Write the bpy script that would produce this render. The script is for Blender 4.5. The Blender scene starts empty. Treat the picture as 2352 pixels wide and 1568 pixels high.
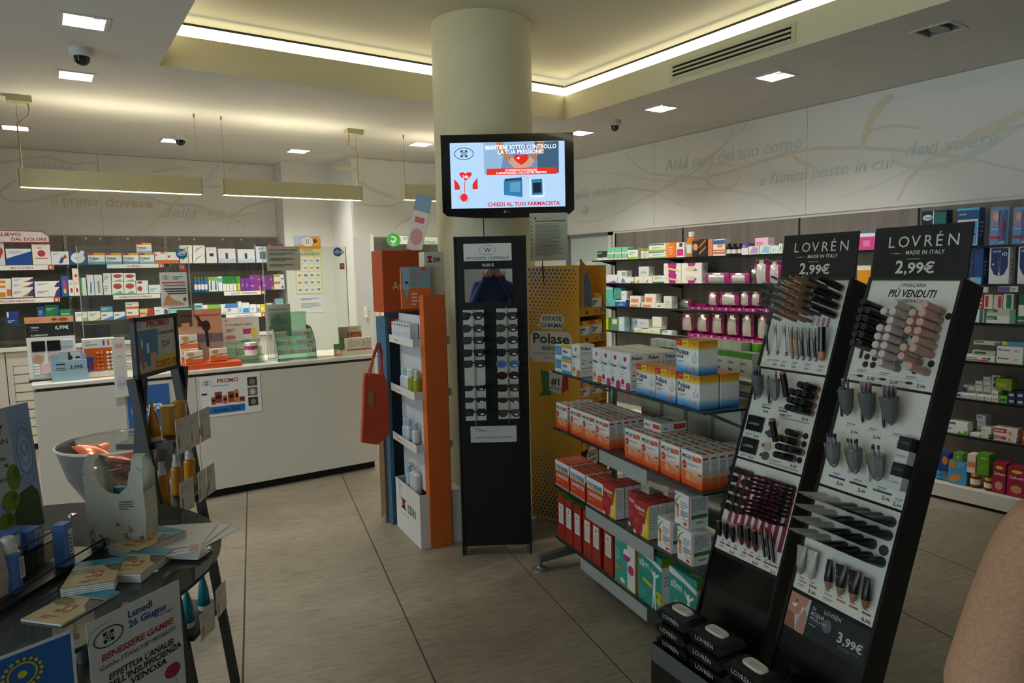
import bpy, math, random
from math import sin, cos, tan, pi, radians, atan2, hypot, sqrt
from mathutils import Vector, Matrix
random.seed(7)
SC = bpy.context.scene
COL = SC.collection
# ------------------------------------------------------------------ camera, world, big lights, exposure
cam = bpy.data.cameras.new('camera'); CAM = bpy.data.objects.new('camera', cam); COL.objects.link(CAM)
cam.sensor_width = 36.0; cam.lens = 24.302; cam.clip_start = 0.05; cam.clip_end = 60
_A = Vector((0.826771, -0.562125, -0.021557)); _F = Vector((0.557626, 0.824002, -0.100368))
_A.normalize(); _F = (_F - _A * _F.dot(_A)).normalized(); _U = _A.cross(_F)
CAM.matrix_world = Matrix(((_A.x, _U.x, -_F.x, 0), (_A.y, _U.y, -_F.y, 0), (_A.z, _U.z, -_F.z, 1.6), (0, 0, 0, 1)))
SC.camera = CAM
SC.view_settings.view_transform = 'Standard'
try: SC.view_settings.look = 'None'
except Exception: pass
SC.view_settings.gamma = 1.0; SC.view_settings.use_curve_mapping = False
SC.view_settings.exposure = -0.18
W = bpy.data.worlds.new('daylight'); SC.world = W; W.use_nodes = True
W.node_tree.nodes['Background'].inputs[0].default_value = (0.75, 0.86, 1.0, 1)
W.node_tree.nodes['Background'].inputs[1].default_value = 4.6

# ------------------------------------------------------------------ materials
_MATS = {}
def lin(h):
    h = h.lstrip('#')
    if len(h) == 3: h = ''.join(c * 2 for c in h)
    o = []
    for i in (0, 2, 4):
        c = int(h[i:i + 2], 16) / 255
        o.append(c / 12.92 if c <= .04045 else ((c + .055) / 1.055) ** 2.4)
    return (*o, 1)
def C(h, r=.45, m=0., t=0., e=0., coat=0., ior=1.45, a=1.):
    k = (h, r, m, t, e, coat, ior, a)
    if k in _MATS: return _MATS[k]
    M = bpy.data.materials.new('paint_' + h.strip('#')); M.use_nodes = True
    b = M.node_tree.nodes['Principled BSDF']
    b.inputs['Base Color'].default_value = lin(h); b.inputs['Roughness'].default_value = r
    b.inputs['Metallic'].default_value = m; b.inputs['Transmission Weight'].default_value = t
    b.inputs['IOR'].default_value = ior; b.inputs['Coat Weight'].default_value = coat; b.inputs['Alpha'].default_value = a
    if e:
        b.inputs['Emission Color'].default_value = lin(h); b.inputs['Emission Strength'].default_value = e
    _MATS[k] = M
    return M
def noisy(name, stops, scale=(1, 1, 1), detail=6, rough=.5, bump=0., dist=.002, nrough=.6, wave=None, metal=0., spec=.5):
    """procedural two- or three-tone surface with optional relief"""
    M = bpy.data.materials.new(name); M.use_nodes = True
    N = M.node_tree.nodes; L = M.node_tree.links; b = N['Principled BSDF']
    tc = N.new('ShaderNodeTexCoord'); mp = N.new('ShaderNodeMapping'); mp.inputs['Scale'].default_value = scale
    L.new(tc.outputs['Object'], mp.inputs[0])
    nz = N.new('ShaderNodeTexNoise'); nz.inputs['Scale'].default_value = 1; nz.inputs['Detail'].default_value = detail
    nz.inputs['Roughness'].default_value = nrough; L.new(mp.outputs[0], nz.inputs['Vector'])
    rp = N.new('ShaderNodeValToRGB'); cr = rp.color_ramp
    cr.elements[0].position = stops[0][0]; cr.elements[0].color = lin(stops[0][1])
    cr.elements[1].position = stops[-1][0]; cr.elements[1].color = lin(stops[-1][1])
    for p, c in stops[1:-1]:
        e = cr.elements.new(p); e.color = lin(c)
    L.new(nz.outputs[0], rp.inputs[0]); L.new(rp.outputs[0], b.inputs['Base Color'])
    b.inputs['Roughness'].default_value = rough; b.inputs['Metallic'].default_value = metal
    b.inputs['Specular IOR Level'].default_value = spec
    if bump:
        bp = N.new('ShaderNodeBump'); bp.inputs['Strength'].default_value = bump; bp.inputs['Distance'].default_value = dist
        L.new(nz.outputs[0], bp.inputs['Height']); L.new(bp.outputs[0], b.inputs['Normal'])
    return M
def grad(name, axis, stops, rough=.45):
    """colour gradient along an object axis (carton print, yellow card)"""
    k = ('g', name)
    if k in _MATS: return _MATS[k]
    M = bpy.data.materials.new(name); M.use_nodes = True
    N = M.node_tree.nodes; L = M.node_tree.links; b = N['Principled BSDF']
    tc = N.new('ShaderNodeTexCoord'); sp = N.new('ShaderNodeSeparateXYZ'); rp = N.new('ShaderNodeValToRGB')
    mr = N.new('ShaderNodeMapRange'); lo, hi = stops[0][0], stops[-1][0]
    mr.inputs['From Min'].default_value = lo; mr.inputs['From Max'].default_value = hi
    L.new(tc.outputs['Object'], sp.inputs[0]); L.new(sp.outputs[axis], mr.inputs[0]); L.new(mr.outputs[0], rp.inputs[0])
    cr = rp.color_ramp; cr.elements[0].color = lin(stops[0][1]); cr.elements[1].color = lin(stops[-1][1])
    for p, c in stops[1:-1]:
        e = cr.elements.new((p - lo) / (hi - lo)); e.color = lin(c)
    L.new(rp.outputs[0], b.inputs['Base Color']); b.inputs['Roughness'].default_value = rough
    _MATS[k] = M
    return M
def clear(name, col='fff', alpha=.15, rough=.05, refl=.08):
    """thin clear sheet: mostly see-through with a slight mirror"""
    k = ('c', name)
    if k in _MATS: return _MATS[k]
    M = bpy.data.materials.new(name); M.use_nodes = True
    N = M.node_tree.nodes; L = M.node_tree.links; N.remove(N['Principled BSDF'])
    tr = N.new('ShaderNodeBsdfTransparent'); c = lin(col); tr.inputs[0].default_value = c
    gl = N.new('ShaderNodeBsdfGlossy'); gl.inputs['Roughness'].default_value = rough
    df = N.new('ShaderNodeBsdfDiffuse'); df.inputs[0].default_value = (.8, .82, .8, 1)
    fr = N.new('ShaderNodeFresnel'); fr.inputs[0].default_value = 1.45
    m1 = N.new('ShaderNodeMixShader'); m2 = N.new('ShaderNodeMixShader')
    m2.inputs[0].default_value = alpha
    L.new(fr.outputs[0], m1.inputs[0]); L.new(tr.outputs[0], m1.inputs[1]); L.new(gl.outputs[0], m1.inputs[2])
    L.new(m1.outputs[0], m2.inputs[1]); L.new(df.outputs[0], m2.inputs[2]); L.new(m2.outputs[0], N['Material Output'].inputs[0])
    _MATS[k] = M
    return M

# ------------------------------------------------------------------ lettering (glyphs of the built-in font, turned into flat meshes once)
_GL = {}
def _glyph_mesh(body, off):
    cu = bpy.data.curves.new('glyph', 'FONT'); cu.body = body; cu.size = 1; cu.resolution_u = 2; cu.offset = off; cu.fill_mode = 'FRONT'
    ob = bpy.data.objects.new('glyph', cu); COL.objects.link(ob)
    dg = bpy.context.evaluated_depsgraph_get(); me = ob.evaluated_get(dg).to_mesh()
    vs = [(v.co.x, v.co.y) for v in me.vertices]; fs = [tuple(p.vertices) for p in me.polygons]
    ob.evaluated_get(dg).to_mesh_clear(); bpy.data.objects.remove(ob); bpy.data.curves.remove(cu)
    return vs, fs
def glyph(ch, bold):
    k = (ch, bold)
    if k not in _GL:
        off = .022 if bold else 0.
        if ('|', bold) not in _GL and ch != '|': glyph('|', bold)
        if ch == '|':
            v, f = _glyph_mesh('|', off); _GL[k] = (v, f, .3)
        else:
            bar = max(x for x, y in _GL[('|', bold)][0])
            v2, f2 = _glyph_mesh(ch + '|', off); adv = max(x for x, y in v2) - bar
            v, f = ([], []) if ch == ' ' else _glyph_mesh(ch, off)
            _GL[k] = (v, f, adv)
    return _GL[k]
for _b in (0, 1):
    for _c in "| ABCDEFGHIJKLMNOPQRSTUVWXYZabcdefghijklmnopqrstuvwxyz0123456789.,'!?#%()-+[]/&" + "\u20ac\u00c9\u00c8\u00d9\u00ec\u00e8\u00ae\u2122": glyph(_c, _b)

# ------------------------------------------------------------------ mesh building
EPS = .0004
class Fr:
    """a flat frame on a surface: origin, u, v, outward normal"""
    def __init__(s, o, u, v, n=None):
        s.o = Vector(o); s.u = Vector(u); s.v = Vector(v); s.n = Vector(n) if n is not None else s.u.cross(s.v).normalized()
    def p(s, a, b, l=0.): return s.o + s.u * a + s.v * b + s.n * l
class B:
    def __init__(s): s.v = []; s.f = []; s.m = []; s.mats = []; s.s = []
    def mi(s, m):
        if isinstance(m, str): m = C(m)
        if m not in s.mats: s.mats.append(m)
        return s.mats.index(m)
    def add(s, vs, fs, m, sm=False, M=None):
        o = len(s.v); i = s.mi(m)
        s.v += [tuple(M @ Vector(v)) if M else tuple(v) for v in vs]
        for f in fs:
            s.f.append(tuple(o + k for k in f)); s.m.append(i); s.s.append(sm)
        return s
    def poly(s, pts, m, sm=False): return s.add(pts, [tuple(range(len(pts)))], m, sm)
    def box(s, x0, x1, y0, y1, z0, z1, m, M=None, b=0.):
        if b > 0: return s.rbox(x0, x1, y0, y1, z0, z1, m, b, M)
        vs = [(x, y, z) for z in (z0, z1) for y in (y0, y1) for x in (x0, x1)]
        return s.add(vs, [(0, 2, 3, 1), (4, 5, 7, 6), (0, 1, 5, 4), (2, 6, 7, 3), (1, 3, 7, 5), (0, 4, 6, 2)], m, False, M)
    def rbox(s, x0, x1, y0, y1, z0, z1, m, b, M=None):
        """box with chamfered edges"""
        X = (x0, x0 + b, x1 - b, x1); Y = (y0, y0 + b, y1 - b, y1); Z = (z0, z0 + b, z1 - b, z1)
        vs = []; ix = {}
        for sx in (0, 1):
            for sy in (0, 1):
                for sz in (0, 1):
                    xo, xi = (X[0], X[1]) if not sx else (X[3], X[2]); yo, yi = (Y[0], Y[1]) if not sy else (Y[3], Y[2]); zo, zi = (Z[0], Z[1]) if not sz else (Z[3], Z[2])
                    ix[sx, sy, sz] = len(vs); vs += [(xo, yi, zi), (xi, yo, zi), (xi, yi, zo)]
        g = lambda a, b_, c, k: ix[a, b_, c] + k
        fs = []
        for q in (0, 1):
            fs.append([g(q, 0, 0, 0), g(q, 1, 0, 0), g(q, 1, 1, 0), g(q, 0, 1, 0)][::1 if q else -1])
            fs.append([g(0, q, 0, 1), g(1, q, 0, 1), g(1, q, 1, 1), g(0, q, 1, 1)][::-1 if q else 1])
            fs.append([g(0, 0, q, 2), g(1, 0, q, 2), g(1, 1, q, 2), g(0, 1, q, 2)][::1 if q else -1])
        for a in (0, 1):
            for c in (0, 1):
                fs.append([g(a, c, 0, 0), g(a, c, 1, 0), g(a, c, 1, 1), g(a, c, 0, 1)][::1 if a == c else -1])
                fs.append([g(a, 0, c, 0), g(a, 1, c, 0), g(a, 1, c, 2), g(a, 0, c, 2)][::-1 if a == c else 1])
                fs.append([g(0, a, c, 1), g(1, a, c, 1), g(1, a, c, 2), g(0, a, c, 2)][::1 if a == c else -1])
                for e in (0, 1): fs.append([g(a, c, e, 0), g(a, c, e, 1), g(a, c, e, 2)][::1 if (a + c + e) % 2 else -1])
        return s.add(vs, [tuple(f) for f in fs], m, False, M)
    def hexa(s, p, m):
        """eight corners: bottom four (ccw from above) then top four"""
        return s.add(p, [(3, 2, 1, 0), (4, 5, 6, 7), (0, 1, 5, 4), (1, 2, 6, 5), (2, 3, 7, 6), (3, 0, 4, 7)], m)
    def prism(s, pts, z0, z1, m, M=None, sm=False):
        n = len(pts); vs = [(x, y, z0) for x, y in pts] + [(x, y, z1) for x, y in pts]
        s.add(vs, [tuple(range(n - 1, -1, -1)), tuple(range(n, 2 * n))], m, False, M)
        return s.add(vs, [(i, (i + 1) % n, n + (i + 1) % n, n + i) for i in range(n)], m, sm, M)
    def lathe(s, prof, m, n=14, M=None, sx=1., sy=1., sm=True, cap=True):
        """prof: list of (radius, z) or (radius, z, material of the band above)"""
        for k in range(len(prof) - 1):
            mm = prof[k][2] if len(prof[k]) > 2 else m
            (r0, z0), (r1, z1) = prof[k][:2], prof[k + 1][:2]
            vs = [(r * cos(2 * pi * i / n) * sx, r * sin(2 * pi * i / n) * sy, z) for r, z in ((r0, z0), (r1, z1)) for i in range(n)]
            fs = [(i, (i + 1) % n, n + (i + 1) % n, n + i) for i in range(n)]
            s.add(vs, fs, mm, sm, M)
        for (r, z), up, mm in ((prof[0][:2], False, prof[0][2] if len(prof[0]) > 2 else m), (prof[-1][:2], True, prof[-1][2] if len(prof[-1]) > 2 else m)):
            if cap and r > 1e-5:
                vs = [(r * cos(2 * pi * i / n) * sx, r * sin(2 * pi * i / n) * sy, z) for i in range(n)]
                s.add(vs, [tuple(range(n)) if up else tuple(range(n - 1, -1, -1))], mm, False, M)
        return s
    def tube(s, path, r, m, n=8, cap=True, closed=False):
        P = [Vector(p) for p in path]; rings = []; N = len(P)
        rr = r if isinstance(r, (list, tuple)) else [r] * N
        up = None
        for i, p in enumerate(P):
            if closed: d = P[(i + 1) % N] - P[i - 1]
            else: d = P[min(i + 1, N - 1)] - P[max(i - 1, 0)]
            d.normalize()
            if up is None: up = Vector((0, 0, 1)) if abs(d.z) < .9 else Vector((1, 0, 0))
            a = d.cross(up)
            if a.length < 1e-5: a = d.orthogonal()
            a.normalize(); b = a.cross(d).normalized(); up = b
            rings.append([p + (a * cos(2 * pi * k / n) + b * sin(2 * pi * k / n)) * rr[i] for k in range(n)])
        vs = [q for g in rings for q in g]
        fs = [(i * n + k, i * n + (k + 1) % n, ((i + 1) % N) * n + (k + 1) % n, ((i + 1) % N) * n + k) for i in range(N if closed else N - 1) for k in range(n)]
        s.add(vs, fs, m, True)
        if cap and not closed:
            s.add(rings[0], [tuple(range(n - 1, -1, -1))], m); s.add(rings[-1], [tuple(range(n))], m)
        return s
    def bar(s, a, b, w, h, m, up=(0, 0, 1)):
        """rectangular bar from a to b, w across, h along up"""
        a, b = Vector(a), Vector(b); d = (b - a).normalized(); up = Vector(up)
        x = d.cross(up)
        if x.length < 1e-4: x = d.orthogonal()
        x.normalize(); z = x.cross(d).normalized(); x = x * w / 2; z = z * h / 2
        return s.hexa([a - x - z, a + x - z, b + x - z, b - x - z, a - x + z, a + x + z, b + x + z, b - x + z], m)
    # flat print on a frame
    def rect(s, F, a, b, c, d, m, l=1): return s.poly([F.p(a, b, l * EPS), F.p(c, b, l * EPS), F.p(c, d, l * EPS), F.p(a, d, l * EPS)], m)
    def shape(s, F, pts, m, l=1): return s.poly([F.p(x, y, l * EPS) for x, y in pts], m)
    def disc(s, F, a, b, ra, rb, m, l=1, n=18, t0=0., t1=2 * pi):
        full = abs(t1 - t0 - 2 * pi) < 1e-6
        pts = [F.p(a + ra * cos(t0 + (t1 - t0) * i / n), b + rb * sin(t0 + (t1 - t0) * i / n), l * EPS) for i in range(n if full else n + 1)]
        return s.poly(pts, m)
    def ring(s, F, a, b, ra, rb, w, m, l=1, n=24, t0=0., t1=2 * pi):
        for i in range(n):
            t, u = t0 + (t1 - t0) * i / n, t0 + (t1 - t0) * (i + 1) / n
            s.poly([F.p(a + (ra - k) * cos(q), b + (rb - k) * sin(q), l * EPS) for k, q in ((w, t), (0, t), (0, u), (w, u))], m)
        return s
    def stroke(s, F, pts, w, m, l=1):
        """flat brush stroke along points, w a number or one per point"""
        P = [Vector((x, y, 0)) for x, y in pts]; N = len(P); ww = w if isinstance(w, (list, tuple)) else [w] * N
        L_, R_ = [], []
        for i in range(N):
            d = (P[min(i + 1, N - 1)] - P[max(i - 1, 0)]).normalized(); q = Vector((-d.y, d.x, 0)) * ww[i] / 2
            L_.append(P[i] + q); R_.append(P[i] - q)
        for i in range(N - 1):
            s.poly([F.p(k.x, k.y, l * EPS) for k in (R_[i], R_[i + 1], L_[i + 1], L_[i])], m)
        return s
    def text(s, F, st, a, b, size, m, l=2, al='l', bold=0, w=None, sh=0., sp=0., sy=1.):
        """one line of letters; w squeezes it into that width, sh slants it"""
        tot = sum(glyph(c, bold)[2] + sp for c in st) * size
        k = 1. if w is None else w / tot
        x = a - (0 if al == 'l' else tot * k / 2 if al == 'c' else tot * k)
        for c in st:
            v, f, adv = glyph(c, bold)
            if v: s.add([F.p(x + (vx + sh * vy) * size * k, b + vy * size * sy, l * EPS) for vx, vy in v], f, m)
            x += (adv + sp) * size * k
        return s
    def lines(s, F, a, b, c, d, n, m, l=1, fill=.45, seed=1):
        """small print too fine to read: ragged thin lines"""
        R = random.Random(seed * 97 + n)
        h = (d - b) / n
        for i in range(n):
            e = c if i < n - 1 else a + (c - a) * .6
            s.rect(F, a, b + (n - 1 - i) * h, a + (e - a) * R.uniform(.8, 1), b + (n - 1 - i) * h + h * fill, m, l)
        return s
    def mesh(s, name):
        me = bpy.data.meshes.new(name); me.from_pydata(s.v, [], s.f)
        for m in s.mats: me.materials.append(m)
        me.polygons.foreach_set('material_index', s.m); me.polygons.foreach_set('use_smooth', s.s); me.update()
        return me
    def obj(s, name, parent=None, loc=None, rz=0.): return link(name, s.mesh(name), parent, loc, rz)
def link(name, data, parent=None, loc=None, rz=0.):
    o = bpy.data.objects.new(name, data); COL.objects.link(o)
    if parent is not None: o.parent = parent
    if loc is not None: o.location = loc
    o.rotation_euler.z = rz
    return o
def tag(o, label, cat, group=None, kind=None):
    o['label'] = label; o['category'] = cat
    if group: o['group'] = group
    if kind: o['kind'] = kind
    return o
def struct(o, label=None):
    o['kind'] = 'structure'
    if label: o['label'] = label
    return o
def thing(name, label, cat, loc=(0, 0, 0), rz=0., group=None):
    return tag(link(name, None, None, loc, rz), label, cat, group)
def light(name, parent, loc, size, sizey, power, col, rot=(0, 0, 0), spread=pi):
    L = bpy.data.lights.new(name, 'AREA'); L.shape = 'RECTANGLE'; L.size = size; L.size_y = sizey; L.energy = power; L.color = col; L.spread = spread
    o = bpy.data.objects.new(name, L); COL.objects.link(o); o.location = loc; o.rotation_euler = rot
    if parent is not None: o.parent = parent
    return o
ORD = ['first', 'second', 'third', 'fourth', 'fifth', 'sixth', 'seventh', 'eighth', 'ninth', 'tenth', 'eleventh', 'twelfth', 'thirteenth', 'fourteenth', 'fifteenth', 'sixteenth', 'seventeenth', 'eighteenth', 'nineteenth', 'twentieth'] + ['%s%s' % (a, b) for a in ('twenty-', 'thirty-') for b in ('first', 'second', 'third', 'fourth', 'fifth', 'sixth', 'seventh', 'eighth', 'ninth')]
SW_R = [
  ('b', 0.03, [(5.618, 2.842), (5.499, 2.722), (5.27, 2.591), (4.92, 2.518), (4.572, 2.456), (4.231, 2.477), (3.917, 2.521), (3.629, 2.553), (3.361, 2.552), (3.033, 2.504), (2.733, 2.44), (2.458, 2.371), (2.206, 2.294), (1.914, 2.178)]),
  ('b', 0.025, [(6.521, 2.476), (5.967, 2.485), (5.56, 2.473), (5.159, 2.389), (4.817, 2.477), (4.573, 2.576), (4.344, 2.705), (4.192, 2.873)]),
  ('b', 0.02, [(6.454, 2.172), (6.104, 2.158), (5.652, 2.242), (5.355, 2.339), (5.159, 2.379), (4.92, 2.489), (4.573, 2.613), (4.278, 2.748), (4.045, 2.88)]),
  ('o', 0.07, [(2.998, 2.481), (2.981, 2.596), (2.931, 2.704), (2.86, 2.79), (2.803, 2.835), (2.767, 2.835)]),
  ('b', 0.025, [(2.988, 2.553), (2.929, 2.616), (2.826, 2.629), (2.711, 2.613), (2.572, 2.567)]),
  ('o', 0.03, [(4.143, 2.422), (4.151, 2.389), (4.174, 2.361), (4.211, 2.341), (4.259, 2.329), (4.314, 2.327), (4.371, 2.336), (4.425, 2.355), (4.471, 2.382), (4.505, 2.415), (4.523, 2.451), (4.523, 2.487), (4.506, 2.518), (4.473, 2.543), (4.427, 2.559), (4.373, 2.564), (4.317, 2.559), (4.262, 2.544), (4.214, 2.52), (4.176, 2.49), (4.152, 2.456), (4.143, 2.422)]),
  ('g', 0.05, [(2.759, 2.358), (2.589, 2.29), (2.391, 2.286), (2.231, 2.324), (2.093, 2.393), (1.928, 2.477)]),
  ('b', 0.035, [(2.72, 2.067), (2.641, 2.215), (2.523, 2.325), (2.333, 2.418), (2.153, 2.454), (1.928, 2.477)]),
  ('y', 0.08, [(2.345, 2.394), (2.189, 2.46), (2.063, 2.501), (1.932, 2.563)]),
  ('p', 0.03, [(4.919, 2.373), (4.571, 2.355), (4.228, 2.3), (3.912, 2.232), (3.714, 2.129), (3.562, 2.05)]),
  ('o', 0.03, [(3.629, 2.553), (3.535, 2.467), (3.392, 2.4)]),
  ('p', 0.02, [(5.132, 2.357), (4.919, 2.258), (4.618, 2.164)]),
  ('p', 0.02, [(3.15, 2.139), (2.871, 2.199), (2.643, 2.286), (2.457, 2.343), (2.33, 2.345)]),
  ('p', 0.02, [(6.516, 2.726), (6.163, 2.726), (5.65, 2.618), (5.214, 2.514), (4.767, 2.452), (4.432, 2.467)]),
]
SW_B = [
  ('b', 0.03, [(-0.393, 2.679), (-0.238, 2.751), (-0.028, 2.809), (0.165, 2.835), (0.358, 2.778), (0.564, 2.812)]),
  ('b', 0.03, [(-0.385, 2.412), (-0.259, 2.479), (-0.183, 2.544), (-0.117, 2.597)]),
  ('b', 0.03, [(-0.262, 2.441), (-0.204, 2.394), (-0.081, 2.386), (0.103, 2.432), (0.269, 2.477), (0.499, 2.553)]),
  ('o', 0.035, [(0.817, 2.041), (1.01, 2.167), (1.211, 2.352), (1.35, 2.511)]),
  ('b', 0.03, [(0.97, 2.494), (1.215, 2.408), (1.475, 2.41), (1.674, 2.352), (1.877, 2.27), (2.015, 2.185)]),
  ('b', 0.03, [(1.802, 2.181), (1.879, 2.3), (2.028, 2.407), (2.251, 2.482), (2.371, 2.502)]),
  ('g', 0.035, [(1.57, 2.648), (1.657, 2.738), (1.76, 2.873)]),
  ('b', 0.025, [(1.047, 2.73), (1.239, 2.79), (1.435, 2.816)]),
  ('b', 0.03, [(1.488, 2.615), (1.746, 2.628), (2.04, 2.614)]),
  ('y', 0.04, [(1.472, 2.36), (1.672, 2.323), (1.877, 2.27)]),
  ('y', 0.04, [(1.852, 2.793), (1.97, 2.88)]),
  ('o', 0.02, [(1.6, 2.249), (1.879, 2.292), (2.169, 2.345)]),
]
SW_C = [
  ('y', 0.05, [(2.768, 2.764), (2.893, 2.78), (3.018, 2.75), (3.097, 2.669)]),
  ('b', 0.05, [(3.023, 2.648), (3.158, 2.569), (3.306, 2.515), (3.459, 2.477)]),
  ('b', 0.03, [(2.966, 2.406), (3.149, 2.378), (3.387, 2.378), (3.535, 2.427), (3.638, 2.503)]),
  ('b', 0.025, [(3.424, 2.121), (3.526, 2.195), (3.679, 2.27), (3.783, 2.346)]),
]
# ------------------------------------------------------------------ the room
WHITE = C('e9e7e0', .55); CREAM = C('d9d2b4', .6); ALU = C('b9bab8', .35, .8); BLACK = C('0b0b0c', .35); DARKGAP = C('26241f', .8)
CEILM = noisy('painted_plaster', [(.3, 'd3d0ca'), (.7, 'dbd8d2')], (3, 3, 3), rough=.75)
WOOD = noisy('grey_wood_laminate', [(.25, '6f6660'), (.5, '857b74'), (.8, '998e86')], (9, 9, .55), detail=8, rough=.55, nrough=.7)
GLASS = clear('shelf_glass', 'd5e8df', .05, .03)
GLASSE = C('1d4a3e', .15, 0, 0, 0, .5)
XR, YB, YB2, YC = 5.36, 8.42, 8.11, 7.47
ZC, ZU = 2.9, 3.24
def floor_mat():
    M = bpy.data.materials.new('stone_tile'); M.use_nodes = True
    N = M.node_tree.nodes; L = M.node_tree.links; b = N['Principled BSDF']
    g = N.new('ShaderNodeNewGeometry'); mp = N.new('ShaderNodeMapping'); mp.vector_type = 'POINT'
    mp.inputs['Rotation'].default_value = (0, 0, .239); L.new(g.outputs['Position'], mp.inputs[0])
    def nz(scale, det, vec):
        m2 = N.new('ShaderNodeMapping'); m2.inputs['Scale'].default_value = vec; L.new(mp.outputs[0], m2.inputs[0])
        n = N.new('ShaderNodeTexNoise'); n.inputs['Scale'].default_value = scale; n.inputs['Detail'].default_value = det; n.inputs['Roughness'].default_value = .65
        L.new(m2.outputs[0], n.inputs['Vector']); return n
    a = nz(1.1, 5, (1, 1.6, 1)); c = nz(9, 9, (1, 6, 1)); d = nz(40, 6, (1, 5, 1))
    rp = N.new('ShaderNodeValToRGB'); e = rp.color_ramp.elements
    e[0].position = .3; e[0].color = lin('7f7565'); e[1].position = .72; e[1].color = lin('a19785'); L.new(a.outputs[0], rp.inputs[0])
    r2 = N.new('ShaderNodeValToRGB'); e = r2.color_ramp.elements
    e[0].position = .3; e[0].color = lin('8a8580'); e[1].position = .55; e[1].color = (1, 1, 1, 1); L.new(c.outputs[0], r2.inputs[0])
    mx = N.new('ShaderNodeMix'); mx.data_type = 'RGBA'; mx.blend_type = 'MULTIPLY'; mx.inputs[0].default_value = .55
    L.new(rp.outputs[0], mx.inputs[6]); L.new(r2.outputs[0], mx.inputs[7]); L.new(mx.outputs[2], b.inputs['Base Color'])
    ad = N.new('ShaderNodeMath'); ad.operation = 'ADD'; L.new(c.outputs[0], ad.inputs[0]); L.new(d.outputs[0], ad.inputs[1])
    bp = N.new('ShaderNodeBump'); bp.inputs['Strength'].default_value = .35; bp.inputs['Distance'].default_value = .003
    L.new(ad.outputs[0], bp.inputs['Height']); L.new(bp.outputs[0], b.inputs['Normal'])
    b.inputs['Roughness'].default_value = .42
    return M
FLOORM = floor_mat()
fl = struct(B().box(-3.4, XR + .1, -2.7, YB + .1, -.08, -.004, C('4a453c', .9)).obj('floor'), 'brown-grey stone tile floor')
tm = B().rbox(-.3525, .3525, -.3525, .3525, -.004, .0, FLOORM, .0012).mesh('tile')
_t = -.239; _c, _s = cos(_t), sin(_t)
for i in range(-9, 14):
    for j in range(-9, 18):
        a = -.124 + .712 * (i + .5); b_ = 3.085 + .705 * (j + .5)
        x, y = _c * a - _s * b_, _s * a + _c * b_
        if -3.5 < x < XR + .35 and -2.6 < y < YB + .35:
            o = link('tile', tm, fl, (x, y, 0), _t)
# ceiling with coffer and openings for the recessed lamps
DL = [(.279, 4.195), (.284, 5.305), (-.079, 7.3), (1.13, 7.31), (2.325, 7.335), (3.28, 6.41), (4.354, 5.196), (4.297, 4.105), (4.291, 3.035), (4.28, 1.975)]
CX0, CX1, CY0, CY1 = .70, 3.866, -1.2, 4.82
def sheet(b, x0, x1, y0, y1, z, holes, m):
    xs = sorted({x0, x1, *[h[k] for h in holes for k in (0, 1)]}); ys = sorted({y0, y1, *[h[k] for h in holes for k in (2, 3)]})
    for i in range(len(xs) - 1):
        for j in range(len(ys) - 1):
            cx, cy = (xs[i] + xs[i + 1]) / 2, (ys[j] + ys[j + 1]) / 2
            if not (x0 < cx < x1 and y0 < cy < y1) or any(h[0] < cx < h[1] and h[2] < cy < h[3] for h in holes): continue
            b.poly([(xs[i], ys[j], z), (xs[i], ys[j + 1], z), (xs[i + 1], ys[j + 1], z), (xs[i + 1], ys[j], z)], m)
b = B()
sheet(b, -3.4, XR, -2.7, YB, ZC, [(CX0, CX1, CY0, CY1)] + [(x - .095, x + .095, y - .095, y + .095) for x, y in DL], CEILM)
ce = struct(b.obj('ceiling'), 'white plaster ceiling with a sunken lighting coffer')
b = B(); b.poly([(CX0 - .3, CY0 - .3, ZU), (CX0 - .3, CY1 + .3, ZU), (CX1 + .3, CY1 + .3, ZU), (CX1 + .3, CY0 - .3, ZU)], CREAM)
b.obj('coffer_top', ce)
FASC = C('d6cfae', .6)
b = B(); T = .03
for x0, x1, y0, y1 in ((CX0 - T, CX0, CY0 - T, CY1 + T), (CX1, CX1 + T, CY0 - T, CY1 + T), (CX0, CX1, CY1, CY1 + T), (CX0, CX1, CY0 - T, CY0)):
    b.box(x0, x1, y0, y1, ZC + .0005, 3.10, FASC)
b.obj('fascia', ce)
b = B()
for x0, x1, y0, y1 in ((CX0 - .3, CX0 - .26, CY0 - .3, CY1 + .3), (CX1 + .26, CX1 + .3, CY0 - .3, CY1 + .3), (CX0 - .3, CX1 + .3, CY1 + .26, CY1 + .3), (CX0 - .3, CX1 + .3, CY0 - .3, CY0 - .26)):
    b.box(x0, x1, y0, y1, 3.05, ZU, CREAM)
b.obj('cove_back', ce)
LED = C('fff6da', .5, e=4.5); RAIL = C('4a4636', .5)
def cove(name, label, x0, x1, y0, y1):
    t = thing(name, label, 'light', ((x0 + x1) / 2, (y0 + y1) / 2, 3.1), group='cove light strips in the ceiling coffer')
    ox_, oy_ = (x0 + x1) / 2, (y0 + y1) / 2
    B().box(x0 - ox_, x1 - ox_, y0 - oy_, y1 - oy_, .004, .068, LED).obj('light_strip', t)
    B().box(x0 - ox_, x1 - ox_, y0 - oy_, y1 - oy_, .068, .084, RAIL).obj('mounting_rail', t)
cove('cove_light', 'glowing cove light strip along the back edge of the ceiling coffer', CX0 + .0, CX1 - .0, CY1 + .004, CY1 + .022)
cove('cove_light', 'glowing cove light strip along the coffer edge above the air vent', CX1 + .004, CX1 + .022, CY0, CY1)
cove('cove_light', 'glowing cove light strip on the coffer edge nearest the pendant lamps and cameras', CX0 - .022, CX0 - .004, CY0, CY1)
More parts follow.
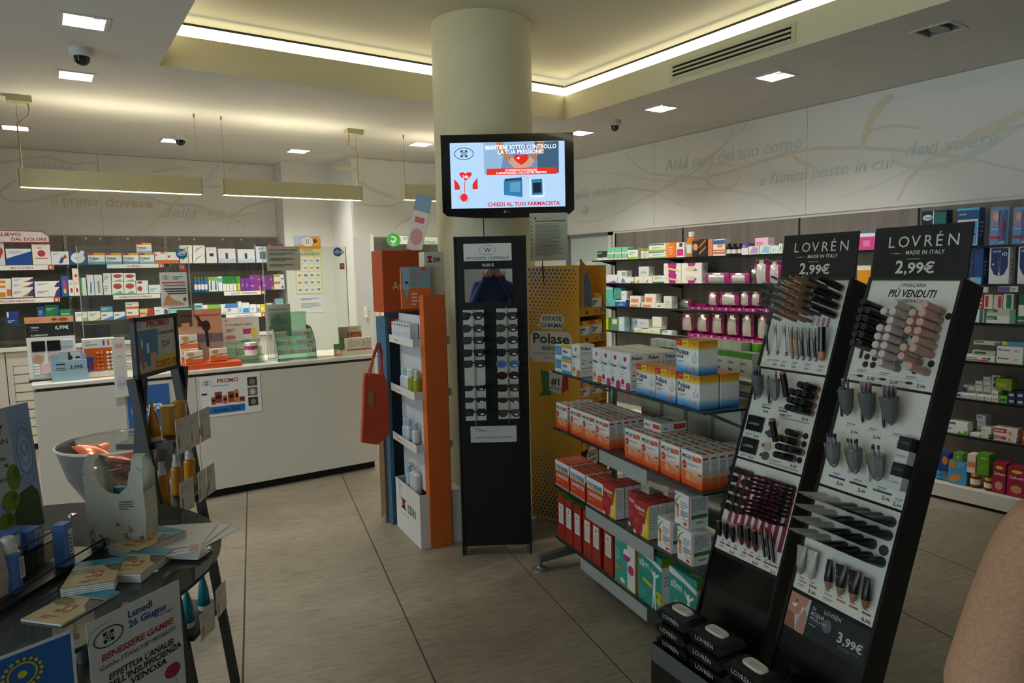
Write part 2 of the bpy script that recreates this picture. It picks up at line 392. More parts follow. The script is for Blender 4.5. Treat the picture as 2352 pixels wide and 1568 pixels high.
# walls
def wall(name, x0, x1, y0, y1, z0, z1, m, label): return struct(B().box(x0, x1, y0, y1, z0, z1, m).obj(name), label)
wb = wall('wall_back', -3.5, 2.36, YB, YB + .1, 0, ZC, WHITE, 'white back wall behind the counter')
B().box(2.36, 2.93, YB2, YB + .1, 0, ZC, WHITE).obj('wall_pier', wb)
B().box(2.93, XR + .1, YC, YB + .1, 0, ZC, WHITE).obj('wall_return', wb)
wr = struct(B().box(XR, XR + .1, -2.7, 5.85, 0, ZC, WHITE).box(XR, XR + .1, 6.66, YC, 0, ZC, WHITE).box(XR, XR + .1, 5.85, 6.66, 2.02, ZC, WHITE).obj('wall_right'), 'white printed wall above the long shelves')
wl = struct(B().box(-3.5, -3.4, 4.4, YB + .1, 0, ZC, WHITE).box(-3.5, -3.4, -2.7, -1.6, 0, ZC, WHITE).box(-3.5, -3.4, -1.6, 4.4, 0, .35, WHITE).box(-3.5, -3.4, -1.6, 4.4, 2.6, ZC, WHITE).obj('wall_left'))
wf = wall('wall_front', -3.5, XR + .1, -2.8, -2.7, 0, ZC, WHITE, 'white wall behind the viewer')
b = B()
for y in (-1.6, .4, 2.4): b.box(-3.47, -3.43, y, y + .05, .35, 2.6, ALU)
b.box(-3.47, -3.43, 4.35, 4.4, .35, 2.6, ALU).box(-3.47, -3.43, -1.6, 4.4, .35, .4, ALU).box(-3.47, -3.43, -1.6, 4.4, 2.55, 2.6, ALU)
w1 = struct(b.obj('window_1'))
B().box(-3.455, -3.45, -1.6, 4.4, .35, 2.6, clear('window_glass', 'f4faf8', .0, .02)).obj('pane', w1)
_p = light('window_daylight', None, (-3.39, 1.4, 1.48), 5.9, 2.2, 1, (1, 1, 1), (0, -pi / 2, 0)); _p.data.cycles.is_portal = True
# printed wall panels
SWC = {'b': C('ddd8cd', .45), 'o': C('e5d9c0', .45), 'g': C('dcded3', .45), 'y': C('e2dec6', .45), 'p': C('e3dfd7', .45)}
TXO, TXG, TXT = C('e2cba6', .45), C('ccd7cb', .45), C('cbd8d4', .45)
PANW = C('ebe9e3', .45)
b_ = [-2.7, 1.73, 3.47, 5.205, 6.68, 7.46]
for i in range(5):
    y0, y1 = b_[i], b_[i + 1]; z0 = 2.025
    B().box(XR - .012, XR - .001, y0 + .0015, y1 - .0015, z0, ZC - .004, PANW).obj('panel', wr)
FR = Fr((XR - .0125, 0, 0), (0, -1, 0), (0, 0, 1))
R_ = lambda pts: [(-y, z) for y, z in pts]
b = B(); k = 0
for c, w, pts in SW_R:
    k += 1; n = len(pts); b.stroke(FR, R_(pts), [w * (.35 + .65 * sin(pi * (i + .5) / n)) for i in range(n)], SWC[c], k * .5)
b.obj('printed_swirls', wr)
b = B()
b.text(FR, 'Abbi cura del tuo corpo', -5.05, 2.575, .17, TXT, 12, w=1.54, sh=.1)
b.text(FR, "\u00e8 l'unico posto in cui", -3.934, 2.312, .14, TXT, 12, w=1.17, sh=.25)
b.text(FR, 'devi vivere', -2.681, 2.374, .15, TXT, 12, w=.61, sh=.25)
b.text(FR, 'alla salute', -6.485, 2.438, .15, TXT, 12, w=.74, sh=.3)
b.obj('printed_lettering', wr)
for x0, x1 in ((-3.4, -.34), (-.34, .579), (.579, 2.358)):
    B().box(x0 + .0015, x1 - .0015, YB - .012, YB - .001, 2.07, ZC - .004, PANW).obj('panel', wb)
for x0, x1 in ((2.94, 4.078), (4.078, XR)):
    B().box(x0 + .0015, x1 - .0015, YC - .012, YC - .001, 2.03, ZC - .004, PANW).obj('panel', wb)
FB = Fr((0, YB - .0125, 0), (1, 0, 0), (0, 0, 1)); FC = Fr((0, YC - .0125, 0), (1, 0, 0), (0, 0, 1))
b = B(); k = 0
for F_, L_ in ((FB, SW_B), (FC, SW_C)):
    for c, w, pts in L_:
        k += 1; n = len(pts); b.stroke(F_, pts, [w * (.35 + .65 * sin(pi * (i + .5) / n)) for i in range(n)], SWC[c], k * .5)
b.obj('printed_swirls', wb)
b = B()
b.text(FB, 'il primo', .152, 2.37, .15, TXO, 14, w=.405).text(FB, 'dovere', .62, 2.365, .15, TXO, 14, w=.445)
b.text(FB, 'della', 1.117, 2.272, .16, TXG, 14, w=.37, sh=.25).text(FB, 'vita', 1.588, 2.278, .15, TXG, 14, w=.29, sh=.25)
b.text(FB, 'salute', -.069, 2.70, .12, TXT, 14, w=.43, sh=.2).text(FC, 'dovrebbe', 3.75, 2.61, .1, TXO, 14, w=.5, sh=.2)
b.obj('printed_lettering', wb)
# glazed white door at the far end of the right wall
d1 = struct(B().box(XR - .03, XR, 5.85, 5.90, 0, 2.02, WHITE).box(XR - .03, XR, 6.60, 6.66, 0, 2.02, C('8d9498', .4, .5)).box(XR - .03, XR, 5.85, 6.66, 1.985, 2.02, C('8d9498', .4, .5)).obj('door_1'), 'white framed glass door at the end of the long shelves')
B().box(XR + .0, XR + .01, 5.9, 6.6, .02, 1.985, C('c9d8d3', .2, 0, 0, 0, .5)).obj('pane', d1)
b = B(); f = Fr((XR - .001, 6.5, 1.2), (0, -1, 0), (0, 0, 1))
b.rect(f, 0, 0, .36, .5, 'dfe6e2').rect(f, .24, .28, .33, .37, 'b8433e', 2).rect(f, .24, .06, .33, .15, 'b8433e', 2).lines(f, .03, .3, .2, .46, 6, '9fb2b8', 2)
b.obj('notice_sheet', d1)
# round column
struct(B().lathe([(.335, 0.001), (.335, ZU - .001)], noisy('column_plaster', [(.3, 'cdc5a3'), (.7, 'd5cdac')], (4, 4, 4), rough=.6), 56).obj('column', None, (2.57, 4.09, 0)), 'cream round column')
# ------------------------------------------------------------------ recessed lamps, cameras, vent
DLN = ['first of the two square ceiling lamps beside the coffer corner', 'square ceiling lamp just beyond the dome camera', 'square ceiling lamp crossed by a pendant cable', 'square ceiling lamp half hidden by a dome camera',
       'square ceiling lamp above the printed white pier', 'square ceiling lamp beside the round column', 'square ceiling lamp just above the television corner', 'square ceiling lamp next to the small far dome camera', 'bright square ceiling lamp under the long air vent', 'unlit square ceiling lamp with an oval lens']
LAMP = C('fffaf0', .4, e=6.); REFL = C('dfe0de', .25, .3)
for i, (x, y) in enumerate(DL):
    t = thing('ceiling_lamp', DLN[i], 'lamp', (x, y, ZC), 0, 'square recessed ceiling lamps')
    b = B()
    for x0, x1, y0, y1 in ((-.11, -.09, -.11, .11), (.09, .11, -.11, .11), (-.09, .09, -.11, -.09), (-.09, .09, .09, .11)): b.box(x0, x1, y0, y1, -.005, .002, C('cfccc5', .5))
    b.obj('frame', t)
    b = B(); on = i < 9
    for p in ([(-.094, -.094), (.094, -.094)], [(.094, -.094), (.094, .094)], [(.094, .094), (-.094, .094)], [(-.094, .094), (-.094, -.094)]):
        (xa, ya), (xb, yb) = p; b.poly([(xa, ya, 0), (xb, yb, 0), (xb * .8, yb * .8, .07), (xa * .8, ya * .8, .07)], REFL if on else C('8b8a86', .4))
    b.poly([(-.076, -.076, .07), (.076, -.076, .07), (.076, .076, .07), (-.076, .076, .07)], REFL if on else C('8b8a86', .4))  # unlit lamp: missing light put into a greyer reflector colour
    b.obj('reflector', t)
    if on:
        b = B()
        for q in (-.022, .022): b.tube([(-.07, q, .045), (.045, q, .045)], .012, LAMP, 8)
        b.obj('lamp_tube', t)
        B().box(.045, .073, -.036, .036, .03, .065, C('e8e8e6', .4)).obj('lamp_base', t)
        light('lamp_light', t, (-.01, 0, .0665), .13, .13, 26, (1, .965, .89), (0, 0, 0), radians(128))
    else:
        B().lathe([(.075, .0), (.07, .012), (.05, .02)], C('77756f', .3), 20, None, 1.15, .55).obj('lens', t)
for (x, y, r), lb in zip([(.287, 4.69, .062), (1.15, 7.02, .062), (4.276, 4.634, .055)], ['white dome camera between the two square lamps', 'white dome camera in front of a lamp above the counter', 'small white dome camera near the television']):
    t = thing('dome_camera', lb, 'camera', (x, y, ZC), 0, 'dome cameras on the ceiling')
    B().lathe([(.9 * r, -.045), (r, -.035), (r * 1.02, 0)], C('d5d3cc', .4), 24).obj('housing', t)
    B().lathe([(.01, -.092), (.35 * r, -.088), (.6 * r, -.072), (.68 * r, -.045)], C('17171a', .1, 0, 0, 0, .6), 20).obj('lens_dome', t)
t = thing('air_vent', 'cream slotted air vent in the coffer fascia', 'vent', (CX1, 3.1, 2.94))
b = B(); b.box(-.006, -.001, -.505, .505, .0, .118, C('cbc4a4', .55)); b.obj('frame', t)
for k in range(3): B().box(-.0068, -.0055, -.475, .475, .024 + k * .028, .039 + k * .028, C('17160f', .9)).obj('slot', t)
for k in range(4): B().box(-.012, -.006, -.475, .475, .013 + k * .028, .0235 + k * .028, C('d2cbab', .5)).obj('slat', t)
t = thing('wall_sensor', 'small white alarm sensor on the printed wall beside the television', 'sensor', (XR - .0125, 6.3, 2.25))
B().rbox(-.035, 0, -.03, .03, 0, .09, C('e2dfd6', .5), .006).obj('body', t); B().box(-.0365, -.034, -.018, .018, .015, .035, C('b7b2a8', .3)).obj('lens', t)
# ------------------------------------------------------------------ pendant lamps over the counter
PY = 6.06; PM = C('c9c096', .5)
def pendant(x0, x1, zt, zb, label, cable):
    L = x1 - x0; t = thing('pendant_lamp', label, 'lamp', ((x0 + x1) / 2, PY, zb), 0, 'long pendant lamps over the counter')
    b = B(); h = zt - zb
    for y in (-.045, .04): b.box(-L / 2, L / 2, y, y + .005, .0, h, PM)
    for s_ in (-1, 1): b.box(s_ * L / 2 - .003, s_ * L / 2 + .003, -.045, .045, 0, h, PM)
    b.obj('housing', t)
    B().box(-L / 2 + .005, L / 2 - .005, -.038, .038, .004, .012, C('fff6dc', .5, e=10.)).obj('diffuser', t)
    light('lamp_light', t, (0, 0, -.002), L - .03, .07, 13, (1, .94, .74), (0, 0, 0))
    light('lamp_uplight', t, (0, 0, h + .002), L * .8, .06, 3.2, (1, .92, .66), (pi, 0, 0))
    for s_ in (-1, 1):
        B().tube([(s_ * (L / 2 - .02), 0, h), (s_ * (L / 2 - .02), 0, ZC - zb - .02)], .0016, C('8c8873', .5, .4), 5).lathe([(.007, ZC - zb - .03), (.007, ZC - zb - .0005)], C('8c8873', .5, .4), 8, Matrix.Translation((s_ * (L / 2 - .02), 0, 0))).obj('suspension_wire', t)
    if cable:
        xe = cable * (L / 2 - .02); zc = ZC - zb
        B().box(xe - cable * .02 - .075, xe - cable * .02 + .075, -.05, .05, zc - .045, zc - .0005, C('b5ad89', .5)).obj('ceiling_box', t)
        xb = xe - cable * .07
        P = [(xb, 0, zc - .045), (xb + .005, 0, zc - .09), (xb - .01, 0, zc - .14), (xe - cable * .03, 0, zc - .165), (xe + cable * .004, 0, zc - .2), (xe, .004, zc - .3), (xe, .004, h)]
        B().tube(P, .006, C('8f8862', .5), 6).obj('power_cable', t)
pendant(-.07, 1.122, 2.398, 2.268, 'long cream pendant lamp over the counter, end lit by daylight', -1)
pendant(1.285, 2.47, 2.40, 2.272, 'cream pendant lamp in front of the white pier', 1)
pendant(2.90, 4.05, 2.44, 2.298, 'cream pendant lamp half hidden by the round column', 0)
# ------------------------------------------------------------------ goods: small packs described by a print code
SHADES = {}
def draw(b, F, w, h, ops):
    """ops in shares of the face: r rect, e ellipse, p polygon, t text, l small print"""
    l = 1
    for op in ops:
        q = op.split(' '); k = q[0]; l += .6
        if k == 'r': a = [float(x) for x in q[1:5]]; b.rect(F, a[0] * w, a[1] * h, a[2] * w, a[3] * h, C(q[5]), l)
        elif k == 'e': a = [float(x) for x in q[1:5]]; b.disc(F, a[0] * w, a[1] * h, a[2] * w, a[3] * h, C(q[5]), l, 14)
        elif k == 'p':
            a = [float(x) for x in q[1:-1]]; b.shape(F, [(a[i] * w, a[i + 1] * h) for i in range(0, len(a), 2)], C(q[-1]), l)
        elif k == 't': 
            tx = ' '.join(q[5:]); sz = float(q[3]) * h; a = float(q[1]) * w; lim = w * .97 - a
            nat = sum(glyph(c, 1)[2] for c in tx) * sz
            b.text(F, tx, a, float(q[2]) * h, sz, C(q[4]), l, 'l', 1, min(nat, lim))
        elif k == 'l': a = [float(x) for x in q[1:6]]; b.lines(F, a[0] * w, a[1] * h, a[2] * w, a[3] * h, int(a[4]), C(q[6]), l)
def pack(w, d, h, style, side='', top='', lid=True, bev=.0008, base=None):
    """printed carton, front at y=0 facing -y, base at z=0, centred in x"""
    p = style.split(';'); b = B(); b.rbox(-w / 2, w / 2, 0, d, 0, h, base or C(p[0]), min(bev, h * .1))
    draw(b, Fr((-w / 2, 0, 0), (1, 0, 0), (0, 0, 1)), w, h, p[1:])
    if side is not None:
        so = side.split(';') if side else ['l .15 .25 .85 .7 4 b4b4b0'] if h > .05 else []
        draw(b, Fr((w / 2, 0, 0), (0, 1, 0), (0, 0, 1)), d, h, so); draw(b, Fr((-w / 2, d, 0), (0, -1, 0), (0, 0, 1)), d, h, so)
    if top: draw(b, Fr((-w / 2, 0, h), (1, 0, 0), (0, 1, 0)), w, d, top.split(';'))
    if lid:   # tuck flap joint
        f = Fr((-w / 2, 0, h), (1, 0, 0), (0, 1, 0)); b.rect(f, .001, d * .9, w - .001, d * .9 + .0008, C('6b6860'), 1)
    return b
def bottle(w, h, style):
    """small round bottle with a cap"""
    p = style.split(';'); r = w / 2; b = B(); body = C(p[0], .25); cap = C(p[1], .4)
    b.lathe([(r * .94, 0), (r, h * .03), (r, h * .62), (r * .9, h * .72), (r * .5, h * .78), (r * .5, h * .81)], body, 14)
    b.lathe([(r * .62, h * .8), (r * .62, h * .985), (r * .55, h)], cap, 14)
    b.lathe([(r * 1.01, h * .15, C('efece4')), (r * 1.01, h * .5)], C('efece4'), 14)
    return b
def jar(w, h, style):
    p = style.split(';'); r = w / 2; b = B()
    b.lathe([(r * .92, 0), (r, h * .05), (r, h * .7), (r * .88, h * .77)], C(p[0], .3), 16)
    b.lathe([(r * .95, h * .77), (r * .95, h * .97), (r * .88, h)], C(p[1], .3, .2), 16)
    b.lathe([(r * 1.01, h * .2), (r * 1.01, h * .6)], C('eadfcf'), 16)
    return b
def pouch(w, h, style, seed=1, d=.06):
    """crumpled foil bag standing on its end with crimped edges"""
    p = style.split(';'); R = random.Random(seed); b = B(); foil = C(p[0], .22, .55); acc = C(p[1], .35)
    nx, nz = 7, 7; vs = []
    for side in (0, 1):
        for j in range(nz):
            for i in range(nx):
                u, v = i / (nx - 1), j / (nz - 1); sq = sin(pi * min(1, max(0, v * .92 + .04))) ** .5 * sin(pi * u) ** .5
                tw = 1 - .12 * v * R.uniform(.2, 1)
                y = d / 2 + (-1 if side == 0 else 1) * (d / 2) * sq * R.uniform(.72, 1)
                vs.append(((u - .5) * w * tw, y, v * h * (1 - .05 * R.random())))
    fa, fb = [], []; n = nx * nz
    for j in range(nz - 1):
        for i in range(nx - 1):
            a = j * nx + i; q = (a, a + 1, a + nx + 1, a + nx)
            (fb if i in (0, nx - 2) or j == nz - 2 and i % 3 == 1 else fa).append(q); fa.append(tuple(n + k for k in q[::-1]))
    b.add(vs, fa, foil, True); b.add(vs, fb, acc, True)
    b.box(-w * .46, w * .46, d / 2 - .002, d / 2 + .002, h * .95, h * 1.0, foil)
    return b
def tray(w, d, h, style):
    """open shelf-ready tray with low front, holding small foil bars"""
    p = style.split(';'); b = B(); m = C(p[0]); t = .002
    b.box(-w / 2, w / 2, 0, d, 0, t, m).box(-w / 2, w / 2, 0, t, t, h * .62, m).box(-w / 2, w / 2, d - t, d, t, h * 1.25, m)
    for x in (-w / 2, w / 2 - t): b.hexa([(x, t, t), (x + t, t, t), (x + t, d - t, t), (x, d - t, t), (x, t, h * .62), (x + t, t, h * .62), (x + t, d - t, h * 1.25), (x, d - t, h * 1.25)], m)
    draw(b, Fr((-w / 2, 0, 0), (1, 0, 0), (0, 0, 1)), w, h * .62, p[1:])
    return b
def blister(w, h, style):
    """carded pack: flat printed card with a clear bulge"""
    b = pack(w, .012, h, style, None, '', False)
    b.rbox(w * .05, w * .42, -.03, 0, h * .05, h * .92, clear('blister_plastic', 'eef4ff', .06, .08), .006)
    b.lathe([(.008, .03), (.009, h * .4), (.005, h * .55), (.004, h * .8)], C('d8447c'), 8, Matrix.Translation((w * .24, -.015, 0)))
    return b
def goods(rows, place, rz, shelf, group, cat=None):
    """put a row of goods on a shelf; place(pos, depth) gives the world x, y of the front"""
    cnt = {}
    order = sorted(range(len(rows)), key=lambda i: rows[i][1] * (1 if rz == 0 else -1))
    tot = {}
    for r in rows: tot[r[6]] = tot.get(r[6], 0) + 1
    for i in order:
        k, pos, w, z0, h, st, ds, dy = rows[i]
        nm = {'B': 'carton', 'b': 'bottle', 'j': 'tub', 'g': 'foil_bag', 't': 'snack_tray', 'l': 'blister_pack'}[k]
        if k == 'B': b = pack(w - .0015, .085, h - .0005, st)
        elif k == 'b': b = bottle(w, h, st)
        elif k == 'j': b = jar(w, h, st)
        elif k == 'g': b = pouch(w, h, st, i + 1)
        elif k == 't': b = tray(w - .002, .085, h, st)
        else: b = blister(w, h, st)
        if tot[ds] > 1:
            n = cnt.get(ds, 0); cnt[ds] = n + 1
            lb = '%s %s, %s' % (ORD[n], ds, shelf)
        else: lb = '%s, %s' % (ds, shelf)
        q = dy + (w / 2 if k in 'bj' else 0)
        x, y = place(pos, q)
        o = b.obj(nm, None, (x, y, z0 + .0002), rz)
        tag(o, lb, {'B': 'carton', 'b': 'bottle', 'j': 'jar', 'g': 'bag', 't': 'tray', 'l': 'pack'}[k], group)
BK1 = [
  ('B', -0.294, 0.067, 1.765, 0.217, 'dfe9f2;p .2 .1 .9 .6 .7 .8 .1 .4 c33;r 0 0 .3 1 8fb8dc', 'pale blue carton with red swirl', 0.00),
  ('B', -0.151, 0.199, 1.765, 0.154, 'f2f4f6;p 0 0 1 0 1 .85 0 .4 1f4f9e;l .1 .7 .7 .9 3 b6c2d6', 'white and deep blue wedge carton', 0.00),
  ('B', 0.028, 0.147, 1.765, 0.197, 'f6f2ee;e .5 .55 .22 .16 c23c34;r .15 .3 .85 .33 c23c34;l .3 .8 .7 .88 1 c23c34', 'white carton with red round emblem', 0.00),
  ('B', 0.177, 0.146, 1.765, 0.128, 'eef3f8;p .4 .1 .6 .1 .75 .5 .6 .6 .5 .4 1f5fae;p .6 .4 .9 .5 .8 .8 c33;l .1 .75 .5 .9 2 9bb', 'white carton with blue running figure', 0.00),
  ('B', 0.327, 0.145, 1.765, 0.127, '2258a8;e .48 .5 .42 .42 f2f4f8;l .25 .45 .75 .6 2 8aa4cc', 'blue carton with white oval', 0.00),
  ('B', 0.483, 0.149, 1.765, 0.113, 'fff;r 0 .8 1 1 e8b030;r 0 .8 .35 1 c23a34;r 0 0 1 .22 5fa8d8;t .06 .42 .3 223 Polase;l .06 .28 .6 .38 2 999', 'white yellow and blue sachet carton', 0.00),
  ('B', 0.633, 0.143, 1.765, 0.112, 'fff;r 0 .8 1 1 e8b030;r 0 .8 .35 1 c23a34;r 0 0 1 .22 5fa8d8;t .06 .42 .3 223 Polase;l .06 .28 .6 .38 2 999', 'white yellow and blue sachet carton', 0.00),
  ('B', 0.790, 0.141, 1.765, 0.112, 'fff;r 0 .8 1 1 e8b030;r 0 .8 .35 1 c23a34;r 0 0 1 .22 5fa8d8;t .06 .42 .3 223 Polase;l .06 .28 .6 .38 2 999', 'white yellow and blue sachet carton', 0.00),
  ('B', 0.935, 0.139, 1.765, 0.112, 'fff;r 0 .8 1 1 e8b030;r 0 .8 .35 1 c23a34;r 0 0 1 .2 8cc0e0;t .06 .42 .3 223 Polase;l .06 .28 .5 .38 2 c55', 'white yellow and pale blue carton', 0.00),
  ('B', 0.917, 0.139, 1.877, 0.103, 'fff;r 0 .8 1 1 e8b030;r 0 .8 .35 1 c23a34;r 0 0 1 .2 8cc0e0;t .06 .42 .3 223 Polase;l .06 .28 .5 .38 2 c55', 'small yellow-topped carton stacked on another', 0.00),
  ('B', 1.065, 0.108, 1.765, 0.121, 'fff;r 0 0 1 .3 ee7a2c;e .12 .75 .08 .1 e55;r .5 .85 .9 1 ee7a2c', 'white carton with orange base', 0.00),
  ('B', 1.180, 0.118, 1.765, 0.120, 'fff;r 0 0 1 .3 ee7a2c;e .2 .6 .1 .12 e55', 'white carton with orange base', 0.00),
  ('B', 1.309, 0.120, 1.765, 0.102, 'fbfbf8;p .1 .1 .3 .6 .9 .9 .4 .5 9bc53d', 'white carton with green stroke', 0.00),
  ('B', 1.315, 0.120, 1.867, 0.089, 'fbfbf8;p .1 .1 .3 .6 .9 .9 .4 .5 9bc53d', 'white green-stroke carton stacked on its twin', 0.00),
  ('B', 1.438, 0.119, 1.765, 0.102, 'fbfbf8;p .1 .1 .3 .6 .9 .9 .4 .5 9bc53d', 'white carton with green stroke', 0.00),
  ('B', 1.443, 0.119, 1.867, 0.089, 'fbfbf8;p .1 .1 .3 .6 .9 .9 .4 .5 9bc53d', 'white green-stroke carton stacked on its twin', 0.00),
  ('B', 1.566, 0.105, 1.765, 0.171, 'f4f4f6;r .3 .42 .7 .62 333;l .2 .85 .8 .92 1 bbb', 'white carton with black square pattern', 0.00),
]
BK1b = [
  ('B', 1.727, 0.180, 1.765, 0.156, 'eef1f8;r .4 .3 .55 .7 3a4560;r 0 0 1 .3 cfdcf0', 'pale blue carton with dark device picture', 0.00),
  ('B', 1.931, 0.183, 1.765, 0.150, 'eef1f8;r .4 .3 .55 .7 3a4560;r 0 0 1 .3 cfdcf0', 'pale blue carton with dark device picture', 0.00),
  ('B', 2.104, 0.135, 1.765, 0.203, 'e3ebf4;r .3 .2 .8 .6 54708c;r 0 .9 1 1 33415e;l .2 .7 .8 .85 2 889', 'white carton with blue device picture', 0.00),
  ('B', 2.269, 0.151, 1.765, 0.204, 'e3ebf4;r 0 .9 1 1 8a2a58;r .3 .2 .8 .6 54708c', 'white carton with plum top edge', 0.00),
]
BK2 = [
  ('B', -0.292, 0.110, 1.455, 0.091, 'f6f3ee;r 0 .1 .6 .6 e88a2a;r .7 .2 1 .9 d8752a', 'flat white and orange carton', 0.00),
  ('B', -0.289, 0.110, 1.546, 0.046, 'f6f3ee;r 0 .1 .6 .6 e88a2a', 'flat white and orange carton in a stack', 0.00),
  ('B', -0.285, 0.110, 1.592, 0.046, 'f6f3ee;r 0 .1 .6 .6 e88a2a', 'flat white and orange carton topping a stack', 0.00),
  ('B', -0.148, 0.169, 1.455, 0.093, 'f6f4f2;p .6 .1 1 .1 1 .9 .8 .5 5a3f8c;p .45 .1 .7 .1 .8 .5 e0842c;l .08 .4 .5 .7 2 77a', 'flat white carton with purple and orange corner', 0.00),
  ('B', -0.144, 0.169, 1.548, 0.049, 'f6f4f2;p .6 .1 1 .1 1 .9 .8 .5 5a3f8c;p .45 .1 .7 .1 .8 .5 e0842c;l .08 .4 .5 .7 2 77a', 'flat white and purple carton in a stack', 0.00),
  ('B', -0.140, 0.169, 1.597, 0.049, 'f6f4f2;p .6 .1 1 .1 1 .9 .8 .5 5a3f8c;p .45 .1 .7 .1 .8 .5 e0842c;l .08 .4 .5 .7 2 77a', 'flat white and purple carton topping a stack', 0.00),
  ('B', 0.051, 0.208, 1.455, 0.093, 'f6f4f2;p .75 0 1 0 1 1 .85 .6 44348a;l .1 .4 .6 .7 2 77a', 'long white carton with violet end', 0.00),
  ('B', 0.055, 0.208, 1.548, 0.058, 'f6f4f2;p .75 0 1 0 1 1 .85 .6 44348a;l .1 .4 .6 .7 2 77a', 'long white carton with violet end, uppermost', 0.00),
  ('B', 0.194, 0.059, 1.455, 0.199, '2f62b4;r .3 .3 .7 .8 d8347c;e .5 .25 .2 .12 f0d040', 'tall blue carton with pink figure', 0.00),
  ('B', 0.249, 0.046, 1.455, 0.159, 'f6efe8;e .5 .35 .25 .15 c23c34;l .2 .7 .8 .85 2 c77', 'small white carton with red emblem', 0.00),
  ('B', 0.296, 0.045, 1.455, 0.159, 'f6efe8;e .5 .35 .25 .15 c23c34;l .2 .7 .8 .85 2 c77', 'small white carton with red emblem', 0.00),
  ('B', 0.295, 0.058, 1.614, 0.115, 'f6efe8;r .85 0 1 1 c23c34;e .5 .35 .2 .15 c23c34', 'small white carton stacked askew on top', 0.00),
  ('B', 0.351, 0.051, 1.455, 0.179, 'eaf4ec;r 0 0 .3 1 3fa060', 'narrow white and green carton', 0.00),
  ('B', 0.414, 0.060, 1.455, 0.205, 'eef1f5;p .3 .1 .6 .1 .7 .6 .5 .7 6f8cc0', 'white carton with blue bottle picture', 0.00),
  ('B', 0.483, 0.069, 1.455, 0.204, 'eceef0;r .35 .1 .65 .7 9aa0a8', 'white carton with grey bottle picture', 0.00),
  ('B', 0.557, 0.068, 1.455, 0.129, 'f1f1f1;l .1 .3 .7 .8 3 999', 'squat white carton with grey print', 0.00),
  ('B', 0.563, 0.068, 1.584, 0.090, 'f1f1f1;l .1 .3 .7 .8 3 999', 'squat white carton stacked on its twin', 0.00),
  ('B', 0.649, 0.106, 1.455, 0.130, 'f4f6f2;e .5 .65 .38 .22 c2344c;p 0 0 1 0 .7 .3 7fc090', 'white carton with red oval and green base', 0.00),
  ('B', 0.759, 0.107, 1.455, 0.128, 'f4f6f2;e .5 .65 .38 .22 c2344c;p 0 0 1 0 .7 .3 7fc090', 'white carton with red oval and green base', 0.00),
  ('B', 0.655, 0.106, 1.585, 0.088, 'f4f6f2;e .5 .65 .38 .22 c2344c;p 0 0 1 0 .7 .3 7fc090', 'red-oval carton in the upper layer', 0.00),
  ('B', 0.765, 0.107, 1.583, 0.087, 'f4f6f2;e .5 .65 .38 .22 c2344c;p 0 0 1 0 .7 .3 7fc090', 'red-oval carton in the upper layer', 0.00),
  ('B', 0.871, 0.111, 1.455, 0.089, 'f4f6f2;e .3 .6 .22 .3 c2344c', 'flat white carton with small red oval', 0.00),
  ('B', 0.874, 0.111, 1.544, 0.048, 'f4f6f2;e .3 .6 .22 .3 c2344c', 'flat red-oval carton lying on its twin', 0.00),
  ('B', 0.991, 0.117, 1.455, 0.089, 'eef2f6;l .1 .3 .7 .7 2 8ab', 'flat white and pale blue carton', 0.00),
  ('b', 1.388, 0.031, 1.455, 0.162, '2f6fc4;30a040', 'slim blue and green spray bottle', 0.00),
  ('b', 1.422, 0.031, 1.455, 0.161, '2f6fc4;30a040', 'slim blue and green spray bottle', 0.00),
  ('b', 1.457, 0.031, 1.455, 0.160, '2f6fc4;30a040', 'slim blue and green spray bottle', 0.00),
  ('b', 1.492, 0.033, 1.455, 0.159, '2f6fc4;30a040', 'slim blue and green spray bottle', 0.00),
  ('B', 1.542, 0.043, 1.455, 0.158, 'eef4f0;p .3 .1 .7 .1 .7 .8 .4 .7 3a6cc0;r 0 .75 1 1 8cc63f', 'slim white green and blue carton', 0.00),
  ('B', 1.588, 0.046, 1.455, 0.157, 'eef4f0;p .3 .1 .7 .1 .7 .8 .4 .7 3a6cc0;r 0 .75 1 1 8cc63f', 'slim white green and blue carton', 0.00),
]
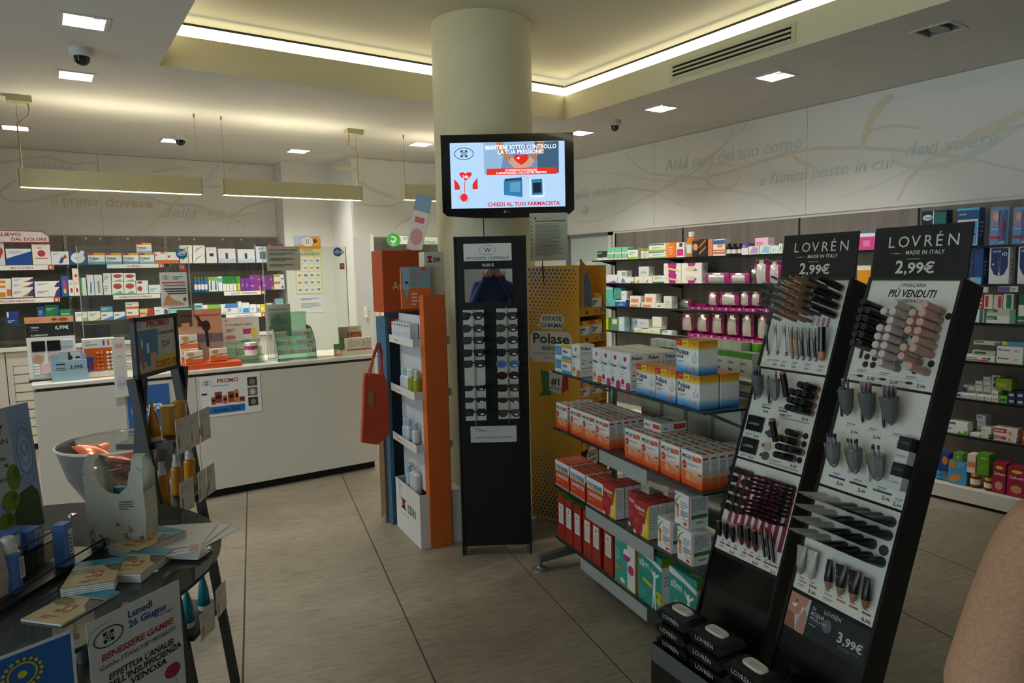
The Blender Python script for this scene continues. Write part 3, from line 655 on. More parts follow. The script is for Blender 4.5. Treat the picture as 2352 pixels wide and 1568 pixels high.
BK2b = [
  ('B', 1.637, 0.041, 1.455, 0.162, 'eef6f6;r 0 .6 1 .9 6fb8bc', 'slim white and teal carton', 0.00),
  ('B', 1.678, 0.034, 1.455, 0.162, 'f2f6f0;r 0 .5 1 1 1f8a3c', 'slim white and green carton', 0.00),
  ('B', 1.715, 0.035, 1.455, 0.160, 'f2f6f0;r 0 .5 1 1 1f8a3c', 'slim white and green carton', 0.00),
  ('B', 1.752, 0.035, 1.455, 0.160, 'f2f6f0;r 0 .5 1 1 1f8a3c', 'slim white and green carton', 0.00),
  ('B', 1.790, 0.035, 1.455, 0.159, 'f2f6f0;r 0 .5 1 1 1f8a3c', 'slim white and green carton', 0.00),
  ('B', 1.831, 0.033, 1.455, 0.161, 'd8d83a;r 0 .5 1 1 5aa832', 'slim yellow and green carton', 0.00),
  ('B', 1.874, 0.046, 1.455, 0.139, '7a3f9c;l .2 .3 .8 .6 2 c9a0d8', 'short purple carton', 0.00),
  ('B', 1.922, 0.046, 1.455, 0.137, '7a3f9c;l .2 .3 .8 .6 2 c9a0d8', 'short purple carton', 0.00),
  ('B', 2.011, 0.124, 1.455, 0.108, '8a3fa0;r .8 0 1 .4 e08a2a;l .1 .4 .6 .7 1 d9b0e4', 'flat purple carton with orange corner', 0.00),
  ('B', 2.146, 0.131, 1.455, 0.105, '8a3fa0;r .8 0 1 .4 e08a2a;l .1 .4 .6 .7 1 d9b0e4', 'flat purple carton with orange corner', 0.00),
  ('B', 2.006, 0.121, 1.563, 0.061, '8a3fa0;r .8 0 1 .4 e08a2a;l .1 .4 .6 .7 1 d9b0e4', 'flat purple carton in the upper layer', 0.00),
  ('B', 2.138, 0.129, 1.560, 0.062, '8a3fa0;r .8 0 1 .4 e08a2a;l .1 .4 .6 .7 1 d9b0e4', 'flat purple carton in the upper layer', 0.00),
  ('B', 2.277, 0.121, 1.455, 0.107, 'f4f2ee;r 0 .6 .6 .85 e0882a;r .7 .1 .9 .4 77c', 'flat white and orange carton', 0.00),
  ('B', 2.277, 0.118, 1.562, 0.064, 'f4f2ee;r 0 .6 .6 .85 e0882a;r .7 .1 .9 .4 77c', 'flat white carton topping a pile', 0.00),
]
BK3 = [
  ('B', -0.254, 0.103, 1.200, 0.070, '26418c;l .2 .3 .8 .7 2 c8d0e8', 'flat navy carton', 0.00),
  ('B', -0.241, 0.094, 1.270, 0.053, '26418c;r 0 0 .15 1 dfe3ee', 'flat navy carton with white end', 0.00),
  ('B', -0.018, 0.060, 1.200, 0.163, '24508c;l .2 .5 .8 .8 3 9ab4dc', 'navy carton', 0.00),
  ('B', 0.068, 0.113, 1.200, 0.100, '1f7a50;l .1 .3 .8 .7 2 a8d8c0;r .85 0 1 1 1f56a0', 'green carton with blue end', 0.00),
  ('B', 0.074, 0.113, 1.300, 0.075, '1f7a50;l .1 .3 .8 .7 2 a8d8c0;r .85 0 1 1 1f56a0', 'green carton with blue end, stacked', 0.00),
  ('B', 0.190, 0.109, 1.200, 0.124, '1f8a50;l .1 .4 .8 .8 2 b0e0c4;r .85 0 1 1 1f56a0', 'green carton beside the stacked pair', 0.00),
  ('B', 0.312, 0.104, 1.200, 0.092, 'f3f4ee;l .1 .55 .8 .85 2 779;r .6 0 1 .35 c8d040', 'white carton with lime corner', 0.00),
  ('B', 0.423, 0.110, 1.200, 0.092, 'f3f4ee;l .1 .55 .8 .85 2 779;p .5 0 1 0 1 .4 e0b040', 'white carton with yellow corner', 0.00),
  ('B', 0.536, 0.107, 1.200, 0.081, 'f1f4f6;l .1 .55 .8 .85 1 557;p 0 0 1 0 1 .5 4a90d0', 'white carton with blue wave', 0.00),
  ('B', 0.535, 0.108, 1.281, 0.057, '4f90a8;l .1 .4 .8 .8 2 d8e8ee', 'flat teal carton lying on another', 0.00),
  ('B', 0.647, 0.105, 1.200, 0.076, 'f1f4f6;l .1 .55 .8 .85 1 557;p 0 0 1 0 1 .5 3a68c0', 'white carton with deep blue wave', 0.00),
  ('B', 0.765, 0.115, 1.200, 0.102, 'f5f2ee;l .1 .55 .8 .85 1 557;r 0 0 1 .35 e07030', 'white carton with orange band', 0.00),
  ('B', 0.767, 0.121, 1.302, 0.071, 'f5f2ee;l .1 .55 .8 .85 1 557;r 0 0 1 .35 e07030', 'white and orange carton on its twin', 0.00),
  ('B', 0.896, 0.131, 1.200, 0.096, 'f0d8a0;p .4 0 1 0 1 1 .6 1 c23a28;r 0 .4 .4 .6 e08030', 'red and orange flame carton', 0.00),
  ('B', 1.037, 0.137, 1.200, 0.109, 'f4f2f6;e .8 .5 .15 .3 5a3fa8;p .5 0 1 0 1 .3 d8407c;l .1 .6 .6 .8 1 88a', 'white carton with violet sphere', 0.00),
  ('B', 1.159, 0.098, 1.200, 0.083, '8fdccc;l .2 .5 .8 .7 1 eafaf6', 'flat aqua carton', 0.00),
  ('B', 1.270, 0.116, 1.200, 0.082, '8fdccc;l .2 .5 .8 .7 1 eafaf6', 'flat aqua carton', 0.00),
]
BK3b = [
  ('B', 1.403, 0.074, 1.200, 0.128, 'f2f7f7;r 0 .6 .9 .9 2a9ab0;p .3 0 1 0 1 .3 3f8ad0', 'white carton with teal and blue waves', 0.00),
  ('B', 1.468, 0.045, 1.200, 0.109, 'f4f2f2;l .2 .3 .8 .6 2 c88', 'narrow white carton', 0.00),
  ('B', 1.558, 0.130, 1.200, 0.108, 'f4f7ee;r 0 .6 1 1 7cc23a;e .5 .35 .1 .12 3c8c3c', 'white carton with lime top', 0.00),
  ('B', 1.716, 0.180, 1.200, 0.111, 'eef3fa;p .2 .6 1 .6 1 1 .3 1 4a88d8;e .5 .4 .12 .15 d88ab0;l .1 .1 .5 .3 2 9ab', 'white carton with blue banner', 0.00),
  ('B', 1.830, 0.040, 1.200, 0.133, 'f2f4f8;r .2 .1 .8 .5 9ac4ea', 'slim white carton', 0.00),
  ('B', 1.892, 0.079, 1.200, 0.118, 'eaf2fa;r .1 .05 .9 .5 3f9ae0', 'white carton with bright blue panel', 0.00),
  ('B', 1.969, 0.068, 1.200, 0.097, 'f4f6f8;l .2 .3 .8 .7 2 8ab', 'small white carton', 0.00),
  ('B', 2.027, 0.039, 1.200, 0.092, 'eef2f8;r .2 .1 .8 .6 6f86b8', 'small white and blue carton', 0.00),
  ('B', 2.078, 0.057, 1.200, 0.092, 'f0d820;r .2 .3 .6 .6 fff', 'small yellow carton', 0.00),
  ('B', 2.162, 0.075, 1.200, 0.101, 'f6f6f6;r .7 0 1 1 e8609a', 'small white and pink carton', 0.00),
  ('B', 2.270, 0.088, 1.200, 0.148, 'eef4f6;r 0 .6 1 1 8fb8c8', 'white carton at the shelf end', 0.00),
]
RW1 = [
  ('B', 5.723, 0.159, 1.703, 0.099, '1f4a3c;r 0 0 1 .3 f2efe8;p 0 .3 .5 .2 1 .35 e0684a;t .05 .7 .22 fff NOVO', 'dark green carton with white base', 0.00),
  ('B', 5.592, 0.103, 1.703, 0.063, '7fd8b4;r 0 0 1 .3 f4efe8;p 0 .3 .5 .2 1 .35 e0684a', 'mint green carton', 0.00),
  ('B', 5.473, 0.113, 1.703, 0.061, '7fd8b4;r 0 0 1 .3 f4efe8;p 0 .3 .5 .2 1 .35 e0684a', 'mint green carton', 0.00),
  ('B', 5.368, 0.083, 1.703, 0.060, '7fd8b4;r 0 0 1 .3 f4efe8;p 0 .3 .5 .2 1 .35 e0684a', 'mint green carton', 0.00),
  ('B', 5.582, 0.105, 1.766, 0.068, '7fd8b4;r 0 0 1 .3 f4efe8;p 0 .3 .5 .2 1 .35 e0684a', 'mint green carton in the upper layer', 0.00),
  ('B', 5.471, 0.109, 1.764, 0.070, '7fd8b4;r 0 0 1 .3 f4efe8;p 0 .3 .5 .2 1 .35 e0684a', 'mint green carton in the upper layer', 0.00),
  ('B', 5.364, 0.088, 1.763, 0.068, '7fd8b4;r 0 0 1 .3 f4efe8;p 0 .3 .5 .2 1 .35 e0684a', 'mint green carton in the upper layer', 0.00),
  ('B', 5.246, 0.148, 1.703, 0.112, 'f3f6ee;r 0 0 1 .2 a8c838;r 0 .85 1 1 3c7858;l .15 .4 .8 .7 2 9a9', 'white carton with lime base', 0.00),
  ('j', 5.118, 0.062, 1.703, 0.101, 'eef0e8;9fb83a', 'white round tub with lime base', 0.00),
  ('j', 5.055, 0.058, 1.703, 0.099, 'eef0e8;9fb83a', 'white round tub with lime base', 0.00),
  ('B', 4.903, 0.232, 1.703, 0.067, 'f5f7ee;r 0 0 1 .2 9cc432;r 0 .8 .9 .95 2c6c48;l .2 .35 .8 .6 2 9ab', 'long white carton with green stripe', 0.00),
  ('B', 4.903, 0.232, 1.770, 0.076, 'f5f7ee;r 0 0 1 .2 9cc432;r 0 .8 .9 .95 2c6c48;l .2 .35 .8 .6 2 9ab', 'long white green-striped carton on its twin', 0.00),
  ('B', 4.720, 0.126, 1.703, 0.146, 'f08028;p 0 1 .3 1 .3 .5 .2 .4 .2 0 0 0 f0a060;l .3 .2 .7 .8 4 ffd8b0', 'bright orange carton', 0.00),
  ('B', 4.605, 0.098, 1.703, 0.141, 'f4f2f2;r .1 .1 .9 .55 d83a86;r .4 .7 .8 .95 2f4a48', 'white carton with pink panel', 0.00),
  ('b', 4.504, 0.093, 1.703, 0.233, 'e8892a;f4f0e8', 'tall amber bottle with white cap', 0.00),
  ('B', 4.417, 0.077, 1.703, 0.148, '2a2522;e .5 .6 .4 .22 e8a468', 'black carton with orange disc', 0.00),
  ('B', 4.334, 0.083, 1.703, 0.158, '2e2a28;p 0 .1 1 .5 1 .6 0 .2 e8843c;p 0 .5 1 .9 1 1 0 .6 e8843c', 'black carton with orange curves', 0.00),
  ('B', 4.253, 0.074, 1.703, 0.154, '2e2a28;r .3 0 1 1 e88a5c', 'black and salmon carton', 0.00),
  ('B', 4.147, 0.133, 1.703, 0.148, 'f6f4ee;r 0 .7 1 .95 3f68b4;r 0 .3 1 .36 d84a3c;r 0 .12 1 .24 e86a4c;e .6 .6 .25 .12 f0a040', 'white carton with blue and red bands', 0.00),
  ('b', 4.050, 0.050, 1.703, 0.105, '2a1c1a;151313', 'small black supplement bottle', 0.00),
  ('b', 3.992, 0.052, 1.703, 0.102, '2a1c1a;151313', 'small black supplement bottle', 0.00),
  ('b', 3.929, 0.051, 1.703, 0.101, '2a1c1a;151313', 'small black supplement bottle', 0.00),
  ('B', 3.866, 0.069, 1.703, 0.102, '6a4a9c;r 0 0 1 .6 f2eef6;l .2 .7 .8 .9 1 fff', 'white and violet carton', 0.00),
  ('B', 3.775, 0.109, 1.703, 0.071, 'e8f0c8;p .1 .2 .9 .1 .9 .8 .4 .9 c0a0e0', 'pastel lime and lilac carton', 0.00),
  ('B', 3.663, 0.101, 1.703, 0.072, 'f0f4d8;p .1 .2 .9 .1 .9 .8 .4 .9 8fc8f0', 'pastel cream and sky blue carton', 0.00),
  ('B', 3.701, 0.130, 1.775, 0.066, 'f0c8e0;r .1 .1 .6 .5 e890c0', 'pink carton lying on the pastel ones', 0.00),
  ('B', 3.573, 0.069, 1.703, 0.066, 'e8ecec;l .2 .3 .8 .7 2 9bc', 'pale grey carton', 0.00),
  ('B', 3.518, 0.032, 1.703, 0.081, 'f2f4ee;p .2 .1 .8 .5 .6 .9 7ab040', 'white and green carton', 0.00),
]
RW2 = [
  ('j', 5.686, 0.089, 1.455, 0.090, 'dfe4e4;c8d0d0', 'clear jar', 0.00),
  ('B', 5.562, 0.159, 1.455, 0.089, 'f2f0f6;p 0 0 1 0 .7 .3 8a6cc4', 'white carton with lilac foot', 0.00),
  ('B', 5.412, 0.141, 1.516, 0.071, 'eef4ec;r .5 .2 .9 .8 8cb89a', 'small white carton on top of another', 0.00),
  ('B', 5.354, 0.242, 1.455, 0.061, 'eef2f6;p .2 .1 .5 .1 .4 .7 .3 .9 6f8cd0;r .8 0 1 .3 6fa84a', 'white carton with blue flower', 0.00),
  ('B', 5.160, 0.126, 1.455, 0.067, 'f5f2ee;p .1 .1 .5 .1 .6 .6 e8964a', 'white and orange carton', 0.00),
  ('B', 5.033, 0.122, 1.455, 0.069, 'f5f2ee;p .1 .1 .5 .1 .6 .6 e8964a', 'white and orange carton', 0.00),
  ('B', 5.091, 0.143, 1.524, 0.100, 'e6e6e4;r .2 .3 .8 .5 b8bcc0', 'pale grey carton resting on others', 0.00),
  ('B', 4.887, 0.152, 1.455, 0.075, 'f2f4ee;r 0 0 1 .2 2c7850;e .25 .65 .15 .2 e8d040;l .4 .6 .9 .8 2 7a9', 'white carton with dark green base', 0.00),
  ('B', 4.703, 0.216, 1.455, 0.090, 'f5f2ec;p .3 0 .7 0 .75 1 .25 1 b42a88;p .1 .5 .9 .2 .95 .35 .15 .65 e8d8a0', 'white carton with magenta panel and breadsticks', 0.00),
  ('B', 4.464, 0.246, 1.455, 0.090, 'f5f2ec;p .35 0 .65 0 .7 .3 .3 .3 b42a88;e .45 .55 .25 .25 e4dcb4;t .62 .35 .35 222 ok', 'white carton with crispbread picture', 0.00),
  ('B', 4.706, 0.222, 1.545, 0.103, 'f5f2ec;p .3 0 .7 0 .75 1 .25 1 b42a88;p .1 .5 .9 .2 .95 .35 .15 .65 e8d8a0', 'magenta-panel carton in the upper layer', 0.00),
  ('B', 4.464, 0.245, 1.545, 0.102, 'f5f2ec;p .35 .7 .65 .7 .7 1 .3 1 b42a88;e .45 .45 .25 .25 e4dcb4;t .62 .25 .35 222 ok', 'crispbread carton in the upper layer', 0.00),
  ('g', 4.187, 0.273, 1.455, 0.095, 'd8d8d8;a82a7c', 'silver and magenta foil bag lying flat', 0.00),
  ('g', 3.944, 0.213, 1.455, 0.088, 'dcdcdc;a82a7c', 'silver foil bag leaning on the pile', 0.00),
  ('g', 3.833, 0.154, 1.455, 0.146, 'dcdcdc;8a1c5c', 'silver foil bag standing in the pile', 0.10),
  ('g', 3.711, 0.137, 1.455, 0.202, 'e4e4e4;8a1c5c', 'tallest crumpled silver foil bag', 0.00),
  ('g', 3.582, 0.120, 1.455, 0.189, 'dcdcdc;a82a7c', 'silver foil bag at the pile end', 0.00),
]
RW3 = [
  ('B', 5.704, 0.127, 1.208, 0.075, '5fc4b4;e .2 .3 .12 .12 d84a88', 'teal carton', 0.00),
  ('B', 5.577, 0.120, 1.208, 0.078, '5fc4b4;e .2 .3 .12 .12 d84a88', 'teal carton', 0.00),
  ('B', 5.649, 0.196, 1.286, 0.123, '5fc4b4;r 0 .85 1 1 eef4f2;e .2 .3 .12 .12 d84a88', 'teal carton in the upper layer', 0.00),
  ('B', 5.480, 0.114, 1.286, 0.119, '4fa8a0;e .3 .3 .14 .12 d84a88', 'darker teal carton in the upper layer', 0.00),
  ('B', 5.432, 0.162, 1.208, 0.068, '2f6cb8;r 0 .75 1 1 e8eef6;p .1 .1 .8 .2 .6 .6 7fb0e0', 'blue and white carton', 0.00),
  ('B', 5.381, 0.083, 1.276, 0.098, 'f0f1f2;l .2 .5 .7 .65 2 667', 'small white carton on the blue one', 0.00),
  ('B', 5.222, 0.148, 1.208, 0.042, 'f5f0ea;r .1 .1 .8 .6 f0945c', 'white and salmon carton', 0.00),
  ('B', 5.213, 0.158, 1.250, 0.073, 'f5f0ea;r .1 .1 .8 .6 f0945c', 'white and salmon carton in the upper layer', 0.00),
  ('B', 5.028, 0.199, 1.208, 0.049, 'f5f0ea;r .1 .1 .7 .6 f0945c', 'wider white and salmon carton', 0.00),
  ('B', 5.002, 0.153, 1.257, 0.089, 'f5f0ea;r .1 .1 .7 .6 f0945c', 'salmon carton in the upper layer', 0.00),
  ('B', 4.873, 0.105, 1.208, 0.048, 'eef2ee;r .2 .2 .7 .6 8fb89a', 'small white and sage carton', 0.00),
  ('B', 4.764, 0.106, 1.208, 0.119, 'e2e4d8;l .2 .3 .8 .7 3 aaa', 'ivory carton', 0.00),
  ('g', 4.676, 0.221, 1.208, 0.087, 'd8d4d4;b43a80', 'silver and magenta pouch leaning low', 0.10),
  ('t', 4.421, 0.158, 1.208, 0.044, 'a8247c;t .3 .25 .6 fff K;r .75 .15 .85 .85 e8c8dc;r .05 .1 .2 .4 c84a9c', 'magenta tray with white letter', 0.00),
  ('t', 4.260, 0.152, 1.208, 0.046, 'a8247c;t .3 .25 .6 fff K;r .75 .15 .85 .85 e8c8dc;r .05 .1 .2 .4 c84a9c', 'magenta tray with white letter', 0.00),
  ('t', 4.106, 0.146, 1.208, 0.048, 'a8247c;t .3 .25 .6 fff K;r .75 .15 .85 .85 e8c8dc;r .05 .1 .2 .4 c84a9c', 'magenta tray with white letter', 0.00),
  ('t', 3.959, 0.140, 1.208, 0.050, 'a8247c;t .3 .25 .6 fff K;r .75 .15 .85 .85 e8c8dc;r .05 .1 .2 .4 c84a9c', 'magenta tray with white letter', 0.00),
  ('t', 3.816, 0.135, 1.208, 0.052, 'a8247c;t .3 .25 .6 fff K;r .75 .15 .85 .85 e8c8dc;r .05 .1 .2 .4 c84a9c', 'magenta tray with white letter', 0.00),
  ('t', 3.680, 0.130, 1.208, 0.054, 'a8247c;t .3 .25 .6 fff K;r .75 .15 .85 .85 e8c8dc;r .05 .1 .2 .4 c84a9c', 'magenta tray with white letter', 0.00),
  ('g', 4.229, 0.119, 1.254, 0.120, 'ded8dc;8a1c5c', 'grey pouch with magenta sides standing behind trays', 0.00),
  ('g', 4.050, 0.214, 1.258, 0.116, 'e2e2e2;9c2a6c', 'crumpled silver bag behind the trays', 0.00),
  ('g', 3.877, 0.108, 1.260, 0.122, 'ded8dc;8a1c5c', 'grey pouch with magenta sides, upright', 0.00),
  ('g', 3.762, 0.110, 1.262, 0.120, 'ded8dc;8a1c5c', 'grey pouch with magenta sides, near the stand', 0.00),
  ('g', 3.647, 0.107, 1.208, 0.118, 'e0dcdc;a82a7c', 'silver bag beside the cosmetics stand', 0.10),
]
RW4 = [
  ('B', 5.695, 0.122, 0.947, 0.052, 'b8e02a;r .4 .2 .9 .8 e8d820', 'lime and yellow carton', 0.00),
  ('B', 5.694, 0.122, 0.999, 0.079, 'b8e02a;r .4 .2 .9 .8 e8d820', 'lime and yellow carton on its twin', 0.00),
  ('B', 5.526, 0.123, 0.947, 0.135, '5f8c6c;r .2 .5 .8 .9 cfe0d4', 'sage green carton', 0.00),
  ('B', 5.420, 0.088, 0.947, 0.148, 'bfe0ea;l .2 .5 .8 .8 3 fff', 'tall pale blue carton', 0.00),
  ('B', 5.330, 0.187, 0.947, 0.049, 'bfe6ec;e .5 .5 .25 .25 e8f6f8;r 0 .8 1 1 eef4f6', 'pale aqua carton', 0.10),
  ('B', 5.298, 0.165, 0.996, 0.086, 'bfe6ec;e .5 .5 .25 .25 8fc4d8', 'pale aqua carton in the upper layer', 0.10),
  ('B', 5.135, 0.189, 0.947, 0.043, 'f2f4e8;r 0 0 1 .2 b8d048;l .2 .4 .8 .7 2 aab', 'white carton with lime base', 0.00),
  ('B', 4.954, 0.168, 0.947, 0.050, 'f2f4e8;r 0 0 1 .2 b8d048;l .2 .4 .8 .7 2 aab', 'white carton with lime base', 0.00),
  ('B', 5.102, 0.161, 0.997, 0.089, 'd4dcdc;l .2 .4 .8 .7 2 9aa', 'grey-white carton in the upper layer', 0.00),
  ('B', 4.909, 0.128, 0.997, 0.121, 'eceee0;r 0 .1 1 .2 b8d048', 'white carton lying on the lime-based ones', 0.00),
  ('B', 4.776, 0.129, 0.947, 0.040, 'eef2f0;r 0 .6 .6 1 5fb8b0', 'white and teal carton', 0.00),
  ('t', 4.427, 0.159, 0.947, 0.058, 'a8247c;t .3 .25 .6 fff K;r .75 .15 .85 .85 e8c8dc;r .05 .1 .2 .4 c84a9c', 'magenta tray with white letter', 0.00),
  ('t', 4.266, 0.152, 0.947, 0.052, 'a8247c;t .3 .25 .6 fff K;r .75 .15 .85 .85 e8c8dc;r .05 .1 .2 .4 c84a9c', 'magenta tray with white letter', 0.00),
  ('t', 4.111, 0.146, 0.947, 0.047, 'a8247c;t .3 .25 .6 fff K;r .75 .15 .85 .85 e8c8dc;r .05 .1 .2 .4 c84a9c', 'magenta tray with white letter', 0.00),
  ('t', 3.962, 0.141, 0.947, 0.042, 'a8247c;t .3 .25 .6 fff K;r .75 .15 .85 .85 e8c8dc;r .05 .1 .2 .4 c84a9c', 'magenta tray with white letter', 0.00),
  ('t', 3.819, 0.135, 0.947, 0.037, 'a8247c;t .3 .25 .6 fff K;r .75 .15 .85 .85 e8c8dc;r .05 .1 .2 .4 c84a9c', 'magenta tray with white letter', 0.00),
  ('t', 3.682, 0.130, 0.947, 0.033, 'a8247c;t .3 .25 .6 fff K;r .75 .15 .85 .85 e8c8dc;r .05 .1 .2 .4 c84a9c', 'magenta tray with white letter', 0.00),
  ('g', 4.530, 0.157, 1.005, 0.156, 'd8d2cc;8a1c5c', 'grey and magenta pouch standing', 0.00),
  ('g', 4.348, 0.150, 1.005, 0.163, 'd8d2cc;8a1c5c', 'grey and magenta pouch standing', 0.00),
  ('g', 4.175, 0.143, 0.999, 0.176, 'd8d2cc;8a1c5c', 'grey and magenta pouch standing', 0.00),
  ('g', 4.009, 0.137, 0.994, 0.187, 'd8d2cc;8a1c5c', 'grey and magenta pouch standing', 0.00),
  ('g', 3.850, 0.131, 0.989, 0.198, 'd8d2cc;8a1c5c', 'grey and magenta pouch standing', 0.00),
  ('g', 3.693, 0.116, 0.980, 0.213, 'd8d2cc;8a1c5c', 'grey and magenta pouch standing', 0.00),
]
RX1 = [
  ('B', 2.377, 0.166, 1.703, 0.257, '16224c;e .25 .82 .2 .08 e8eef4;r .5 .3 .98 .95 2a7a6c;e .75 .5 .22 .12 8fd8e8;r .46 .2 .5 1 e8eef4;t .14 .79 .07 16224c Oral-B', 'navy and green toothbrush-head carton behind the sign', 0.10),
  ('B', 2.120, 0.135, 1.703, 0.249, '2a5a9c;r .05 .02 .95 .7 eef2f6;r .5 .05 .92 .65 4fb0d8;e .75 .3 .12 .03 335;r 0 .94 1 1 5fd0f0;t .1 .82 .06 fff Oral-B', 'tall blue and white irrigator carton', 0.00),
  ('l', 1.937, 0.106, 1.703, 0.240, '6fa8dc;r .03 .16 .6 .24 c8305c;r .05 .5 .55 .9 b89ac0;e .3 .75 .14 .12 e8c8b0;t .1 .4 .07 eef Oral-B;e .75 .5 .12 .16 d8447c;r .66 .05 .88 .4 4fb8dc', 'blister pack with pink child toothbrush, farther one', 0.00),
  ('l', 1.813, 0.101, 1.703, 0.229, '6fa8dc;r .03 .16 .6 .24 c8305c;r .05 .5 .55 .9 b89ac0;e .3 .75 .14 .12 e8c8b0;t .1 .4 .07 eef Oral-B', 'blister pack with pink child toothbrush, nearer one', 0.00),
  ('B', 2.795, 0.127, 1.703, 0.130, 'e84a98;r 0 .75 1 1 eef0f6;r .3 .2 .7 .55 f08ac0;r 0 .95 1 1 3f78c0', 'pink and white carton seen between the black signs', 0.00),
]
RX2 = [
  ('B', 2.060, 0.084, 1.455, 0.235, '1c4a8c;r .1 0 .9 .18 7fc8ec;r .28 .2 .36 .9 15203c;r .1 .58 .4 .6 d84a4c;e .3 .15 .1 .03 e8e040', 'dark blue toothbrush carton beside the sign', 0.00),
  ('B', 1.927, 0.115, 1.455, 0.240, 'eef0f2;p .08 .95 .92 .95 .92 .45 .75 .25 .5 .2 .25 .25 .08 .45 26387c;r .46 .1 .54 .72 e8eaee;r .47 .3 .53 .75 1a2040;t .15 .84 .07 fff Oral-B;t .62 .75 .12 fff iO;e .2 .52 .05 .03 dde', 'white and navy electric toothbrush carton', 0.00),
  ('B', 1.770, 0.110, 1.455, 0.238, 'eef0f2;p .08 .95 .92 .95 .92 .45 .75 .25 .5 .2 .25 .25 .08 .45 26387c;t .15 .84 .07 fff Oral-B', 'white and navy toothbrush carton at the picture edge', 0.00),
  ('B', 2.808, 0.104, 1.455, 0.134, 'e8a020;r 0 .75 1 1 f2ead8', 'orange and white carton between the stands', 0.00),
]
RX3 = [
  ('B', 2.027, 0.053, 1.200, 0.045, 'eef2f0;r .5 0 .9 1 2a7c70', 'white and teal toothpaste carton', 0.00),
  ('B', 2.026, 0.052, 1.245, 0.045, 'eef2f0;r .5 0 .9 1 2a7c70', 'white and teal toothpaste carton in the upper layer', 0.00),
  ('B', 1.904, 0.165, 1.200, 0.050, 'eef0ee;p .02 .5 .4 .5 .35 .95 .02 .95 2a7c60;t .05 .6 .28 e8f0ea elmex;r .8 0 1 1 6fa890', 'long white toothpaste carton with green flag', 0.00),
  ('B', 1.904, 0.163, 1.250, 0.044, 'c8ccb8;p .02 .5 .4 .5 .35 .95 .02 .95 2a7c60;t .05 .6 .28 e8f0ea elmex;r .8 0 1 1 6fa890', 'long grey-green toothpaste carton on top', 0.00),
  ('B', 2.021, 0.030, 1.290, 0.095, 'c03a34;l .2 .1 .8 .9 3 f0d8d4', 'red upright toothpaste carton', 0.00),
  ('B', 1.978, 0.051, 1.294, 0.092, 'e8e4e0;r .1 .1 .5 .9 c03a34', 'white and red upright toothpaste carton', 0.00),
  ('B', 1.924, 0.050, 1.294, 0.091, 'e0dcd8;r .5 .1 .9 .9 c03a34', 'white upright carton with red lettering strip', 0.00),
  ('B', 1.866, 0.058, 1.294, 0.097, 'e4e8e0;r .3 .05 .8 .95 2a7c5c', 'white and green upright toothpaste carton', 0.00),
  ('B', 1.783, 0.068, 1.200, 0.054, '1f6c54;t .1 .35 .4 dfe8e0 elmex', 'green toothpaste carton at the edge', 0.00),
  ('B', 1.776, 0.067, 1.254, 0.138, '1f6c54;r 0 0 1 .5 e8ece8', 'green and white carton at the edge', 0.00),
]
RX4 = [
  ('B', 2.015, 0.177, 0.947, 0.039, 'f2efee;r 0 .1 .8 .25 c02a34;t .06 .42 .35 2a3a68 parodontax;e .82 .5 .05 .25 3a8a4c;r .6 .4 .75 .6 c02a34', 'long white and red toothpaste carton', 0.00),
  ('B', 1.839, 0.159, 0.947, 0.053, 'eef0f0;t .05 .5 .32 223 Biorepair;r .92 0 1 1 3aa88c;l .6 .4 .85 .7 2 c99', 'white toothpaste carton with teal end', 0.00),
  ('B', 1.837, 0.158, 1.000, 0.057, 'eef0f0;t .05 .5 .32 223 Biorepair;r .92 0 1 1 3aa88c;l .6 .4 .85 .7 2 c99', 'white toothpaste carton with teal end, stacked', 0.00),
  ('B', 1.976, 0.155, 1.057, 0.025, 'c8ccc4;r .05 .5 .4 .85 2a6c48;e .9 .4 .12 .4 6a5aa8', 'grey toothpaste carton with violet swirl', 0.00),
  ('B', 1.992, 0.134, 0.986, 0.032, 'c0c4bc;r .1 .3 .6 .8 2a6c48', 'flat grey-green carton', 0.00),
  ('B', 1.817, 0.147, 1.057, 0.030, '5fa0c0;r 0 .3 .2 1 e8d028', 'blue carton with yellow corner', 0.00),
]
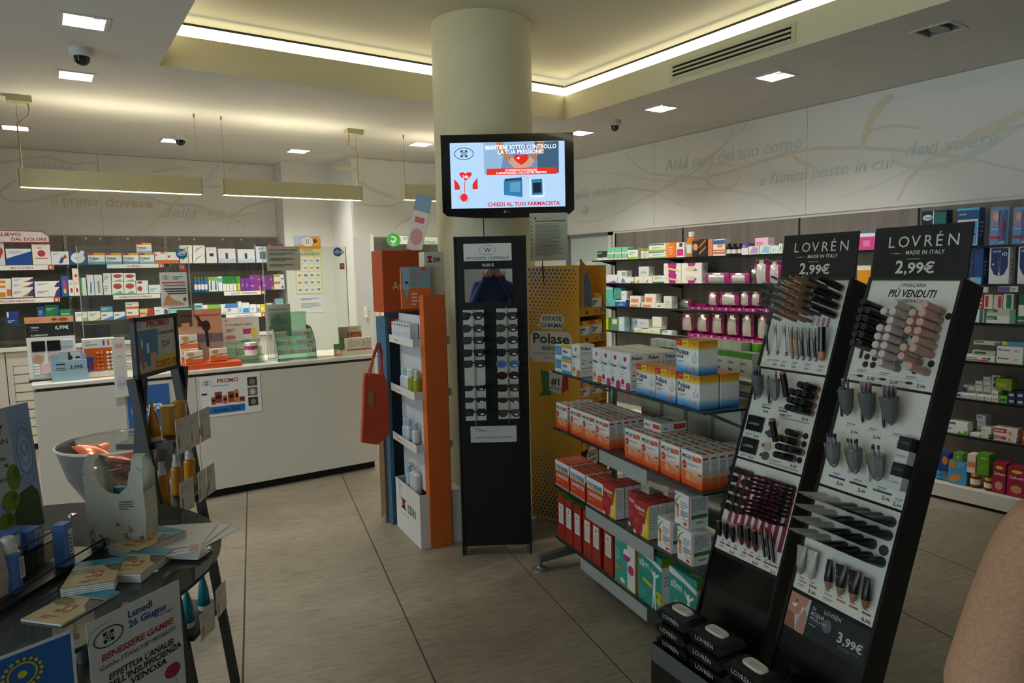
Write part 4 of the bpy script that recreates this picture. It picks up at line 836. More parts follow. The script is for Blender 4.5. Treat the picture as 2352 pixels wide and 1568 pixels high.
RX5 = [
  ('B', 2.130, 0.029, 0.690, 0.028, 'e4e8f0;r 0 .2 .9 .8 2f52b0', 'small white and blue box end', 0.00),
  ('B', 2.131, 0.027, 0.690, 0.074, 'e4e8f0;r 0 .2 .9 .8 2f52b0', 'small white and blue box end, stacked', 0.10),
  ('B', 2.092, 0.040, 0.690, 0.027, 'eceeee;r .1 .35 .9 .6 a8acb4;l .15 .1 .8 .25 1 778', 'white box end, first column, first layer', 0.00),
  ('B', 2.094, 0.040, 0.690, 0.069, 'eceeee;r .1 .35 .9 .6 a8acb4;l .15 .1 .8 .25 1 778', 'white box end, first column, second layer', 0.10),
  ('B', 2.048, 0.044, 0.690, 0.032, 'eceeee;r .1 .35 .9 .6 a8acb4;l .15 .1 .8 .25 1 778', 'white box end, second column, first layer', 0.00),
  ('B', 2.049, 0.044, 0.690, 0.068, 'eceeee;r .1 .35 .9 .6 a8acb4;l .15 .1 .8 .25 1 778', 'white box end, second column, second layer', 0.10),
  ('B', 2.051, 0.044, 0.758, 0.040, 'eceeee;r .1 .35 .9 .6 a8acb4;l .15 .1 .8 .25 1 778', 'white box end, second column, third layer', 0.10),
  ('B', 1.999, 0.044, 0.690, 0.031, 'eceeee;r .1 .35 .9 .6 a8acb4;l .15 .1 .8 .25 1 778', 'white box end, third column, first layer', 0.00),
  ('B', 2.001, 0.044, 0.690, 0.068, 'eceeee;r .1 .35 .9 .6 a8acb4;l .15 .1 .8 .25 1 778', 'white box end, third column, second layer', 0.10),
  ('B', 2.002, 0.044, 0.758, 0.035, 'eceeee;r .1 .35 .9 .6 a8acb4;l .15 .1 .8 .25 1 778', 'white box end, third column, third layer', 0.10),
  ('B', 2.004, 0.044, 0.793, 0.039, 'eceeee;r .1 .35 .9 .6 a8acb4;l .15 .1 .8 .25 1 778', 'white box end, third column, fourth layer', 0.10),
  ('B', 1.955, 0.038, 0.690, 0.031, 'eceeee;r .1 .35 .9 .6 a8acb4;l .15 .1 .8 .25 1 778', 'white box end, fourth column, first layer', 0.00),
  ('B', 1.957, 0.038, 0.690, 0.065, 'eceeee;r .1 .35 .9 .6 a8acb4;l .15 .1 .8 .25 1 778', 'white box end, fourth column, second layer', 0.10),
  ('B', 1.914, 0.038, 0.690, 0.034, 'eceeee;r .1 .35 .9 .6 a8acb4;l .15 .1 .8 .25 1 778', 'white box end, fifth column, first layer', 0.00),
  ('B', 1.916, 0.038, 0.724, 0.034, 'eceeee;r .1 .35 .9 .6 a8acb4;l .15 .1 .8 .25 1 778', 'white box end, fifth column, second layer', 0.00),
  ('B', 1.869, 0.047, 0.690, 0.043, '7cc43a;r .2 .3 .9 .6 2a5a9c', 'lime green box end', 0.00),
  ('B', 1.821, 0.044, 0.690, 0.041, '22305c;r .2 .2 .8 .6 c8cede', 'navy box end', 0.00),
  ('B', 1.773, 0.046, 0.690, 0.043, '22305c;r .2 .2 .8 .6 c8cede', 'navy box end', 0.00),
  ('B', 1.823, 0.045, 0.731, 0.041, '22305c;r .2 .2 .8 .6 c8cede', 'navy box end, upper layer', 0.00),
  ('B', 1.775, 0.046, 0.733, 0.043, '22305c;r .2 .2 .8 .6 c8cede', 'navy box end, upper layer', 0.00),
  ('B', 1.949, 0.056, 0.755, 0.095, 'd4d6d4;e .5 .7 .3 .2 223;e .5 .3 .3 .2 223', 'white carton with two dark ovals', 0.10),
  ('B', 1.870, 0.094, 0.772, 0.074, '7a9a2c;r .1 .3 .7 .6 9ab84a', 'olive green carton at the back', 0.00),
]
RX6 = [
  ('B', 2.131, 0.133, 0.440, 0.050, 'eef2ee;p .5 0 1 0 1 .5 .7 .6 5fb83a;t .02 .5 .4 223 pair;e .75 .4 .1 .25 cfe', 'white toothpaste carton with green wave', 0.00),
  ('B', 2.128, 0.123, 0.490, 0.032, 'eef1f4;r .1 .3 .4 .8 4a6cb8', 'flat white and blue carton on top', 0.00),
  ('B', 2.023, 0.056, 0.440, 0.021, 'eef0f0;l .1 .4 .8 .7 1 88a', 'white box end, bottom of the pile', 0.00),
  ('B', 2.024, 0.054, 0.440, 0.052, 'eef0f0;l .1 .4 .8 .7 1 88a', 'white box end, second of the pile', 0.10),
  ('B', 2.024, 0.055, 0.492, 0.038, 'eef0f0;r 0 .6 1 .9 c8d4e4', 'white box end, third of the pile', 0.10),
  ('B', 2.028, 0.057, 0.530, 0.041, 'eef0f4;e .4 .6 .3 .2 7aa8e0', 'white and sky blue box topping the pile', 0.10),
  ('B', 1.963, 0.047, 0.440, 0.032, 'e4e6dc;l .1 .4 .8 .7 1 9a9', 'ivory box end', 0.00),
  ('B', 1.955, 0.057, 0.472, 0.041, 'e4e6dc;l .1 .4 .8 .7 1 9a9', 'ivory box end, stacked', 0.00),
  ('B', 1.847, 0.130, 0.440, 0.037, 'ece8e6;r .02 .3 .55 .85 c8443c;t .06 .45 .4 f4e8e6 elmex;p .6 .2 .8 .2 .7 .7 e08a5c', 'white and red toothpaste carton', 0.00),
  ('B', 1.845, 0.134, 0.477, 0.052, 'ece8e6;r .02 .3 .55 .85 c8443c;t .06 .45 .4 f4e8e6 elmex;p .6 .2 .8 .2 .7 .7 e08a5c', 'white and red toothpaste carton, stacked', 0.00),
  ('B', 1.715, 0.079, 0.440, 0.089, 'c8443c;l .1 .4 .8 .7 1 fdd', 'red carton at the picture edge', 0.00),
]
RX7 = [
  ('g', 2.200, 0.111, 0.115, 0.072, '3a9cd4;e8a838', 'blue snack bag with orange blob', 0.00),
  ('B', 2.084, 0.114, 0.115, 0.159, '3f9ed0;e .45 .3 .28 .12 e08a3c;e .3 .18 .2 .1 e08a3c;r .05 .65 .4 .95 e08a3c;l .5 .7 .9 .95 4 8fd0f0', 'blue carton with orange letter shape', 0.00),
  ('j', 1.985, 0.062, 0.115, 0.096, '6c2c18;d8a840', 'dark jam jar with gold lid', 0.00),
  ('j', 1.904, 0.056, 0.115, 0.083, '6c2c18;d8a840', 'dark jam jar with gold lid, nearer one', 0.00),
  ('B', 2.178, 0.074, 0.187, 0.121, '22408c;e .7 .6 .25 .25 e08030', 'navy carton with orange sun', 0.00),
  ('B', 2.085, 0.058, 0.274, 0.052, '5f9a3a;e .5 .5 .2 .2 8fc05a', 'green carton standing behind', 0.00),
  ('B', 2.002, 0.051, 0.211, 0.124, 'e8dcc8;r 0 .3 1 .6 d88a5c', 'cream and orange carton standing behind', 0.00),
  ('B', 1.934, 0.071, 0.211, 0.141, '5f9a2c;e .5 .8 .25 .06 9ac85a;l .2 .2 .8 .5 3 7ab44a', 'leaf green carton standing behind', 0.00),
  ('B', 1.839, 0.074, 0.115, 0.197, 'a01c44;e .5 .85 .3 .06 e8c838;e .5 .25 .3 .14 c8946c;t .1 .6 .13 f4d0dc Gallette', 'magenta biscuit carton with yellow badge', 0.00),
  ('B', 1.743, 0.103, 0.115, 0.189, 'a01c44;e .5 .85 .3 .06 e8c838;e .5 .25 .3 .14 c8946c;t .1 .6 .13 f4d0dc Gallette', 'magenta biscuit carton with yellow badge, nearest', 0.00),
]
SM1 = [
  ('j', 3.077, 0.085, 1.697, 0.116, 'f2f0ee;c23a3c', 'white and red lidded tub', 0.00),
  ('B', 3.003, 0.041, 1.697, 0.097, 'e8e8e6;l .2 .3 .8 .7 2 aaa', 'narrow pale carton', 0.00),
]
SM2 = [
  ('j', 3.107, 0.069, 1.411, 0.113, 'e8ecec;2a3440', 'white tub with dark lid', 0.00),
  ('b', 3.055, 0.018, 1.411, 0.137, 'd8dcdc;b8b8b8', 'thin white tube', 0.00),
]
SM3 = [
  ('j', 3.057, 0.061, 1.134, 0.120, 'd8d2b0;c8b878', 'small cream jar with gold lid', 0.00),
  ('j', 3.123, 0.061, 1.134, 0.117, 'd8d2b0;c8b878', 'small cream jar with gold lid', 0.00),
  ('B', 2.957, 0.052, 1.134, 0.118, 'e4e2dc;l .2 .3 .8 .7 2 bbb', 'small pale carton', 0.00),
]
SM4 = [
  ('j', 3.036, 0.055, 0.853, 0.123, 'd8d2b0;c8b878', 'small cream jar with gold lid', 0.00),
  ('j', 3.097, 0.056, 0.853, 0.119, 'd8d2b0;c8b878', 'small cream jar with gold lid', 0.00),
  ('j', 3.158, 0.053, 0.853, 0.115, 'd8d2b0;c8b878', 'small cream jar with gold lid', 0.00),
]
# ------------------------------------------------------------------ wall shelving
def on_back(p, d): return (p, 8.13 + d)
def on_right(p, d): return (5.08 + d, p)
def on_side(p, d): return (p, 7.16 + d)
STRIP = C('a9aba8', .35, .6)
t = thing('shelving_unit', 'grey wood back-wall shelving with glass shelves behind the counter', 'shelving', (0, YB, 0))
for x0, x1 in ((-1.6, -.68), (-.68, .237), (.237, 1.153), (1.153, 2.355)):
    B().box(x0 + .004, x1 - .004, -.014, -.001, .05, 2.06, WOOD).obj('back_panel', t)
for x in (-.68, .237, 1.153, 2.345):
    b = B(); b.box(x - .012, x + .012, -.03, -.014, .3, 2.06, STRIP)
    for k in range(34): b.box(x - .003, x + .003, -.0305, -.029, .36 + k * .05, .385 + k * .05, C('2a2a2a'))
    b.obj('upright', t)
for z in (1.765, 1.455, 1.20, .99):
    B().box(-1.6, 2.34, -.31, -.015, z - .012, z - .001, GLASS).obj('glass_shelf', t)
    B().box(-1.6, 2.34, -.313, -.31, z - .012, z - .001, GLASSE).obj('shelf_edge', t)
    for x in (-.68, .237, 1.153, 2.33): B().box(x - .008, x + .008, -.29, -.03, z - .03, z - .012, STRIP).obj('bracket', t)
for x in (.1, .42, .55, .8, 1.3, 1.45, 1.75, 1.95): B().lathe([(.011, 0), (.011, .004)], C('e8e6e0', .3), 10, Matrix.Translation((x, -.0145, 2.035)) @ Matrix.Rotation(pi / 2, 4, 'X')).obj('screw_cap', t)
# base units below the back shelves
for k, (x0, x1) in enumerate(((-1.35, -.325), (-.32, .28), (.285, 1.0), (1.005, 1.72), (1.725, 2.35))):
    u = thing('base_cabinet', ['white base cabinet at the picture edge behind the counter', 'white drawer cabinet seen beside the counter end', 'white base cabinet behind the cosmetics displays', 'white base cabinet behind the middle of the counter', 'white base cabinet next to the white pier'][k], 'cabinet', (x0, 7.95, 0), 0, 'base cabinets behind the counter')
    w = x1 - x0; B().box(0, w, .02, .15, .06, .955, C('c9c6bd', .5)).obj('body', u)
    if k == 1:
        B().box(0, w, -.0, .019, .82, .952, C('cbc8bf', .5)).obj('drawer', u)
        for j in range(9): B().box(.05, w, .0, .019, .815 - (j + 1) * .085 + .012, .815 - j * .085, C('d3d0c8', .45)).obj('drawer', u)
        B().box(0.0, .046, .0, .019, .04, .82, C('cbc8bf', .5)).obj('side_post', u)
    else: B().box(.004, w - .004, 0, .019, .07, .952, C('cbc8bf', .5)).obj('door', u)
tag(B().box(-1.35, 2.35, 7.93, 8.10, .957, .985, C('dedbd2', .4)).obj('worktop'), 'pale worktop running under the glass shelves behind the counter', 'worktop')
goods(BK1 + BK1b, on_back, 0, 'top shelf behind the counter', 'goods on the top back shelf')
goods(BK2 + BK2b, on_back, 0, 'second shelf behind the counter', 'goods on the second back shelf')
goods(BK3 + BK3b, on_back, 0, 'third shelf behind the counter', 'goods on the third back shelf')
# shelf signs
def strip_sign(x0, x1, z, txt, lb, h=.045, y=8.104, col='f4efec', tc='b4453e', edge=True):
    w = x1 - x0; b = B(); b.rbox(0, w, 0, .003, 0, h, C(col), .0008); F = Fr((0, 0, 0), (1, 0, 0), (0, 0, 1))
    b.text(F, txt, w * .47, h * .3, h * .52, C(tc), 2, 'c', 1, min(w * .78, sum(glyph(c, 1)[2] for c in txt) * h * .52))
    if edge: b.rect(F, w - .05, .001, w - .004, h - .001, C('c4523e'), 2).disc(F, w - .027, h / 2, .012, .012, 'f2ddd4', 3)
    tag(b.obj('shelf_sign', None, (x0, y, z)), lb, 'sign', 'text strips on the back shelves')
strip_sign(-.36, .12, 1.716, 'MAL DI SCHIENA', 'white and red shelf strip reading MAL DI SCHIENA')
strip_sign(.567, 1.085, 1.722, 'SALI MINERALI', 'white shelf strip reading SALI MINERALI', .04)
strip_sign(-.6, .145, 1.402, 'DOLORI ARTICOLARI E MUSCOLARI', 'white and red shelf strip reading DOLORI ARTICOLARI E MUSCOLARI')
strip_sign(.6, 1.03, 1.405, 'GAMBE STANCHE E PESANTI', 'white shelf strip reading GAMBE STANCHE E PESANTI', .045, tc='a8487c', edge=False)
strip_sign(1.665, 2.11, 1.405, 'ALLERGIE - RAFFREDDORE', 'white and pink shelf strip reading ALLERGIE - RAFFREDDORE', .045, tc='a8487c')
strip_sign(1.67, 2.1, 1.152, 'OCCHI ARROSSATI', 'white and pink shelf strip reading OCCHI ARROSSATI', .045, tc='b4607c')
b = B(); b.prism([(-.5, 0), (.155, 0), (.155, .06), (.10, .11), (-.5, .125)], 0, .006, C('b94a40'), Matrix.Rotation(pi / 2, 4, 'X')).prism([(-.5, .008), (.147, .008), (.147, .057), (.096, .102), (-.5, .117)], .006, .0075, C('efe8e4'), Matrix.Rotation(pi / 2, 4, 'X'))
F = Fr((0, -.0078, 0), (1, 0, 0), (0, 0, 1)); b.text(F, 'SOLLIEVO', -.33, .062, .042, C('b0443c'), 2, 'l', 1, .26).text(F, 'DAL DOLORE', -.15, .018, .042, C('b0443c'), 2, 'l', 1, .28)
tag(b.obj('shelf_header', None, (-.05, 8.12, 1.976)), 'white and red header board reading SOLLIEVO DAL DOLORE', 'sign')
# shelving beside the pier
t = thing('shelving_unit', 'glass-shelved wall unit under the green stomach sign beside the pier', 'shelving', (3.0, YC, 0))
B().box(.0, 2.34, -.014, -.001, .05, 2.02, WOOD).obj('back_panel', t)
b = B(); b.box(-.04, -.0, -.42, -.001, .0, 2.03, C('c7c9c7', .4, .3))
for k in range(38): b.box(-.0005, .0005, -.405, -.395, .1 + k * .05, .125 + k * .05, C('333'))
b.obj('side_post', t)
for z in (1.697, 1.411, 1.134, .853):
    B().prism([(0, -.02), (0, -.27), (.12, -.32), (.5, -.33), (1.2, -.33), (1.2, -.02)], z - .012, z - .001, GLASS).obj('glass_shelf', t)
    B().prism([(0, -.27), (.12, -.32), (.5, -.33), (1.2, -.33), (1.2, -.333), (.5, -.333), (.12, -.323), (0, -.273)], z - .014, z - .001, C('c2c8c4', .2, .5)).obj('shelf_edge', t)
B().box(0, 2.3, -.38, -.02, .06, .62, C('b9b4a8', .5)).obj('base_box', t)
for i, (r_, nm) in enumerate(((SM1, 'top'), (SM2, 'second'), (SM3, 'third'), (SM4, 'bottom'))): goods(r_, on_side, 0, nm + ' shelf under the green stomach sign', 'jars beside the orange stand')
b = B(); b.prism([(.05, 0), (.62, .0), (.64, .05), (.61, .095), (.1, .11), (.05, .1)], 0, .006, C('3f9a5c'), Matrix.Rotation(pi / 2, 4, 'X')).prism([(.06, .007), (.614, .007), (.63, .05), (.603, .088), (.1, .102), (.06, .094)], .006, .0072, C('eef2ea'), Matrix.Rotation(pi / 2, 4, 'X'))
F = Fr((0, -.0074, 0), (1, 0, 0), (0, 0, 1)); b.disc(F, .03, .05, .085, .075, '3fae4c', 3, 22).ring(F, .02, .06, .04, .035, .016, C('f2f6f0'), 4, 18, -2.6, 2.2).stroke(F, [(.05, .03), (.01, .018), (.05, .005), (.005, -.005)], .012, C('f2f6f0'), 4)
b.text(F, 'STOMACO', .15, .056, .042, C('5c9c78'), 3, 'l', 1, .26).text(F, 'INTESTINO', .28, .012, .04, C('5c9c78'), 3, 'l', 1, .28)
tag(b.obj('shelf_header', None, (3.27, 7.2, 1.93)), 'white and green header board reading STOMACO INTESTINO', 'sign')
# long shelving on the right wall
t = thing('shelving_unit', 'long grey wood wall shelving with dark glass shelves', 'shelving', (XR, 0, 0))
ys = [-2.4, -.35, .62, 1.59, 2.556, 3.523, 4.809, 5.79]
for i in range(7): B().box(-.014, -.001, ys[i] + .004, ys[i + 1] - .004, .1, 2.0, WOOD).obj('back_panel', t)
for y in ys[1:]:
    B().box(-.022, -.013, y - .006, y + .006, .12, 2.0, C('1c1c1c', .5)).obj('upright', t)
for z in (1.703, 1.455, 1.208 - .004, .947, .69, .44):
    B().box(-.30, -.015, -2.4, 5.86, z - .014, z - .001, clear('dark_shelf_glass', '9fb0a8', .1, .04)).obj('glass_shelf', t)
    B().box(-.303, -.30, -2.4, 5.86, z - .016, z - .001, C('141a18', .2)).obj('shelf_edge', t)
    for y in ys[1:]: B().hexa([(-.03, y - .004, z - .06), (-.015, y - .004, z - .06), (-.015, y + .004, z - .06), (-.03, y + .004, z - .06), (-.25, y - .004, z - .0145), (-.015, y - .004, z - .0145), (-.015, y + .004, z - .0145), (-.25, y + .004, z - .0145)], C('232323', .5)).obj('bracket', t)
B().box(-.42, -.015, -2.4, 5.3, .022, .112, C('d8d6cc', .45)).obj('base_plinth', t)
B().box(-.40, -.02, -2.4, 5.3, .0, .022, C('191815', .8)).obj('toe_recess', t)
RNM = ['top', 'second', 'third', 'fourth', 'fifth', 'sixth', 'bottom']
for i, (a, c) in enumerate(((RW1, RX1), (RW2, RX2), (RW3, RX3), (RW4, RX4), ([], RX5), ([], RX6), ([], RX7))):
    sh = RNM[i] + ' shelf of the long wall'
    if a: goods(a, on_right, -pi / 2, sh + (' near the glass door' if i > 3 else ''), 'goods on the %s long shelf' % RNM[i])
    goods(c, (lambda p, d: (5.0 + d, p)) if i == 6 else on_right, -pi / 2, sh, 'goods on the %s long shelf' % RNM[i])
for (y, w, z, c) in ((1.985, .03, 1.40, 'e8eaf0'), (1.86, .11, 1.405, '6a5aa8')):
    b = B(); b.rbox(-w / 2, w / 2, 0, .003, 0, .035, C('eceef2'), .0008); F = Fr((-w / 2, 0, 0), (1, 0, 0), (0, 0, 1))
    b.rect(F, .002, .002, w * .6, .033, c, 1).lines(F, w * .65, .005, w * .95, .03, 3, '667', 2)
    tag(b.obj('price_tag', None, (5.05, y, z), -pi / 2), 'white price tag under the toothbrush shelf' if w < .1 else 'white and violet price tag under the toothbrush shelf', 'price tag')
# ------------------------------------------------------------------ counter
def card(w, h, style, t=.003, back='e6e4de'):
    p = style.split(';'); b = B(); b.rbox(-w / 2, w / 2, 0, t, 0, h, C(back), min(.0006, t * .3))
    F = Fr((-w / 2, 0, 0), (1, 0, 0), (0, 0, 1)); b.rect(F, .0007, .0007, w - .0007, h - .0007, C(p[0]), .5); draw(b, F, w, h, p[1:]); return b
def logo(b, F, x, y, r, m=None, l=3):
    """pharmacy emblem: oval ring round a square cross-shaped knot"""
    m = m or C('2c3c38'); b.ring(F, x, y, r, r * .62, r * .07, m, l)
    q = r * .36
    for sx in (-1, 1):
        for sy in (-1, 1): b.rect(F, x + sx * q * .65 - q * .32, y + sy * q * .65 - q * .32, x + sx * q * .65 + q * .32, y + sy * q * .65 + q * .32, m, l)
    for k in range(4):
        a = k * pi / 2; b.rect(F, x + cos(a) * q * .75 - q * .12, y + sin(a) * q * .75 - q * .12, x + cos(a) * q * .75 + q * .12, y + sin(a) * q * .75 + q * .12, m, l)
    b.ring(F, x, y, q * .42, q * .42, q * .16, m, l, 12)
CW = C('d5d0c5', .4)
t = thing('counter', 'long white pharmacy counter with a pale top', 'counter', (0, 5.3, 0))
for x0, x1 in ((-.09, .418), (.421, .86), (.863, 2.22)): B().box(x0, x1, 0, .02, .062, .902, CW).obj('front_panel', t)
B().box(-.085, 2.215, .02, .6, .062, .902, C('bfbab0', .5)).obj('body', t)
B().box(-.07, 2.2, .04, .58, .0, .062, C('14120f', .8)).obj('toe_recess', t)
B().box(-.075, 2.205, .012, .59, .902, .922, C('3d3527', .7)).obj('shadow_gap', t)  # shade of the gap coloured in as a dark brown strip
B().rbox(-.095, 2.272, -.006, .65, .922, .95, C('e6e2d6', .3, coat=.2), .003).obj('top', t)
CT = .9502
def tilt(o, a):
    o.rotation_euler.x = -a; return o
# notices fixed to the counter front
b = card(.42, .30, 'eceaea', .004, 'c9c8c6'); F = Fr((-.21, 0, 0), (1, 0, 0), (0, 0, 1))
b.text(F, 'PROMO', .19, .245, .042, C('bf3a3a'), 3, 'c', 1).lines(F, .08, .222, .30, .234, 1, '8a8a8a', 3); logo(b, F, .045, .25, .032)
for i, (x, y, w, h, c) in enumerate(((.07, .09, .028, .055, 'b85a3c'), (.095, .1, .05, .08, 'a8442c'), (.15, .09, .03, .06, 'c06a3c'), (.185, .095, .045, .08, 'b04c30'), (.232, .09, .028, .095, 'd88a30'), (.262, .09, .04, .04, 'b85a3c'))):
    b.rect(F, x, y, x + w, y + h, c, 3).disc(F, x + w / 2, y + h * .55, w * .42, h * .2, '2c2826', 4, 12)
b.rect(F, .045, .022, .30, .075, '2a78b8', 3).text(F, 'Sconto 25%', .172, .035, .04, C('16324c'), 4, 'c', 1)
for k in range(3): b.rect(F, .325, .2 - k * .075, .395, .265 - k * .075, ('4a4644', '76706c', '3a3634')[k], 3).disc(F, .36, .23 - k * .075, .02, .022, ('8a807a', 'c8c0ba', '8c8682')[k], 4)
b.rect(F, .008, .165, .045, .178, '222', 3)
tag(b.obj('promo_poster', None, (1.095, 5.2955, .6), 0), 'white PROMO poster with Sconto 25% on the counter front', 'poster')
b = card(.262, .335, '3a68b0', .006, 'aab0b6'); F = Fr((-.131, 0, 0), (1, 0, 0), (0, 0, 1))
b.text(F, 'paga', .02, .165, .08, C('eef2f8'), 3, 'l', 1, .2).shape(F, [(.12, .15), (.12, .085), (.137, .1), (.15, .07), (.163, .077), (.15, .107), (.172, .11)], C('eef2f8'), 3).rect(F, .0, .01, .262, .016, C('e6ebf2'), 3)
o = tag(b.obj('payment_sign', None, (.555, 5.2935, .545), 0), 'blue sign with a white arrow on the counter front', 'sign')
b = card(.076, .40, 'dedcd8;r .2 .82 .85 .9 d8a8a8;r .3 .66 .75 .7 e0b8b0;r .1 .5 .9 .505 aaa;r .1 .44 .9 .445 aaa;e .5 .24 .4 .12 c8c8d8;t .14 .2 .06 b87a90 12,90', .02)
tag(b.obj('offer_card', None, (.40, 5.27, .82), .1), 'narrow white offer card hanging past the counter edge beside the ladder rack', 'card')
# clear screens standing on the counter
for x0, x1, lb in ((.216, .905, 'clear plastic screen on the counter with a notice of 26 Giugno'), (1.43, 2.10, 'clear plastic screen on the counter before the white pier')):
    t = thing('plastic_screen', lb, 'screen', (x0, 5.52, CT))
    B().box(0, x1 - x0, 0, .005, .012, .885, clear('acrylic_sheet', 'f6faf8', .025, .02)).obj('sheet', t)
    for x in (0, x1 - x0):
        B().box(x - .0025, x + .0025, -.001, .006, .012, .885, clear('acrylic_edge', 'e8f4f0', .55, .1)).obj('sheet_edge', t)
    for x in (.03, x1 - x0 - .03): B().box(x - .02, x + .02, -.05, .06, 0, .012, C('d8dcda', .2)).lathe([(.014, 0), (.014, .008)], C('dfe3e1', .2), 12, Matrix.Translation((x, -.0005, .84)) @ Matrix.Rotation(pi / 2, 4, 'X')).obj('foot', t)
b = card(.178, .255, 'dcdad2'); F = Fr((-.089, 0, 0), (1, 0, 0), (0, 0, 1)); logo(b, F, .04, .22, .026)
b.lines(F, .085, .205, .16, .235, 2, '5a78b0', 3).rect(F, .012, .178, .165, .188, 'c0584a', 3).rect(F, .02, .158, .165, .165, '6a6a6a', 3)
for k in range(3): b.rect(F, .02 + k * .012, .132 - k * .017, .17, .141 - k * .017, '3c3c3c', 3)
b.shape(F, [(.01, .02), (.03, .08), (.05, .095), (.08, .06), (.15, .03), (.15, .018)], C('c8906c'), 3).disc(F, .155, .06, .012, .014, 'a83a4a', 3)
tag(b.obj('notice_sheet', None, (.795, 5.516, 1.393)), 'paper notice with crossed legs taped to the clear screen', 'notice')
b = card(.26, .187, 'c9c6b0'); F = Fr((-.13, 0, 0), (1, 0, 0), (0, 0, 1))
b.text(F, 'Informazioni alla gentile clientela', .13, .155, .016, C('333'), 3, 'c', 1, .21).lines(F, .02, .12, .24, .142, 3, '66645a', 3).lines(F, .02, .075, .24, .1, 3, '55534a', 3).lines(F, .02, .03, .24, .055, 3, '66645a', 3, seed=3)
tag(b.obj('notice_sheet', None, (1.59, 5.516, 1.648)), 'cream printed notice taped to the clear screen', 'notice')
for x, z, lb in ((.86, 1.745, 'blue round contactless sticker above the leg notice'), (2.03, 1.757, 'blue round contactless sticker at the screen edge')):
    b = B(); b.lathe([(.037, 0), (.037, .001)], C('2f78b8'), 24, Matrix.Translation((0, 0, .035)) @ Matrix.Rotation(pi / 2, 4, 'X')); F = Fr((0, -.0011, .035), (1, 0, 0), (0, 0, 1))
    b.disc(F, 0, -.002, .026, .014, 'e8eef4', 2).text(F, 'paga', 0, -.008, .02, C('2f78b8'), 3, 'c', 1).lines(F, -.018, .016, .018, .024, 1, 'c8daea', 2)
    tag(b.obj('sticker', None, (x, 5.5185, z)), lb, 'sticker')
for x, z, lb in ((.86, 1.655, 'small red price sticker under the blue round sticker'), (2.062, 1.65, 'small red square sticker on the right screen')):
    b = card(.04, .05, 'c8463c;r .2 .3 .8 .75 f0dcd4;r .3 .4 .7 .6 b8544a', .001); tag(b.obj('sticker', None, (x, 5.518, z)), lb, 'sticker')
# posters on the pier
b = card(.318, .68, 'f0dfa0', .002); F = Fr((-.159, 0, 0), (1, 0, 0), (0, 0, 1))
b.rect(F, .0, .53, .318, .68, 'b8c8e8', 2).shape(F, [(0, .53), (.318, .53), (.318, .62), (.2, .56), (.1, .58), (0, .57)], C('d8921f'), 3).disc(F, .25, .62, .06, .055, 'e8a02c', 4).disc(F, .25, .62, .025, .025, '6c3c1c', 5).disc(F, .16, .612, .066, .052, 'f2f4f2', 6); logo(b, F, .16, .612, .05, None, 7)
b.text(F, 'PREZZI', .16, .497, .042, C('6c9c94'), 7, 'c', 1).text(F, 'TRASPARENTI', .16, .455, .042, C('5c8c90'), 7, 'c', 1, .28)
cols = ['8a94a8', '7fb0d0', 'b8c0c8', '4a90c8', 'c8806c', '4aa0c8', '8a98a8', 'd89a4c', 'e0a040', '5a6a98', 'b87a7c', '8ab0c8', '9ac0d8', 'b0b8b0', 'c8a8a8', 'a8707c']
for r_ in range(5):
    for c_ in range(4): x = .014 + c_ * .074; z = .02 + r_ * .085; b.rect(F, x, z, x + .066, z + .075, 'f6f4ee', 3).rect(F, x + .015, z + .02, x + .05, z + .045, cols[(r_ * 4 + c_) % 16], 4)
tag(b.obj('price_poster', None, (2.62, YB2 - .0035, 1.388)), 'sunflower poster reading PREZZI TRASPARENTI on the white pier', 'poster')
b = card(.30, .212, 'eceef4', .002); F = Fr((-.15, 0, 0), (1, 0, 0), (0, 0, 1)); b.lines(F, .03, .15, .27, .18, 2, '8a8a9c', 3).lines(F, .03, .06, .27, .12, 4, '9a9aac', 3)
tag(b.obj('notice_sheet', None, (2.63, YB2 - .0035, 1.17)), 'white printed sheet under the sunflower poster', 'notice')
# --- displays standing on the counter
t = thing('makeup_display', 'black and peach tabletop makeup display priced 6,99', 'display', (.03, 5.5, CT), 0)
tilt(pack(.27, .025, .275, 'e6e4de', None, '', False).obj('tester_panel', t, (0, 0, .012)), .08)
b = B(); F = Fr((-.135, -.0005, .0), (1, 0, 0), (0, 0, 1))
for k in range(2): b.rbox(-.11 + k * .085, -.035 + k * .085, -.006, 0, .18, .25, C('15151a', .2), .003)
b.rbox(.055, .12, -.006, 0, .2, .25, C('a9b8c0', .3), .003)
for k, c in enumerate(('c8906c', 'd8a090', 'd8bc9c')): b.lathe([(.03, 0), (.03, .006)], C(c), 20, Matrix.Translation((-.08 + k * .085, 0, .135)) @ Matrix.Rotation(pi / 2, 4, 'X'), 1, .85)
for k in range(4): b.rbox(-.105, -.075, -.008, 0, .03 + k * .018, .042 + k * .018, C('f4f2ee', .2), .002)
b.rbox(-.07, -.015, -.005, 0, .03, .1, C('e0c0b8'), .002)
tilt(b.obj('testers', t, (0, -.002, .012)), .08)
b = card(.272, .15, '2b2c2b;r 0 .72 1 1 f0a878;t .1 .5 .11 e8e8e4 TERRA;t .1 .16 .1 e8e8e4 ILLUMINANTE;l .1 .4 .4 .46 1 999;l .1 .06 .45 .12 1 999;t .6 .42 .22 fff 6,99€;e .78 .86 .1 .07 8c5c48;e .6 .87 .06 .05 7a4c3c;t .1 .8 .09 d88a60 LOVREN'); tilt(b.obj('header_card', t, (0, .032, .27)), .05)
B().rbox(-.14, .14, -.03, .12, 0, .012, BLACK, .002).obj('base', t)
t = thing('wipes_display', 'pale blue counter box with an eye picture priced 3,99', 'display', (.118, 5.355, CT), .03)
